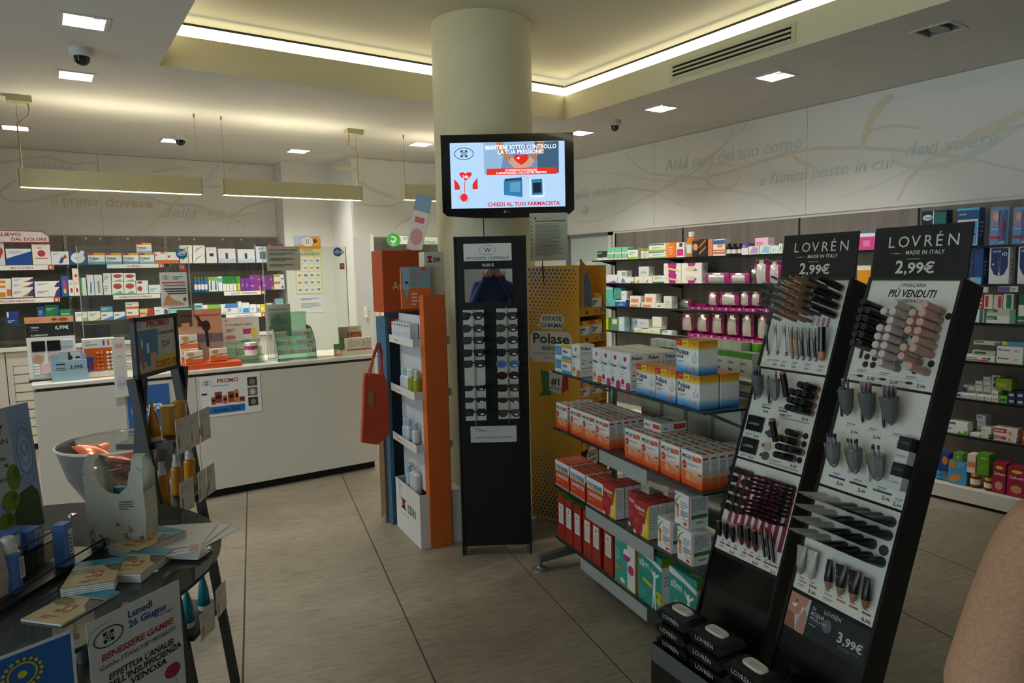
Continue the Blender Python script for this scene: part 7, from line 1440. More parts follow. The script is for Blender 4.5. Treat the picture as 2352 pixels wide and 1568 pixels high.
# ------------------------------------------------------------------ television on the column
EM = lambda h, s=.9: C(h, .5, e=s)
TVA = atan2(-.564, .825); t = thing('television', 'black flat television showing a blood pressure advert', 'television', (2.366, 3.503, 1.935), TVA)
b = B(); pr_ = [(-.397, .484), (-.397, .03), (-.37, .006), (-.2, -.008), (0, -.012), (.2, -.008), (.37, .006), (.397, .03), (.397, .484)]
b.prism(pr_[::-1], -.0, .055, C('0a0a0b', .12, coat=.4), Matrix(((1, 0, 0, 0), (0, 0, 1, 0), (0, 1, 0, 0), (0, 0, 0, 1)))); b.obj('housing', t)
B().box(-.22, .22, .055, .085, .1, .4, C('111', .5)).box(-.05, .05, .085, .16, .2, .3, C('222', .5)).obj('mount', t)
b = B(); F = Fr((-.343, -.0006, .050), (1, 0, 0), (0, 0, 1)); W_, H_ = .686, .386; sx = lambda x: (x - 262) / 1243 * W_; sy = lambda y: (890 - y) / 718 * H_
b.rect(F, 0, 0, W_, H_, EM('b4d0f2'), 0)
R_ = lambda x0, y0, x1, y1, c, l=1: b.rect(F, sx(x0), sy(y1), sx(x1), sy(y0), EM(c), l)
P_ = lambda pts, c, l=2: b.shape(F, [(sx(x), sy(y)) for x, y in pts], EM(c), l)
R_(628, 175, 1440, 520, '8fb0d2'); R_(1180, 175, 1440, 520, '3c5c74', 1.5); P_([(800, 520), (840, 330), (900, 200), (1150, 200), (1200, 330), (1220, 520)], '6f86b0', 1.8)
P_([(755, 175), (840, 175), (860, 290), (960, 350), (930, 430), (870, 350), (790, 290)], 'b07a5c', 2.2); P_([(1290, 175), (1220, 175), (1190, 280), (1120, 340), (1150, 430), (1200, 340), (1270, 260)], 'a87458', 2.2)
P_([(890, 390), (930, 340), (1130, 330), (1175, 380), (1140, 440), (1060, 465), (960, 460)], 'c89a84', 2.6)
P_([(1032, 425), (975, 385), (948, 345), (960, 318), (995, 308), (1032, 322), (1070, 308), (1105, 318), (1118, 345), (1090, 390)], 'd8281c', 3); b.disc(F, sx(1003), sy(350), .009, .007, EM('f4c8c0'), 3.5, 12)
R_(655, 460, 1418, 530, 'd8301c', 3.2); wt = EM('f6f8fa', 1.)
b.text(F, 'IN FARMACIA PUOI ESEGUIRE', sx(1030), sy(492), .0165, wt, 4, 'c', 1, sx(1205) - sx(860)).text(F, "IL MONITORAGGIO CON L'HOLTER PRESSORIO", sx(1035), sy(520), .0165, wt, 4, 'c', 1, sx(1310) - sx(760))
b.text(F, 'MANTIENI SOTTO CONTROLLO', sx(1030), sy(250), .034, wt, 4, 'c', 1, sx(1415) - sx(645)).text(F, 'LA TUA PRESSIONE!', sx(1030), sy(303), .034, wt, 4, 'c', 1, sx(1280) - sx(780))
b.text(F, 'CHIEDI AL TUO FARMACISTA', sx(1050), sy(872), .032, EM('c0202c'), 4, 'c', 1, sx(1445) - sx(655))
logo(b, F, sx(413), sy(290), .058, EM('1c5048', .5), 2); b.ring(F, sx(400), sy(272), .062, .04, .0012, EM('6a9c94'), 2, 20, 1.2, 3.6)
cy_ = EM('7cd0ee'); b.ring(F, sx(423), sy(530), .068, .053, .003, cy_, 2).rect(F, sx(370), sy(845), sx(375), sy(620), cy_, 2).rect(F, sx(487), sy(845), sx(492), sy(620), cy_, 2).rect(F, sx(345), sy(880), sx(515), sy(876), cy_, 2).rect(F, sx(345), sy(852), sx(515), sy(848), cy_, 2)
P_([(298, 565), (335, 600), (358, 640), (358, 682), (302, 682)], 'd8281c'); P_([(553, 555), (515, 600), (497, 630), (497, 680), (555, 678)], 'd8281c')
P_([(424, 585), (380, 548), (355, 515), (365, 495), (395, 490), (424, 508), (455, 490), (488, 497), (495, 515), (470, 550)], 'd8281c', 3); b.text(F, '24h', sx(424), sy(558), .024, wt, 4, 'c', 1)
b.stroke(F, [(sx(416), sy(585)), (sx(408), sy(720))], .004, EM('d8281c'), 3).disc(F, sx(402), sy(770), .022, .024, EM('d8281c'), 3).ring(F, sx(402), sy(770), .033, .034, .0025, EM('d8281c'), 3, 10, 2.2, 3.4).ring(F, sx(402), sy(770), .033, .034, .0025, EM('d8281c'), 3, 10, -1.2, .1)
P_([(838, 600), (1040, 588), (1040, 780), (838, 748)], '2f78a8', 2); P_([(850, 575), (1030, 560), (1040, 588), (845, 600)], '1c3c5c', 2.2); P_([(905, 620), (1015, 610), (1015, 720), (905, 720)], '5c98bc', 2.6); P_([(1120, 580), (1265, 575), (1282, 775), (1200, 788), (1118, 775)], 'dce8f2', 2); P_([(1138, 585), (1258, 580), (1262, 755), (1140, 760)], '2f78a8', 2.5); P_([(1155, 625), (1245, 622), (1245, 732), (1155, 735)], '10202c', 3)
b.ring(F, sx(1050), sy(600), .034, .026, .0018, EM('7c8c9c'), 3, 12, 0, 3.0)
b.obj('screen', t)
b = B(); F = Fr((-.397, -.0006, 0), (1, 0, 0), (0, 0, 1)); b.disc(F, .375, .025, .0075, .0075, C('9a9a9a'), 1).text(F, 'LG', .388, .02, .014, C('9a9a9a'), 1); b.obj('maker_mark', t)
for x, dx in ((-.155, .0), (.21, .01)):
    o = B().tube([(x, .05, .02), (x + dx * .5, .06, -.15), (x - dx, .05, -.3), (x + dx, .06, -.55)], .0035, C('15140f', .5), 6).obj('power_cable', t)
b = card(.228, .285, 'bdbca8', .001); F = Fr((-.114, 0, 0), (1, 0, 0), (0, 0, 1)); b.rect(F, .035, .235, .215, .24, '4a4a44', 2).lines(F, .09, .252, .17, .258, 1, '55554c', 2).disc(F, .035, .255, .007, .009, '666', 2, 10).lines(F, .035, .03, .205, .225, 26, '77766a', 2, .4)
for k in range(10): b.rect(F, .006, .02 + k * .026, .011, .03 + k * .026, '2a2a26', 2)
tag(b.obj('price_list', None, (2.56, 3.362, 1.662), TVA), 'printed list in a clear punched sleeve under the television corner', 'sheet')
# ------------------------------------------------------------------ sunglasses stand
EA = atan2(-.213, .332); EO = (1.873, 3.315, 0)
t = thing('sunglasses_stand', 'tall black sunglasses stand with a mirror and a lit sign', 'display stand', EO, EA); MB = C('0a0a0b', .4)
B().rbox(.004, .391, .003, .09, .052, 1.795, MB, .002).obj('body', t)
for x in (0, .385): B().box(x, x + .01, -.004, .03, .0, 1.795, MB).obj('side_rail', t); B().box(x, x + .01, .03, .3, .0, .03, MB).obj('foot', t)
b = B(); b.rbox(.053, .315, -.003, .003, 1.662, 1.756, C('dcdad2', .3), .001); F = Fr((.053, -.0032, 1.662), (1, 0, 0), (0, 0, 1)); b.ring(F, .131, .058, .046, .027, .0016, INK, 1).text(F, 'W', .131, .045, .036, INK, 1, 'c').text(F, 'WONDER COMPANY', .131, .008, .021, INK, 1, 'c', 0, .235); b.obj('sign', t)
b = B(); F = Fr((.0, .0028, 1.632), (1, 0, 0), (0, 0, 1)); b.text(F, '19,00 \u20ac', .183, .0, .022, C('d8d8d4'), 1, 'c', 1); b.obj('price_lettering', t)
B().box(.054, .316, -.002, .003, 1.437, 1.617, C('e8e8e8', .02, 1.)).obj('mirror', t)
for x0, x1, z0, z1 in ((.04, .155, .778, 1.396), (.223, .339, .783, 1.40)):
    B().box(x0, x1, -.001, .003, z0, z1, C('c9c6bb', .5)).obj('card_strip', t); xm = (x0 + x1) / 2
    B().tube([(xm, -.006, z0 - .03), (xm, -.006, z1 + .01)], .0025, C('8a8a86', .3, .7), 6).obj('rod', t)
b = card(.257, .092, 'c4c3bb', .002); F = Fr((-.1285, 0, 0), (1, 0, 0), (0, 0, 1)); b.text(F, 'CelebritySunglasses.com', .128, .022, .024, C('6a6a66'), 2, 'c', 0, .21, .25).ring(F, .105, .075, .018, .014, .001, C('777'), 2, 14).ring(F, .15, .075, .018, .014, .001, C('777'), 2, 14).shape(F, [(.01, .09), (.08, .07), (.09, .06), (.05, .066)], C('8a8a88'), 2).lines(F, .06, .008, .2, .012, 1, '999', 2)
b.obj('name_card', t, (.193, -.001, .652))
SHP = {'way': [(-1, .75), (-.2, .95), (.75, .95), (1, .6), (.85, -.4), (.45, -.95), (-.35, -1), (-.8, -.5)], 'rnd': [(cos(a), sin(a)) for a in [2 * pi * i / 14 for i in range(14)]], 'avi': [(-1, .7), (-.3, .9), (.8, .85), (1, .4), (.8, -.5), (.3, -1), (-.3, -.95), (-.8, -.3)], 'hex': [(-1, .2), (-.6, .95), (.6, .95), (1, .2), (.65, -.85), (-.65, -.85)], 'sq': [(-.95, .85), (.9, .9), (1, .5), (.8, -.8), (.3, -.95), (-.6, -.9), (-.95, -.5)], 'cat': [(-1, .1), (-.7, .55), (.6, .6), (1.1, .95), (1, .1), (.6, -.75), (-.4, -.8), (-.85, -.4)], 'nar': [(-1, .4), (-.5, .65), (.6, .65), (1, .45), (.8, -.35), (.3, -.65), (-.5, -.6), (-.9, -.2)]}
def sunglasses(shape, fcol, lcol, name_label):
    t_ = thing('sunglasses', name_label, 'sunglasses', (0, 0, 0), 0, 'sunglasses on the tall black stand'); fm = C(fcol, .2); lm = C(lcol, .08, 0, 0, 0, .6)
    f = B(); XZ = Matrix(((1, 0, 0, 0), (0, 0, 1, 0), (0, 1, 0, 0), (0, 0, 0, 1)))
    for s_ in (-1, 1):
        o_ = [(s_ * (.0335 + x * .0295), z * .022) for x, z in SHP[shape]]; i_ = [(s_ * (.0335 + x * .0255), z * .0185) for x, z in SHP[shape]]; n = len(o_)
        for k in range(n):
            k2 = (k + 1) % n
            for y0, y1, A_, B_, C_, D_ in ((0, 0, o_[k], o_[k2], i_[k2], i_[k]),): f.poly([(A_[0], -.004, A_[1]), (B_[0], -.004, B_[1]), (C_[0], -.004, C_[1]), (D_[0], -.004, D_[1])], fm)
            f.poly([(o_[k][0], -.004, o_[k][1]), (o_[k2][0], -.004, o_[k2][1]), (o_[k2][0], 0, o_[k2][1]), (o_[k][0], 0, o_[k][1])], fm)
        L_ = B().poly([(x, -.003, z) for x, z in i_], lm).obj('lens', t_)
        B().tube([(s_ * .063, -.002, .012), (s_ * .064, .03, .012), (s_ * .062, .055, .006), (s_ * .058, .075, -.008)], .0028, fm, 6).obj('temple', t_)
    f.bar((-.007, -.002, .006), (.007, -.002, .006), .004, .006, fm); f.obj('frame', t_)
    B().box(.028, .046, -.0055, -.0042, -.012, -.005, C('e4e2dc')).obj('price_sticker', t_)
    return t_
GLS = [('way', '131315', '2c2e34'), ('rnd', '161618', '3a3c42'), ('sq', '131315', '34363c'), ('sq', '0f0f11', '26282c'), ('sq', '131416', '30343a'), ('cat', '101012', '1c2230'), ('nar', '101012', '22262e'), ('hex', '121214', '242832')]
GRS = [('way', '131315', '2a2c30'), ('rnd', '1a1612', '3a3c24'), ('rnd', '131315', '2c2e32'), ('way', '141416', '2a2c30'), ('rnd', '8a8a88', '4a68a8'), ('rnd', '1c1412', '3c2620'), ('sq', '1c1210', '44241c'), ('nar', '241814', '4a2a20'), ('avi', '1c1814', '4a4638')]
for G_, xs, zs, cn in ((GLS, .094, (1.367, 1.3, 1.236, 1.168, 1.108, .977, .909, .84), 'orange spine'), (GRS, .279, (1.363, 1.298, 1.233, 1.166, 1.103, 1.04, .972, .904, .833), 'yellow stand')):
    for i, (sh, fc, lc) in enumerate(G_):
        nm = {'way': 'wayfarer', 'rnd': 'round', 'sq': 'square', 'cat': 'cat-eye', 'nar': 'narrow', 'hex': 'hexagonal', 'avi': 'aviator'}[sh]
        g_ = sunglasses(sh, fc, lc, '%s %s sunglasses, %s down in the column beside the %s' % ({'4a68a8': 'blue mirrored'}.get(lc, 'brown' if fc > '1b' and fc != '8a8a88' else 'black'), nm, ORD[i], cn))
        g_.location = Vector(EO) + Matrix.Rotation(EA, 3, 'Z') @ Vector((xs - .012 * (zs[i] - 1.1), -.085, zs[i])); g_.rotation_euler = (radians(-6), 0, EA)
# ------------------------------------------------------------------ orange and white cardboard sun-care stand
IO = (1.72, 3.53, 0); IA = -.12; OR = C('cf6428', .5); ORD_ = C('cf5a1e', .5); WC = C('d3d1cb', .5)
t = thing('suncare_stand', 'white cardboard sun-care stand with an orange spine', 'display stand', IO, IA)
b = B(); tk = .004
for x0, x1, y0, y1 in ((0, tk, 0, .45), (tk, .062, 0, tk), (tk, .2, .446, .45), (.062, .2, .02, .024)): b.box(x0, x1, y0, y1, 0, .322, WC)
b.box(tk, .2, .024, .446, .24, .244, C('2a6cb0')); F = Fr((0, .45, 0), (0, -1, 0), (0, 0, 1)); F.n = Vector((-1, 0, 0))
b.rect(F, .1, .155, .2, .165, '1a1a1a', 1).rect(F, .1, .21, .2, .22, '1a1a1a', 1).rect(F, .125, .165, .175, .21, '1a1a1a', 1).shape(F, [(.12, .19), (.15, .2), (.18, .19), (.18, .175), (.15, .185), (.12, .175)], C('c8302c'), 2)
b.text(F, 'ISDIN', .225, .155, .075, C('1a1a1a'), 1, 'l', 1, .15).lines(F, .1, .12, .37, .135, 1, 'a8a8a4', 1).lines(F, .07, .29, .2, .3, 1, '5c84c0', 1); b.obj('base_box', t)
b = B(); b.prism([(.058, -.015), (.19, -.015), (.19, .02), (.075, .03), (.05, .03)], 0, 1.478, OR); b.obj('spine', t)
B().box(.062, .068, .03, .45, .322, 1.36, C('c6c6c8', .55)).obj('back_panel', t)
b = B(); b.box(.2, .262, .0, .3, 0, .325, WC); b.obj('side_box', t)
B().box(.19, .2, .0, .4, .325, 1.40, C('bdb9ae', .6)).obj('rear_panel', t)
for k, z in enumerate((1.185, .88, .57)):
    b = B(); b.box(0, .064, .02, .46, z - .002, z + .002, WC).box(-.002, .001, .02, .46, z - .002, z + .045, WC).box(-.002, .064, .018, .022, z - .002, z + .045, WC).box(.001, .062, .0225, .455, z + .002, z + .0035, C(('c8c6c0', 'c8623c', 'c8623c')[k])); F = Fr((-.0022, .46, z), (0, -1, 0), (0, 0, 1)); F.n = Vector((-1, 0, 0)); b.lines(F, .1, .015, .26, .03, 1, 'd87a5c', 1); b.obj('tray', t)
    B().box(.2, .228, .02, .3, z + .005, z + .05, WC).obj('rear_tray', t)
b = B(); b.box(-.03, .15, .1, .115, 1.40, 1.64, C('e0743c')); F = Fr((-.03, .0997, 1.40), (1, 0, 0), (0, 0, 1))
b.rect(F, 0, .12, .18, .24, '88a4ac', 1).rect(F, .01, .11, .05, .24, '9cb8d0', 2).text(F, 'Fusion', .06, .19, .026, C('d8785c'), 2, 'l', 1).text(F, 'Water', .06, .165, .024, C('d8785c'), 2, 'l', 1).lines(F, .06, .14, .12, .146, 1, '445', 2).rect(F, .022, .145, .042, .158, '333', 3).shape(F, [(.015, .11), (.045, .11), (.032, .07), (.03, .03), (.028, .07)], C('8fb0c4'), 2).lines(F, .06, .02, .1, .1, 4, 'f0d0bc', 2, .5).rect(F, .125, .215, .15, .24, 'd8583c', 2); b.obj('product_sign', t)
b = B(); b.rbox(.125, .25, .13, .22, 1.36, 1.727, C('c9c6ae', .5), .001); F = Fr((.125, .1297, 1.545), (1, 0, 0), (0, 0, 1)); b.rect(F, .02, .12, .05, .127, '1a1a1a', 1).rect(F, .02, .148, .05, .155, '1a1a1a', 1).rect(F, .027, .127, .043, .148, 'b83028', 1).text(F, 'ISDIN', .056, .122, .036, C('222'), 1, 'l', 1, .045).lines(F, .02, .1, .09, .108, 1, 'b4b19c', 1); b.obj('rear_sign', t)
def iput(b_, name, label, cat, x, y, z, group): 
    p = Vector(IO) + Matrix.Rotation(IA, 3, 'Z') @ Vector((x, y, 0)); return tag(link(name, b_, None, (p.x, p.y, z), IA - pi / 2), label, cat, group)
m_ = pack(.045, .05, .125, 'c8d0d4;r 0 0 1 .3 d88a4c;r .15 .85 .6 .93 334;l .15 .4 .8 .6 2 8aa').mesh('suncare_carton')
for i in range(7): iput(m_, 'suncare_carton', 'slim blue and orange sun-care carton, %s on the upper tray' % ORD[i], 'carton', .004, .40 - i * .05, 1.1875, 'cartons on the upper tray')
def spray(r, h, body, cap, band): return B().lathe([(r * .95, 0, C(band, .3)), (r, .01, C(band, .3)), (r, h * .2, C(body, .3)), (r, h * .66), (r * .7, h * .72)], C(body, .3), 14).lathe([(r * .72, h * .72), (r * .72, h * .96), (r * .5, h)], C(cap, .3), 12).mesh('spray_bottle')
sp1, sp2 = spray(.022, .15, 'b4c4d4', 'a8c0d0', 'd8845c'), spray(.022, .155, 'c8d0d8', '98b0c4', '4c9cc0')
SP = [(.03, .30, .8835, sp1, 'blue-capped sun spray with orange foot on the middle tray'), (.03, .24, .8835, sp2, 'blue-footed sun spray on the middle tray'), (.03, .19, .8835, spray(.022, .16, 'd8d8d2', 'd0d0c8', '5cb0b8'), 'white sun spray on the middle tray'), (.03, .135, .8835, spray(.03, .165, '8c8c1c', 'b8c0b8', '8c8c1c'), 'olive oil-yellow sun bottle on the middle tray'), (.035, .07, .8835, spray(.026, .16, '98981c', 'b0b8a8', '98981c'), 'yellow sun bottle half behind the spine on the middle tray')]
for x, y, z, me, lb in SP: iput(me, 'sun_bottle', lb, 'bottle', x, y, z - .0, 'bottles on the sun-care stand')
T2 = .5735
for i, (y, lb) in enumerate(((.28, 'blue sun spray in the base box of the sun-care stand'), (.2, 'white pump bottle in the base box'), (.14, 'pinkish pump bottle in the base box'))):
    me = spray(.026, .2, 'aabccc', '8ca4b8', '2f8cc0') if i == 0 else B().lathe([(.024, 0, C('3fa0c8')), (.026, .02, C(('c4ccd0', 'ccc0c0')[i - 1])), (.026, .16), (.012, .175), (.012, .19)], C('ccc'), 14).tube([(0, 0, .19), (0, 0, .21), (0, -.03, .212), (0, -.035, .205)], .005, C('d0d0cc', .3), 6).mesh('pump_bottle')
    iput(me, 'sun_bottle', lb, 'bottle', .04, y, .2445, 'bottles in the base box')
for i, (y, me, lb) in enumerate(((.3, sp1, 'pale sun spray with orange foot on the lowest tray'), (.24, sp2, 'pale blue sun spray on the lowest tray'), (.12, sp2, 'blue-capped sun spray by the spine on the lowest tray'))): iput(me, 'sun_bottle', lb, 'bottle', .032, y, T2, 'bottles on the lowest tray')
# ------------------------------------------------------------------ orange and blue stand behind it
t = thing('skincare_stand', 'orange-topped blue cardboard skincare stand with a hanging bag', 'display stand', (1.75, 4.0, 0), 0)
b = B(); b.rbox(.0, .29, 0, .16, 1.365, 1.748, C('b2491c', .5), .002); F = Fr((0, -.0003, 1.365), (1, 0, 0), (0, 0, 1)); b.text(F, 'Av\u00e8ne', .065, .135, .08, C('dcc8b8'), 1, 'l', 0, .16).rect(F, .06, .118, .2, .12, C('c88a6c'), 1); b.obj('header_box', t)
B().box(.292, .305, 0, .16, 1.35, 1.745, C('2a2420', .6)).obj('header_side', t)
B().box(.005, .29, .0, .01, 1.335, 1.364, C('2c4660', .5)).box(.005, .03, .0, .14, .0, 1.335, C('3c6480', .5)).box(.03, .29, .13, .14, .0, 1.335, C('3c5c78', .5)).box(.27, .29, .0, .13, .0, 1.335, C('34546c', .5)).obj('body', t)
b = card(.25, .09, 'c0481c;t .2 .5 .5 e8d0c0 PELLE', .004); b.obj('shelf_sign', t, (.155, .02, 1.24))
B().box(-.012, .004, .06, .14, .0, .9, C('7a5c40', .7)).obj('side_card', t)
B().poly([(-.05, .08, .0), (.02, .08, 0), (.02, .08, .1)], C('d8d6d0')).poly([(-.05, .083, 0), (.02, .083, .1), (.02, .083, 0)], C('d8d6d0')).poly([(-.05, .08, 0), (.02, .08, .1), (.02, .083, .1), (-.05, .083, 0)], C('d8d6d0')).obj('foot', t)
o = card(.12, .36, 'd8c8bc;r 0 .7 1 1 7c98a8;r .2 .5 .8 .6 c8584c;e .5 .25 .4 .15 c88a80', .004).obj('leaflet_board', None, (2.0, 4.06, 1.7485), 0); o.rotation_euler = (.0, .27, -1.05); tag(o, 'thin picture board leaning on top of the orange box', 'board')
# red tote hanging on its side
t = thing('tote_bag', 'empty orange-red cloth tote bag hanging on the cardboard stand', 'bag', (1.64, 3.93, .56)); RB = noisy('orange_cloth', [(.3, 'a8371b'), (.7, 'b8401f')], (60, 60, 60), rough=.8, bump=.3)
b = B(); L1 = [(-.10, .0), (.0, -.03), (.075, .02), (.085, .12), (.08, .33), (.06, .40), (-.06, .42), (-.07, .35), (-.085, .15)]
b.prism(L1, -.012, .02, RB, Matrix(((1, 0, 0, 0), (0, 0, 1, 0), (0, 1, 0, .03), (0, 0, 0, 1)))); b.obj('bag_body', t)
for y, dx in ((-.012, 0), (.02, .015)): B().tube([(-.035, y, .43), (.0 + dx, y * .6, .56), (.03 + dx, .0, .63), (.045 + dx, y * .6, .56), (.05, y, .42)], .007, RB, 6).obj('handle', t)
B().box(-.05, -.018, -.018, -.0155, .24, .34, C('8a6a3c', .7)).obj('swing_tag', t)
# ------------------------------------------------------------------ yellow dotted cardboard stand
PO = (2.652, 3.195, 0); PA = atan2(.34, .94); YE = grad('yellow_card_gradient', 2, [(0, 'a8761a'), (.6, 'd0961c'), (1.65, 'd89a20')], .55)  # yellow of the card gets darker towards the bottom
t = thing('dotted_stand', 'yellow cardboard stand with blue halftone dots', 'display stand', PO, PA)
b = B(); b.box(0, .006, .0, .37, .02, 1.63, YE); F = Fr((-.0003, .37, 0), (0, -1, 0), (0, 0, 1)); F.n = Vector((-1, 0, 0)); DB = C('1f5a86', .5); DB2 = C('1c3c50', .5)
for r_ in range(30):
    for c_ in range(13):
        u = .015 + c_ * .029 + (.0145 if r_ % 2 else 0); z = 1.61 - r_ * .022 - c_ * .001
        k = max(0, 1 - (r_ / 24 + c_ / 22)); rad = .0105 * k ** .6
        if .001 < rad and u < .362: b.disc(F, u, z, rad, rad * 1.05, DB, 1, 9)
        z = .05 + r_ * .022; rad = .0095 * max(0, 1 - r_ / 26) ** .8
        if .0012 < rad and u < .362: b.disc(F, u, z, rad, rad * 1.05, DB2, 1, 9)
CRM = C('cfcbb8', .5)
def bubble(x0, x1, z0, z1, tail=None, rr=.02):
    pts = [(x0 + rr, z0), (x1 - rr, z0), (x1, z0 + rr), (x1, z1 - rr), (x1 - rr, z1), (x0 + rr, z1), (x0, z1 - rr), (x0, z0 + rr)]; b.shape(F, pts, CRM, 3)
    if tail: b.shape(F, tail, CRM, 3)
bubble(.09, .265, 1.243, 1.335, [(.09, 1.275), (.055, 1.262), (.09, 1.25)]); b.text(F, 'ESTATE', .178, 1.296, .036, C('222'), 4, 'c', 1, .14).text(F, 'CHIAMA?', .178, 1.254, .036, C('222'), 4, 'c', 1, .16)
bubble(.008, .32, 1.035, 1.228, None, .03); b.text(F, 'Polase', .03, 1.155, .085, C('1c1c1e'), 4, 'l', 1, .27).text(F, 'RISPONDE', .1, 1.11, .034, C('333'), 4, 'l', 1, .18).text(F, 'E TI AIUTA A RICARICARE', .03, 1.082, .022, C('555'), 4, 'l', 0, .27).text(F, 'LE FORZE', .12, 1.055, .022, C('444'), 4, 'l', 0, .12)
b.shape(F, [(.085, .985), (.17, .97), (.16, .83), (.06, .815), (.1, .85)], C('2c6c2c'), 3).shape(F, [(.15, .985), (.25, .965), (.235, .84), (.15, .86)], CRM, 4).shape(F, [(.24, .97), (.285, .955), (.29, .88), (.235, .845)], C('a8282c'), 3).text(F, '#1', .165, .895, .065, C('222'), 5, 'l', 1).text(F, 'IN ITALIA', .16, .868, .022, C('222'), 5, 'l', 1, .075)
b.obj('side_panel', t)
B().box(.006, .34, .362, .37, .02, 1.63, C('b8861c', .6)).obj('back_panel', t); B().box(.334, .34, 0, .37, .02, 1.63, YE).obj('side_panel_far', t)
for i, z in enumerate((1.325, 1.16, .78, .5, .25)):
    b = B(); b.box(.006, .334, .0, .36, z - .004, z, C('c08a1c')).box(.006, .334, -.002, .001, z - .005, z + .045, C('c88f20')); F2 = Fr((.006, -.0023, z), (1, 0, 0), (0, 0, 1)); b.disc(F2, .08, .018, .012, .012, '2c2a24', 1).disc(F2, .2, .018, .012, .012, 'b8542c', 1).rect(F2, .25, .006, .32, .04, '8a6a30', 1); b.obj('shelf', t)
o = B().prism([(.0, .0), (.14, .0), (.14, .15), (.08, .25), (.0, .3)], 0, .004, C('a8803c'), Matrix(((1, 0, 0, .02), (0, 0, 1, .0), (0, 1, 0, 1.37), (0, 0, 0, 1)))).prism([(.04, .01), (.13, .01), (.13, .14), (.08, .22), (.04, .2)], -.001, 0, C('5c6478'), Matrix(((1, 0, 0, .02), (0, 0, 1, .0), (0, 1, 0, 1.37), (0, 0, 0, 1)))).obj('header_card', t)
b = B(); b.prism([(.07 * cos(a), .075 * sin(a)) for a in [2 * pi * i / 16 for i in range(16)]], -.004, 0, CRM, Matrix(((1, 0, 0, .13), (0, 0, 1, -.004), (0, 1, 0, .43), (0, 0, 0, 1)))); F2 = Fr((.06, -.0083, .36), (1, 0, 0), (0, 0, 1)); b.text(F2, 'DOLCE', .02, .085, .045, C('222'), 1, 'l', 1, .1, .1).text(F2, 'E TONDE', .04, .05, .028, C('444'), 1, 'l', 1, .08); b.obj('round_sign', t)
def poput(x, z, lb):
    p = Vector(PO) + Matrix.Rotation(PA, 3, 'Z') @ Vector((x, .012, 0)); tag(link('sachet_carton', mp, None, (p.x, p.y, z), PA), lb, 'carton', 'sachet cartons on the yellow stand')
for i, (x, z) in enumerate(((.08, 1.3255), (.235, 1.3255), (.08, 1.1605), (.235, 1.1605), (.08, .7805), (.235, .7805), (.08, .9109), (.235, .9109))): poput(x, z, 'yellow-topped sachet carton on the yellow stand, %s shelf, %s%s' % (('top', 'second', 'third', 'third')[i // 2], ('panel side', 'outer side')[i % 2], ', stacked' if i > 5 else ''))
# ------------------------------------------------------------------ black ladder rack
LA = radians(56.1); LO = Vector((.355, 2.534, 0)); LR = Matrix.Rotation(LA, 3, 'Z'); BW = noisy('dark_wenge', [(.3, '14100c'), (.7, '241b14')], (3, 3, 40), rough=.5)
t = thing('ladder_rack', 'dark wooden A-shaped ladder rack with a framed PROMO sign', 'rack', LO, LA); LW = .30
for x in (0, LW):
    B().bar((x, 0, 0), (x, .15, 1.27), .022, .03, BW, (0, 1, 0)).obj('front_leg', t); B().bar((x + .023, .27, 0), (x + .023, .13, 1.27), .02, .03, BW, (0, 1, 0)).obj('back_leg', t)
for k, z in enumerate((1.045, .82, .59, .355)): yb = .27 - z * .11 + .04 if k else .23; B().box(.012, LW - .012 + .0, .035 - k * .008, yb, z - .02, z, BW).obj('shelf', t)
R = Matrix.Translation((0, .13, 1.268)); b = B()
for x0, x1, z0, z1 in ((-.012, .29, 0, .014), (-.012, .29, .192, .206), (-.012, .004, 0, .206), (.274, .29, 0, .206)): b.box(x0, x1, -.006, .01, z0, z1, BW, R)
b.obj('sign_frame', t)
b = B(); b.box(.0, .28, .0, .004, .01, .198, C('c9c7c0'), R); F = Fr((0, .1297, 1.268), (1, 0, 0), (0, 0, 1))
b.text(F, 'PROMO', .075, .168, .03, C('a8242c'), 2, 'l', 1, .16).rect(F, .012, .02, .145, .16, '4f86b0', 1).rect(F, .012, .014, .145, .05, 'b8b0a0', 1.4).disc(F, .11, .05, .035, .03, 'c8a880', 1.6).rect(F, .03, .03, .045, .1, 'b85a2c', 2).rect(F, .032, .1, .043, .13, 'd8d8d4', 2).shape(F, [(.062, .035), (.085, .035), (.09, .13), (.055, .13)], C('2a78b0'), 2).rect(F, .066, .08, .082, .115, 'dfe4e8', 3)
b.text(F, '[ comfort zone ]', .152, .138, .016, C('222'), 2, 'l', 1, .115).lines(F, .17, .125, .25, .13, 1, '999', 2).lines(F, .17, .09, .235, .115, 4, '444', 2).shape(F, [(.11, .012), (.262, .012), (.272, .045), (.25, .062), (.19, .065), (.14, .05)], C('d8b820'), 3).text(F, 'SCONTO 30%', .118, .022, .034, C('a8281c'), 4, 'l', 1, .155); logo(b, F, .028, .178, .014); b.obj('sign_sheet', t)
def lput(b_, name, label, cat, x, y, z, group=None, rz=0.):
    p = LO + LR @ Vector((x, y, 0)); return tag(link(name, b_, None, (p.x, p.y, z + .0004), LA + rz), label, cat, group)
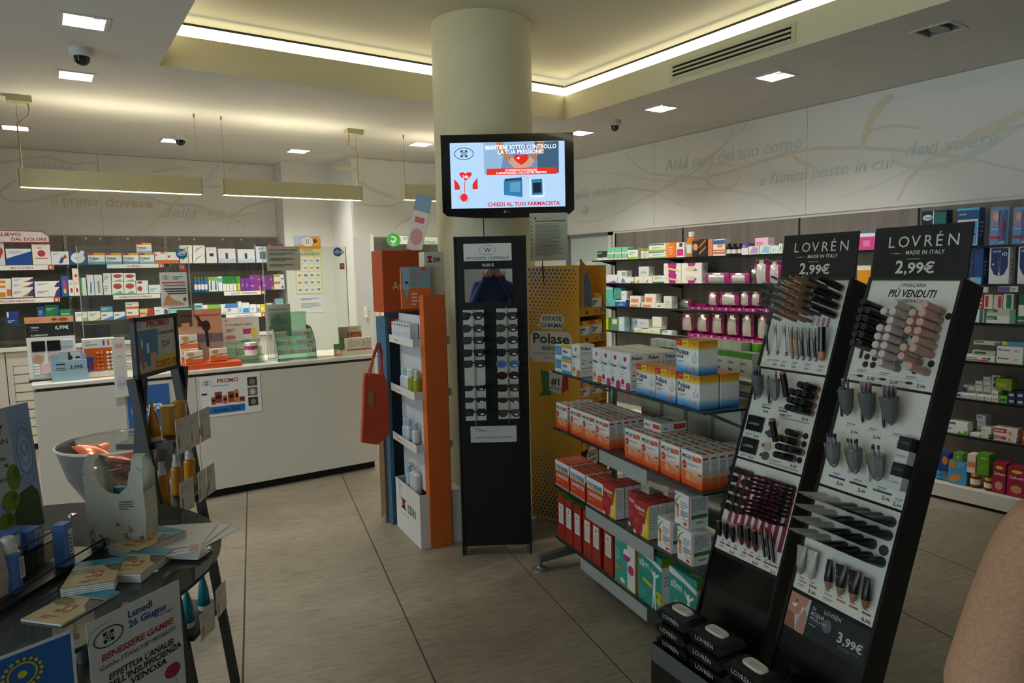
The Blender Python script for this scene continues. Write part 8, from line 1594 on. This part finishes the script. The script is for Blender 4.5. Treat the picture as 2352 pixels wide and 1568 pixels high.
def flat_tube(h, w, c_, cap, lab=True):
    """squeezed tube standing on its cap"""
    b_ = B(); n = 14; st_ = []; m = C(c_, .35)
    for z, rx, ry in ((0, w * .42, w * .42), (h * .12, w * .44, w * .44), (h * .125, w * .48, w * .46), (h * .5, w * .47, w * .34), (h * .85, w * .44, w * .1), (h, w * .42, .0012)): st_.append([(rx * cos(2 * pi * i / n), ry * sin(2 * pi * i / n), z) for i in range(n)])
    vs = [q for s_ in st_ for q in s_]; fs = lambda k: [(k * n + i, k * n + (i + 1) % n, (k + 1) * n + (i + 1) % n, (k + 1) * n + i) for i in range(n)]
    b_.add(vs, fs(0), C(cap, .4), True).add(vs, fs(1) + fs(2) + fs(3) + fs(4), m, True)
    if lab:
        F = Fr((-w * .14, -w * .37, h * .42), (1, 0, 0), Vector((0, .22, 1)).normalized()); b_.rect(F, .0, 0, w * .28, h * .36, 'd0cdc0', 6).lines(F, w * .04, h * .03, w * .22, h * .33, 6, '55544c', 8)
    return b_.mesh('tube')
AMB = 'b87818'
lput(flat_tube(.135, .05, AMB, 'd4d0c4'), 'cream_tube', 'amber sun cream tube standing on its white cap on the ladder', 'tube', .055, .12, 1.045, None, .3)
ab = pack(.042, .042, .105, 'a06c14;r .3 .1 .7 .85 cdc9bc;l .36 .2 .64 .8 8 55524a', 'r .25 .1 .75 .85 a8741a').mesh('amber_carton')
lput(ab, 'amber_carton', 'amber carton next to the sun cream tube', 'carton', .15, .09, 1.045, 'amber cartons on the ladder', .2); lput(ab, 'amber_carton', 'amber carton farther along the ladder shelf', 'carton', .235, .09, 1.045, 'amber cartons on the ladder', .2)
def pump(h, r, c_, cap): 
    b_ = B().lathe([(r * .95, 0), (r, .008), (r, h * .62), (r * .9, h * .68), (r * .55, h * .7)], C(c_, .25), 16).lathe([(r * .68, h * .7), (r * .68, h * .8), (r * .5, h * .82), (r * .5, h)], C(cap, .4), 14); F = Fr((-.009, -r - .0006, h * .18), (1, 0, 0), (0, 0, 1)); b_.rect(F, 0, 0, .018, h * .4, 'd0cdc0', 1).lines(F, .003, .008, .015, h * .38, 8, '55544c', 2); return b_.mesh('spray')
sb = pump(.15, .021, AMB, 'cdcac0')
for i, x in enumerate((.05, .155, .255)): lput(sb, 'spray_bottle', 'amber spray bottle, %s on the second ladder shelf' % ('nearest', 'middle', 'farthest')[i], 'bottle', x, .1, .82, 'amber sprays on the ladder', .5)
lput(pump(.12, .02, '9c9a94', 'b4b2ac'), 'spray_bottle', 'grey-capped bottle on the third ladder shelf', 'bottle', .15, .12, .59); lput(pump(.13, .024, '14606c', 'a8aca8'), 'spray_bottle', 'teal bottle with grey cap on the third ladder shelf', 'bottle', .24, .11, .59)
tl = flat_tube(.16, .05, '10707c', 'c8c6bc')
lput(tl, 'cream_tube', 'teal cream tube on the lowest ladder shelf, nearer one', 'tube', .08, .06, .355, 'teal tubes on the ladder', .5); lput(tl, 'cream_tube', 'teal cream tube on the lowest ladder shelf, farther one', 'tube', .21, .06, .355, 'teal tubes on the ladder', .5)
SC_ = 'cfcdc6;l .08 .7 .5 .9 3 d89a84;l .4 .75 .7 .8 1 c88;r .12 .15 .22 .5 c86a3c;e .7 .1 .12 .05 a8c0a0'
for i, (x, w, z, h, lb) in enumerate(((.06, .085, 1.0, .12, 'white shelf card, nearest on the upper ladder edge'), (.148, .085, 1.0, .12, 'white shelf card, middle of the upper ladder edge'), (.236, .085, 1.0, .12, 'white shelf card, farthest on the upper ladder edge'), (.06, .09, .79, .11, 'white shelf card on the second ladder edge, nearer'), (.18, .075, .79, .11, 'white shelf card on the second ladder edge, middle'), (.255, .07, .79, .11, 'white shelf card on the second ladder edge, farther'), (.1, .1, .31, .1, 'pale card on the lowest ladder edge, nearer'), (.225, .1, .33, .11, 'pale card on the lowest ladder edge, farther'))):
    lput(card(w, h, SC_, .0015).mesh('shelf_card'), 'shelf_card', lb, 'card', x, .022 if z > .5 else .0, z, 'shelf cards on the ladder', (-.08, .05, 0)[i % 3])
# ------------------------------------------------------------------ clear bowl of orange sachets
t = thing('clear_bowl', 'large clear plastic bowl on a stand in front of the counter', 'bowl', (.257, 3.619, 0))
B().lathe([(.12, .60), (.17, .62), (.225, .72), (.262, .855), (.266, .858), (.258, .857), (.222, .73), (.168, .63), (.12, .612)], clear('bowl_plastic', 'f2f4f4', .06, .05), 40, cap=False).obj('bowl', t)
B().lathe([(.26, .853), (.268, .858), (.268, .864), (.26, .866)], clear('bowl_rim', 'f4f6f6', .45, .05), 40, cap=False).obj('rim', t); B().lathe([(.14, 0), (.14, .02), (.03, .03), (.03, .58), (.11, .598)], C('8f8e88', .3, .6), 20).obj('pedestal', t)
for i in range(14):
    a = i * 2.4; r_ = .055 + .09 * ((i % 5) / 4); me = pouch(.13, .15, 'cf6a4a;d88a70', i + 30, .05); me = me.mesh('sachet')
    o = link('sachet', me, None, (.257 + r_ * cos(a), 3.619 + r_ * sin(a), .66 + .028 * (i // 3)), a); o.rotation_euler = (1.2, .2 * sin(i), a); tag(o, 'orange sachet in the clear bowl, %s from the bottom' % ORD[i], 'sachet', 'orange sachets in the bowl')
# ------------------------------------------------------------------ round glass table
TC = Vector((-.203, 2.044, 0)); TR_ = .5645; TZ = .9
t = thing('glass_table', 'round glass display table on grey legs', 'table', TC); TG = clear('table_glass', 'c4d8ce', .05, .02)
B().lathe([(TR_ - .001, TZ - .01), (TR_ - .001, TZ)], TG, 72).obj('top', t); B().lathe([(TR_ - .001, TZ - .0102), (TR_ + .0006, TZ - .009), (TR_ + .0006, TZ - .001), (TR_ - .001, TZ + .0001)], C('0f4234', .12), 72, cap=False).obj('rim', t)
LG = C('5a5c5a', .35, .6)
for k in range(4):
    a = -.55 + k * pi / 2; x, y = .44 * cos(a), .44 * sin(a); B().lathe([(.022, 0), (.022, TZ - .03), (.03, TZ - .028), (.03, TZ - .0105)], LG, 16, Matrix.Translation((x, y, 0))).obj('leg', t)
    B().lathe([(.012, TZ + .0002), (.012, TZ + .004), (.006, TZ + .006)], C('d0d2d0', .15, .9), 14, Matrix.Translation((x, y, 0))).obj('glass_fixing', t)
B().lathe([(.46, .42), (.46, .44)], C('1d1d1c', .4), 40).obj('lower_shelf', t); B().box(-.4, .4, -.02, .02, TZ - .06, TZ - .03, LG).obj('crossbar', t)
# posters hanging from the rim
def rim_poster(x0, y0, x1, y1, h): a = atan2(y1 - y0, x1 - x0); return ((x0 + x1) / 2, (y0 + y1) / 2), a, hypot(x1 - x0, y1 - y0)
b = card(.21, .297, 'd6d8dc', .0008); F = Fr((-.105, 0, 0), (1, 0, 0), (0, 0, 1)); BL_ = C('22448c')
b.text(F, 'Luned\u00ec', .085, .268, .021, BL_, 3, 'l', 1).text(F, '26 Giugno', .085, .247, .021, BL_, 3, 'l', 1).text(F, '(Pomeriggio)', .15, .239, .008, BL_, 3); logo(b, F, .042, .252, .032, C('2a2a2c')); b.ring(F, .036, .258, .036, .024, .0006, C('2a2a2c'), 2, 16, 1.2, 3.4)
b.text(F, 'BENESSERE GAMBE', .105, .208, .0185, C('a8322c'), 3, 'c', 1, .165, .15).text(F, 'Gambe STANCHE? PESANTI?', .105, .19, .014, C('333340'), 3, 'c', 0, .175, .1)
for k, tx in enumerate(("EFFETTUA L'ANALISI", "DELL'INSUFFICIENZA", 'VENOSA')): b.text(F, tx, .11 + k * .006, .163 - k * .017, .0185, C('1a1a1c'), 3, 'c', 1, (.15, .175, .085)[k], .1)
SKN = C('b0755c'); b.shape(F, [(.02, .0), (.03, .05), (.06, .1), (.085, .115), (.1, .1), (.13, .085), (.12, .07), (.09, .07), (.11, .03), (.1, .0)], SKN, 3).shape(F, [(.1, .0), (.12, .06), (.2, .015), (.2, .0)], C('a86c54'), 2.5).disc(F, .178, .105, .02, .016, 'a8304a', 3, 14).stroke(F, [(.183, .09), (.19, .06)], .001, C('444'), 3)
(px, py), a_, w_ = rim_poster(.026, 1.651, .193, 1.691, .3); o = b.obj('notice_poster', None, (.113, 1.568, TZ + .045 - .297), atan2(.107, .174)); tag(o, 'white poster BENESSERE GAMBE hanging from the table rim', 'poster')
b = card(.21, .297, '2a62a8', .0008, 'd8dce2'); F = Fr((-.105, 0, 0), (1, 0, 0), (0, 0, 1)); b.rect(F, 0, .291, .21, .297, 'd8dce2', 2).rect(F, .205, 0, .21, .297, 'd8dce2', 2)
for k in range(18): b.disc(F, .125 + .03 * cos(k * pi / 9), .25 + .027 * sin(k * pi / 9), .0035, .0035, 'c8b428', 3, 8)
b.ring(F, .125, .25, .024, .022, .003, C('c8b428'), 3).disc(F, .125, .25, .008, .007, 'd8c82c', 3, 8).text(F, 'Inner Wheel Club', .125, .205, .0105, C('16305c'), 3, 'c').text(F, 'Asti', .125, .19, .0105, C('16305c'), 3, 'c').text(F, 'STABILE', .10, .135, .045, C('c8a878'), 3, 'c', 1, .2).disc(F, .02, .215, .018, .02, 'c8581c', 3).lines(F, .005, .17, .07, .185, 2, '16305c', 3)
o = b.obj('notice_poster', None, (-.098, 1.463, TZ + .05 - .297), atan2(.036, .107)); tag(o, 'blue charity poster hanging from the table rim', 'poster')
# brochures, sheets and cards on the table
def flat_print(w, d, hgt, cover, name, label, cat, x, y, z, rz, group=None, curl=0.):
    b_ = B(); n = 5
    for k in range(n): b_.box(-w / 2, w / 2, -d / 2, d / 2, hgt * k / n, hgt * (k + .7) / n, C('d4d2cc')) if hgt > .003 else None
    if hgt <= .003: b_.box(-w / 2, w / 2, -d / 2, d / 2, 0, hgt, C('d6d4d0'))
    F = Fr((-w / 2, -d / 2, hgt), (1, 0, 0), (0, 1, 0)); cover(b_, F, w, d); return tag(b_.obj(name, None, (x, y, z + .0006), rz), label, cat, group)
def beach(b_, F, w, d):
    b_.rect(F, 0, 0, w, d, 'c4a878', 1).rect(F, 0, d * .74, w, d, '3a8aa4', 2).rect(F, 0, d * .7, w, d * .74, 'c8c0a0', 2).shape(F, [(0, d * .7), (w * .3, d * .66), (w * .5, d * .55), (w * .2, d * .45), (0, d * .5)], C('7c8048'), 2).shape(F, [(w * .62, d * .72), (w, d * .72), (w, d * .4), (w * .8, d * .5)], C('4c5048'), 2)
    for k in range(2): b_.rect(F, w * (.36 + k * .2), d * .28, w * (.5 + k * .18), d * .5, 'c0603c', 3).rect(F, w * (.38 + k * .2), d * .34, w * (.48 + k * .18), d * .42, 'd8c0a8', 4)
    b_.text(F, 'NUXE', w * .1, d * .83, d * .09, C('1c4a60'), 3, 'l', 1, w * .6) if 0 else b_.lines(F, w * .15, d * .83, w * .75, d * .88, 1, '1c4a60', 3); b_.lines(F, w * .3, d * .1, w * .7, d * .2, 2, '8a6a40', 3)
FP_ = [(.185, 2.005, 0, -.5, .022, 'beach brochure pile lying beside the cloth bag'), (.145, 1.86, 0, -.15, .02, 'beach brochure pile in the middle of the table'), (.055, 1.845, .0, .25, .022, 'fanned beach brochure pile beside the wire rack'), (.005, 1.725, 0, -.35, .004, 'single beach brochure near the table rim')]
for x, y, z, rz, hg, lb in FP_: flat_print(.105, .15, hg, beach, 'brochure', lb, 'brochure', x, y, TZ + z, rz - .5, 'beach brochures on the table')
blank = lambda b_, F, w, d: b_.lines(F, w * .2, d * .5, w * .5, d * .52, 1, 'b8b6b2', 2)
def tick(b_, F, w, d): b_.lines(F, w * .08, d * .55, w * .7, d * .9, 4, '7c6c9c', 2).rect(F, w * .7, d * .1, w * .95, d * .9, 'c88a84', 2).lines(F, w * .1, d * .15, w * .6, d * .4, 2, 'b85a50', 2)
for k in range(3): flat_print(.15, .2, .0012, blank, 'paper_sheet', 'blank white sheet, %s of the loose pile' % ('lowest', 'middle', 'top')[k], 'paper', .285 - k * .012, 1.985 + k * .012, TZ + k * .002, -.9 + k * .22, 'white sheets on the table')
for k in range(7): flat_print(.085, .055, .0012, tick, 'voucher', 'small printed voucher, %s from the bottom of the fan' % ORD[k], 'voucher', .258 - k * .002, 1.858 + k * .002, TZ + .0066 + k * .0019 if k > -1 else TZ, -.75 + k * .09, 'vouchers on the table')
# white cloth bag
t = thing('cloth_bag', 'small cream cloth shopper printed with blue flowers', 'bag', (.135, 2.06, TZ + .0006), radians(-34)); CLO = noisy('cream_cotton', [(.3, 'bdb9a6'), (.7, 'cbc7b5')], (90, 90, 90), rough=.9, bump=.25)
def sheet_(y, top): return [(-.072, 0), (.072, .0), (.078, .08), (.075, .15), (.078, .2), (.062, .215), (.042, .205), (.034, .165), (.01, .145), (-.015, .15), (-.036, .17), (-.048, .205), (-.066, .212), (-.08, .195), (-.076, .15), (-.078, .08)]
XZ_ = Matrix(((1, 0, 0, 0), (0, 0, 1, 0), (0, 1, 0, 0), (0, 0, 0, 1)))
b = B(); b.prism(sheet_(0, 0)[::-1], -.03, -.027, CLO, XZ_).prism(sheet_(0, 0)[::-1], .027, .03, CLO, XZ_)
for s_ in (-1, 1): b.poly([(s_ * .072, -.03, 0), (s_ * .072, .03, 0), (s_ * .078, .03, .08), (s_ * .078, -.03, .08)], CLO).poly([(s_ * .078, -.03, .08), (s_ * .078, .03, .08), (s_ * .0755, .03, .15), (s_ * .0755, -.03, .15)], CLO)
b.poly([(-.072, -.03, 0), (-.072, .03, 0), (.072, .03, 0), (.072, -.03, 0)], CLO)
F = Fr((-.075, -.0304, 0), (1, 0, 0), (0, 0, 1)); BLU = C('55597c', .8); RB_ = random.Random(5)
for k in range(46):
    x, z = RB_.uniform(.008, .142), abs(RB_.gauss(0, .026)) + .004; r_ = RB_.uniform(.0015, .006)
    if z > .085: continue
    (b.ring(F, x, z, r_, r_ * 1.1, r_ * .35, BLU, 2, 8) if k % 3 else b.disc(F, x, z, r_, r_ * .6, BLU, 2, 7)); b.stroke(F, [(x, z), (x + RB_.uniform(-.01, .01), z + RB_.uniform(-.008, .012))], .0008, BLU, 2)
b.lines(F, .085, .105, .125, .13, 4, '55545c', 2); b.obj('bag_body', t)
for x in (-.065, .06):
    P_ = [(x, -.0285, .205), (x * .98, -.02, .235), (x * .96, .0, .245), (x * .98, .02, .235), (x, .0285, .205)]; b = B()
    for i in range(4): (xa, ya, za), (xb, yb, zb) = P_[i], P_[i + 1]; b.hexa([(xa - .015, ya, za - .002), (xa + .015, ya, za - .002), (xb + .015, yb, zb - .002), (xb - .015, yb, zb - .002), (xa - .015, ya, za + .001), (xa + .015, ya, za + .001), (xb + .015, yb, zb + .001), (xb - .015, yb, zb + .001)], CLO)
    b.obj('handle', t)
B().box(-.02, .03, .0, .012, .0, .155, C('1f7c88')).obj('teal_card', t)
# wire rack with pale blue cartons and a cactus board
KA = radians(51.7); KO = Vector((-.099, 1.80, 0)); KR = Matrix.Rotation(KA, 3, 'Z'); WB = C('14130f', .4)
t = thing('wire_rack', 'black wire and metal stepped rack on the glass table', 'rack', (KO.x, KO.y, TZ + .0006), KA)
for y0, y1, z in ((.0, .085, .012), (.09, .19, .055)): B().box(-.1, .30, y0, y1, z - .003, z, C('1c1b17', .35)).obj('shelf', t); B().tube([(-.1, y0, z + .0), (-.1, y0, z + .022), (.30, y0, z + .022), (.30, y0, z)], .0022, WB, 6).obj('rail', t)
for x in (-.09, .295):
    for y in (.004, .186): B().tube([(x, y, 0.0), (x, y, .055 if y > .1 else .012)], .003, WB, 6).obj('leg', t)
def kput(me, name, label, cat, x, y, z, group=None, rz=0., tl_=0.):
    p = KO + KR @ Vector((x, y, 0)); o = link(name, me, None, (p.x, p.y, TZ + z + .001), KA + rz); o.rotation_euler.x = -tl_; return tag(o, label, cat, group)
def bcart(w, d, h): return pack(w, d, h, '5a82c4;r .45 .15 .92 .85 c8ccd0;l .5 .3 .85 .78 5 555c70;r .5 .2 .85 .25 33508c', 'l .1 .1 .2 .2 1 4a72b4').mesh('blue_carton')
kput(bcart(.105, .07, .06), 'blue_carton', 'large pale blue carton on the upper rack step', 'carton', .10, .098, .0555, 'pale blue cartons'); kput(bcart(.05, .07, .045), 'blue_carton', 'smaller pale blue carton on the upper rack step', 'carton', .193, .098, .0555, 'pale blue cartons')
kput(bcart(.03, .03, .105), 'blue_carton', 'upright pale blue carton on the lower rack step', 'carton', .187, .008, .0125, 'pale blue cartons')
bb = B().lathe([(.019, 0), (.021, .005), (.021, .085), (.019, .09), (.012, .093)], C('4f78bc', .25), 18).lathe([(.0165, .091), (.0165, .106), (.0145, .108), (.013, .124), (.0115, .126)], C('d0cec8', .4), 16); F = Fr((.0, -.0216, .03), (1, 0, 0), (0, 0, 1)); bb.rect(F, .0, 0, .014, .048, 'c8ccd0', 1).lines(F, .002, .005, .012, .045, 7, '555', 2)
kput(bb.mesh('bottle'), 'spray_bottle', 'pale blue bottle with stepped white cap on the lower rack step', 'bottle', .045, .04, .0125)
b = card(.42, .33, '8fa8d4', .005, 'c8d0dc'); F = Fr((-.21, 0, 0), (1, 0, 0), (0, 0, 1)); b.rect(F, 0, .1, .345, .325, 'b4bcc4', 2).disc(F, .36, .2, .06, .05, 'a8b8d8', 1.5)
for k in range(4): b.ring(F, .385, .215 - k * .004, .012 + k * .008, .02 + k * .022, .005, C(('6c88b8', '7c98c4')[k % 2]), 1.8, 20)
b.shape(F, [(.32, 0), (.415, 0), (.41, .09), (.39, .115), (.35, .105), (.325, .06)], C('3a5428'), 3)
for x, z, rx, rz_ in ((.338, .15, .022, .034), (.318, .095, .028, .026), (.296, .045, .028, .026)): b.disc(F, x, z, rx, rz_, C('6c8420'), 4, 16).disc(F, x + rx * .4, z + rz_ * .3, rx * .4, rz_ * .5, C('4c6424'), 5, 10)
K2 = C('22242c'); b.text(F, 'AQUA DAY', .327, .268, .03, K2, 4, 'r', 1, .2).text(F, 'LOTION', .337, .24, .02, K2, 4, 'r', 0, .1).lines(F, .2, .215, .33, .217, 1, '444', 4).text(F, 'CITA', .322, .2, .012, K2, 4, 'r', 1).text(F, 'RE', .328, .182, .012, K2, 4, 'r', 1).text(F, 'IMMEDIATA', .342, .148, .013, K2, 4, 'r', 0).lines(F, .2, .135, .335, .136, 1, '444', 4)
kput(b.mesh('cactus_board'), 'picture_board', 'picture board with prickly pear and blue water behind the rack', 'board', .145, .2, .055, None, 0, .06)
B().box(-.2, .2, .006, .03, -.058, .0, WB).obj('board_foot', bpy.data.objects['picture_board'])
# pale pink rose-embossed pack at the picture edge
t = tag(B().lathe([(.02, 0), (.045, .01), (.05, .06), (.045, .11), (.03, .135), (.0, .14)], noisy('pink_embossed', [(.35, 'a8969a'), (.65, 'baaaac')], (50, 50, 50), rough=.6, bump=.8, dist=.003), 20).obj('pink_bag', None, (-.15, 1.86, TZ + .0006)), 'pale pink embossed pouch at the picture edge', 'pouch')
# ------------------------------------------------------------------ people: one continuous skinned body each
def person(label, loc, rz, J, E, cloth, part_hair=None):
    me = bpy.data.meshes.new('person'); me.from_pydata([j[:3] for j in J], E, []); o = bpy.data.objects.new('person', me); COL.objects.link(o)
    o.modifiers.new('skin', 'SKIN'); sv = me.skin_vertices[0].data
    for v, j in zip(sv, J): v.radius = (j[3], j[4] if len(j) > 4 else j[3])
    sv[0].use_root = True
    m = o.modifiers.new('smooth', 'SUBSURF'); m.levels = m.render_levels = 2
    dg = bpy.context.evaluated_depsgraph_get(); nm = bpy.data.meshes.new_from_object(o.evaluated_get(dg)); bpy.data.objects.remove(o)
    nm.materials.clear()
    for c_ in cloth[1]: nm.materials.append(c_)
    for p in nm.polygons: p.use_smooth = True; p.material_index = cloth[0](p.center)
    o = tag(link('person', nm, None, loc, rz), label, 'person'); return o
SK = C('b98a70', .5); KNIT = noisy('beige_knit', [(.35, 'a87c5c'), (.65, 'b98c6c')], (160, 160, 220), rough=.9, bump=.6); DN = C('2c3650', .8); SHO = C('1c1a18', .5); HAIR = C('17120f', .6); BLUE = C('2a3c68', .8)
def body(armL, armR, head_f=0.):
    J = [(0, 0, .95, .15, .11), (0, 0, 1.12, .14, .10), (0, 0, 1.30, .16, .10), (0, 0, 1.42, .05), (0, head_f, 1.50, .05), (0, head_f - .015, 1.58, .085, .095), (0, head_f - .01, 1.67, .07, .085)]
    E = [(0, 1), (1, 2), (2, 3), (3, 4), (4, 5), (5, 6)]
    for s_ in (-1, 1):
        k = len(J); J += [(s_ * .09, 0, .86, .09), (s_ * .1, -.01, .5, .06), (s_ * .1, .02, .1, .045), (s_ * .1, -.1, .04, .04, .035)]; E += [(0, k), (k, k + 1), (k + 1, k + 2), (k + 2, k + 3)]
    for s_, A_ in ((-1, armL), (1, armR)):
        k = len(J); J += [(s_ * .17, 0, 1.33, .06)] + [(s_ * x, y, z, r) for x, y, z, r in A_]; E += [(2, k)] + [(k + i, k + i + 1) for i in range(len(A_))]
        w = len(J) - 1; x, y, z, _ = A_[-1]; px, py, pz, _ = A_[-2]; d = (Vector((x, y, z)) - Vector((px, py, pz))).normalized(); q = d.cross(Vector((0, 0, 1)) if abs(d.z) < .8 else Vector((0, 1, 0))).normalized()
        for i in range(5):
            L_ = (.05, .075, .082, .076, .06)[i]; b0 = Vector((x, y, z)) + q * (i - 2) * .019 + d * (.0 if i == 0 else .035); b1 = b0 + d * L_ * .6 + q * ((-.02) if i == 0 else 0); b2 = b1 + d * L_ * .4 + Vector((0, 0, -.012))
            n = len(J); J += [(s_ * b0.x, b0.y, b0.z, .011), (s_ * b1.x, b1.y, b1.z, .009), (s_ * b2.x, b2.y, b2.z, .008)]; E += [(w, n), (n, n + 1), (n + 1, n + 2)]
    return J, E
def dress(top, hairz, wx):
    def f(c):
        if c.z > hairz or (c.z > 1.56 and c.y > .02): return 3
        if c.z > 1.44 or abs(c.x) > wx and c.y < -.2: return 0
        return 1 if c.z > .93 else 2 if c.z > .09 else 4
    return f, [SK, top, DN, HAIR, SHO]
def face(o, z, y):
    for s_ in (-1, 1): B().lathe([(.0, -.008), (.007, -.004), (.009, 0), (.007, .004), (0, .008)], C('1c1512', .2), 10, Matrix.Translation((s_ * .03, y, z))).obj('eye', o)
    B().hexa([(-.012, y - .022, z - .045), (.012, y - .022, z - .045), (.012, y + .02, z - .045), (-.012, y + .02, z - .045), (-.005, y - .006, z), (.005, y - .006, z), (.005, y + .02, z), (-.005, y + .02, z)], SK).obj('nose', o); B().box(-.022, .022, y + .002, y + .012, z - .07, z - .062, C('8c4c44')).obj('mouth', o)
ar = [(.27, .05, 1.12, .055), (.12, -.17, 1.02, .042), (.03, -.2, 1.04, .03)]
J, E = body(ar, ar); p1 = person('person in a beige knitted top at the picture edge, seen from behind', (1.15, .225, 0), 2.5, J, E, dress(KNIT, 1.69, .5)); p1.scale = (.95, .95, .95); face(p1, 1.6, -.1)
ac = [(.23, -.03, 1.13, .05), (.14, -.2, 1.32, .038), (.075, -.25, 1.43, .03)]
J, E = body(ac, ac, -.03); p2 = person('dark-haired photographer in a blue shirt reflected in the stand mirror', (-.20, -.30, .13), radians(-34) + pi, J, E, dress(BLUE, 1.66, .5)); p2.location.z = 0; p2.scale = (1.08, 1.08, 1.08); face(p2, 1.59, -.13)
t = thing('photo_camera', 'black camera held by the photographer in the mirror', 'camera', (-.085, -.126, 1.55), radians(-34)); B().rbox(-.065, .065, -.03, .03, -.04, .045, C('111', .4), .006).obj('body', t); B().lathe([(.032, 0), (.032, .05), (.028, .052)], C('0c0c0d', .3), 18, Matrix.Translation((0, .03, 0)) @ Matrix.Rotation(-pi / 2, 4, 'X')).obj('lens', t)
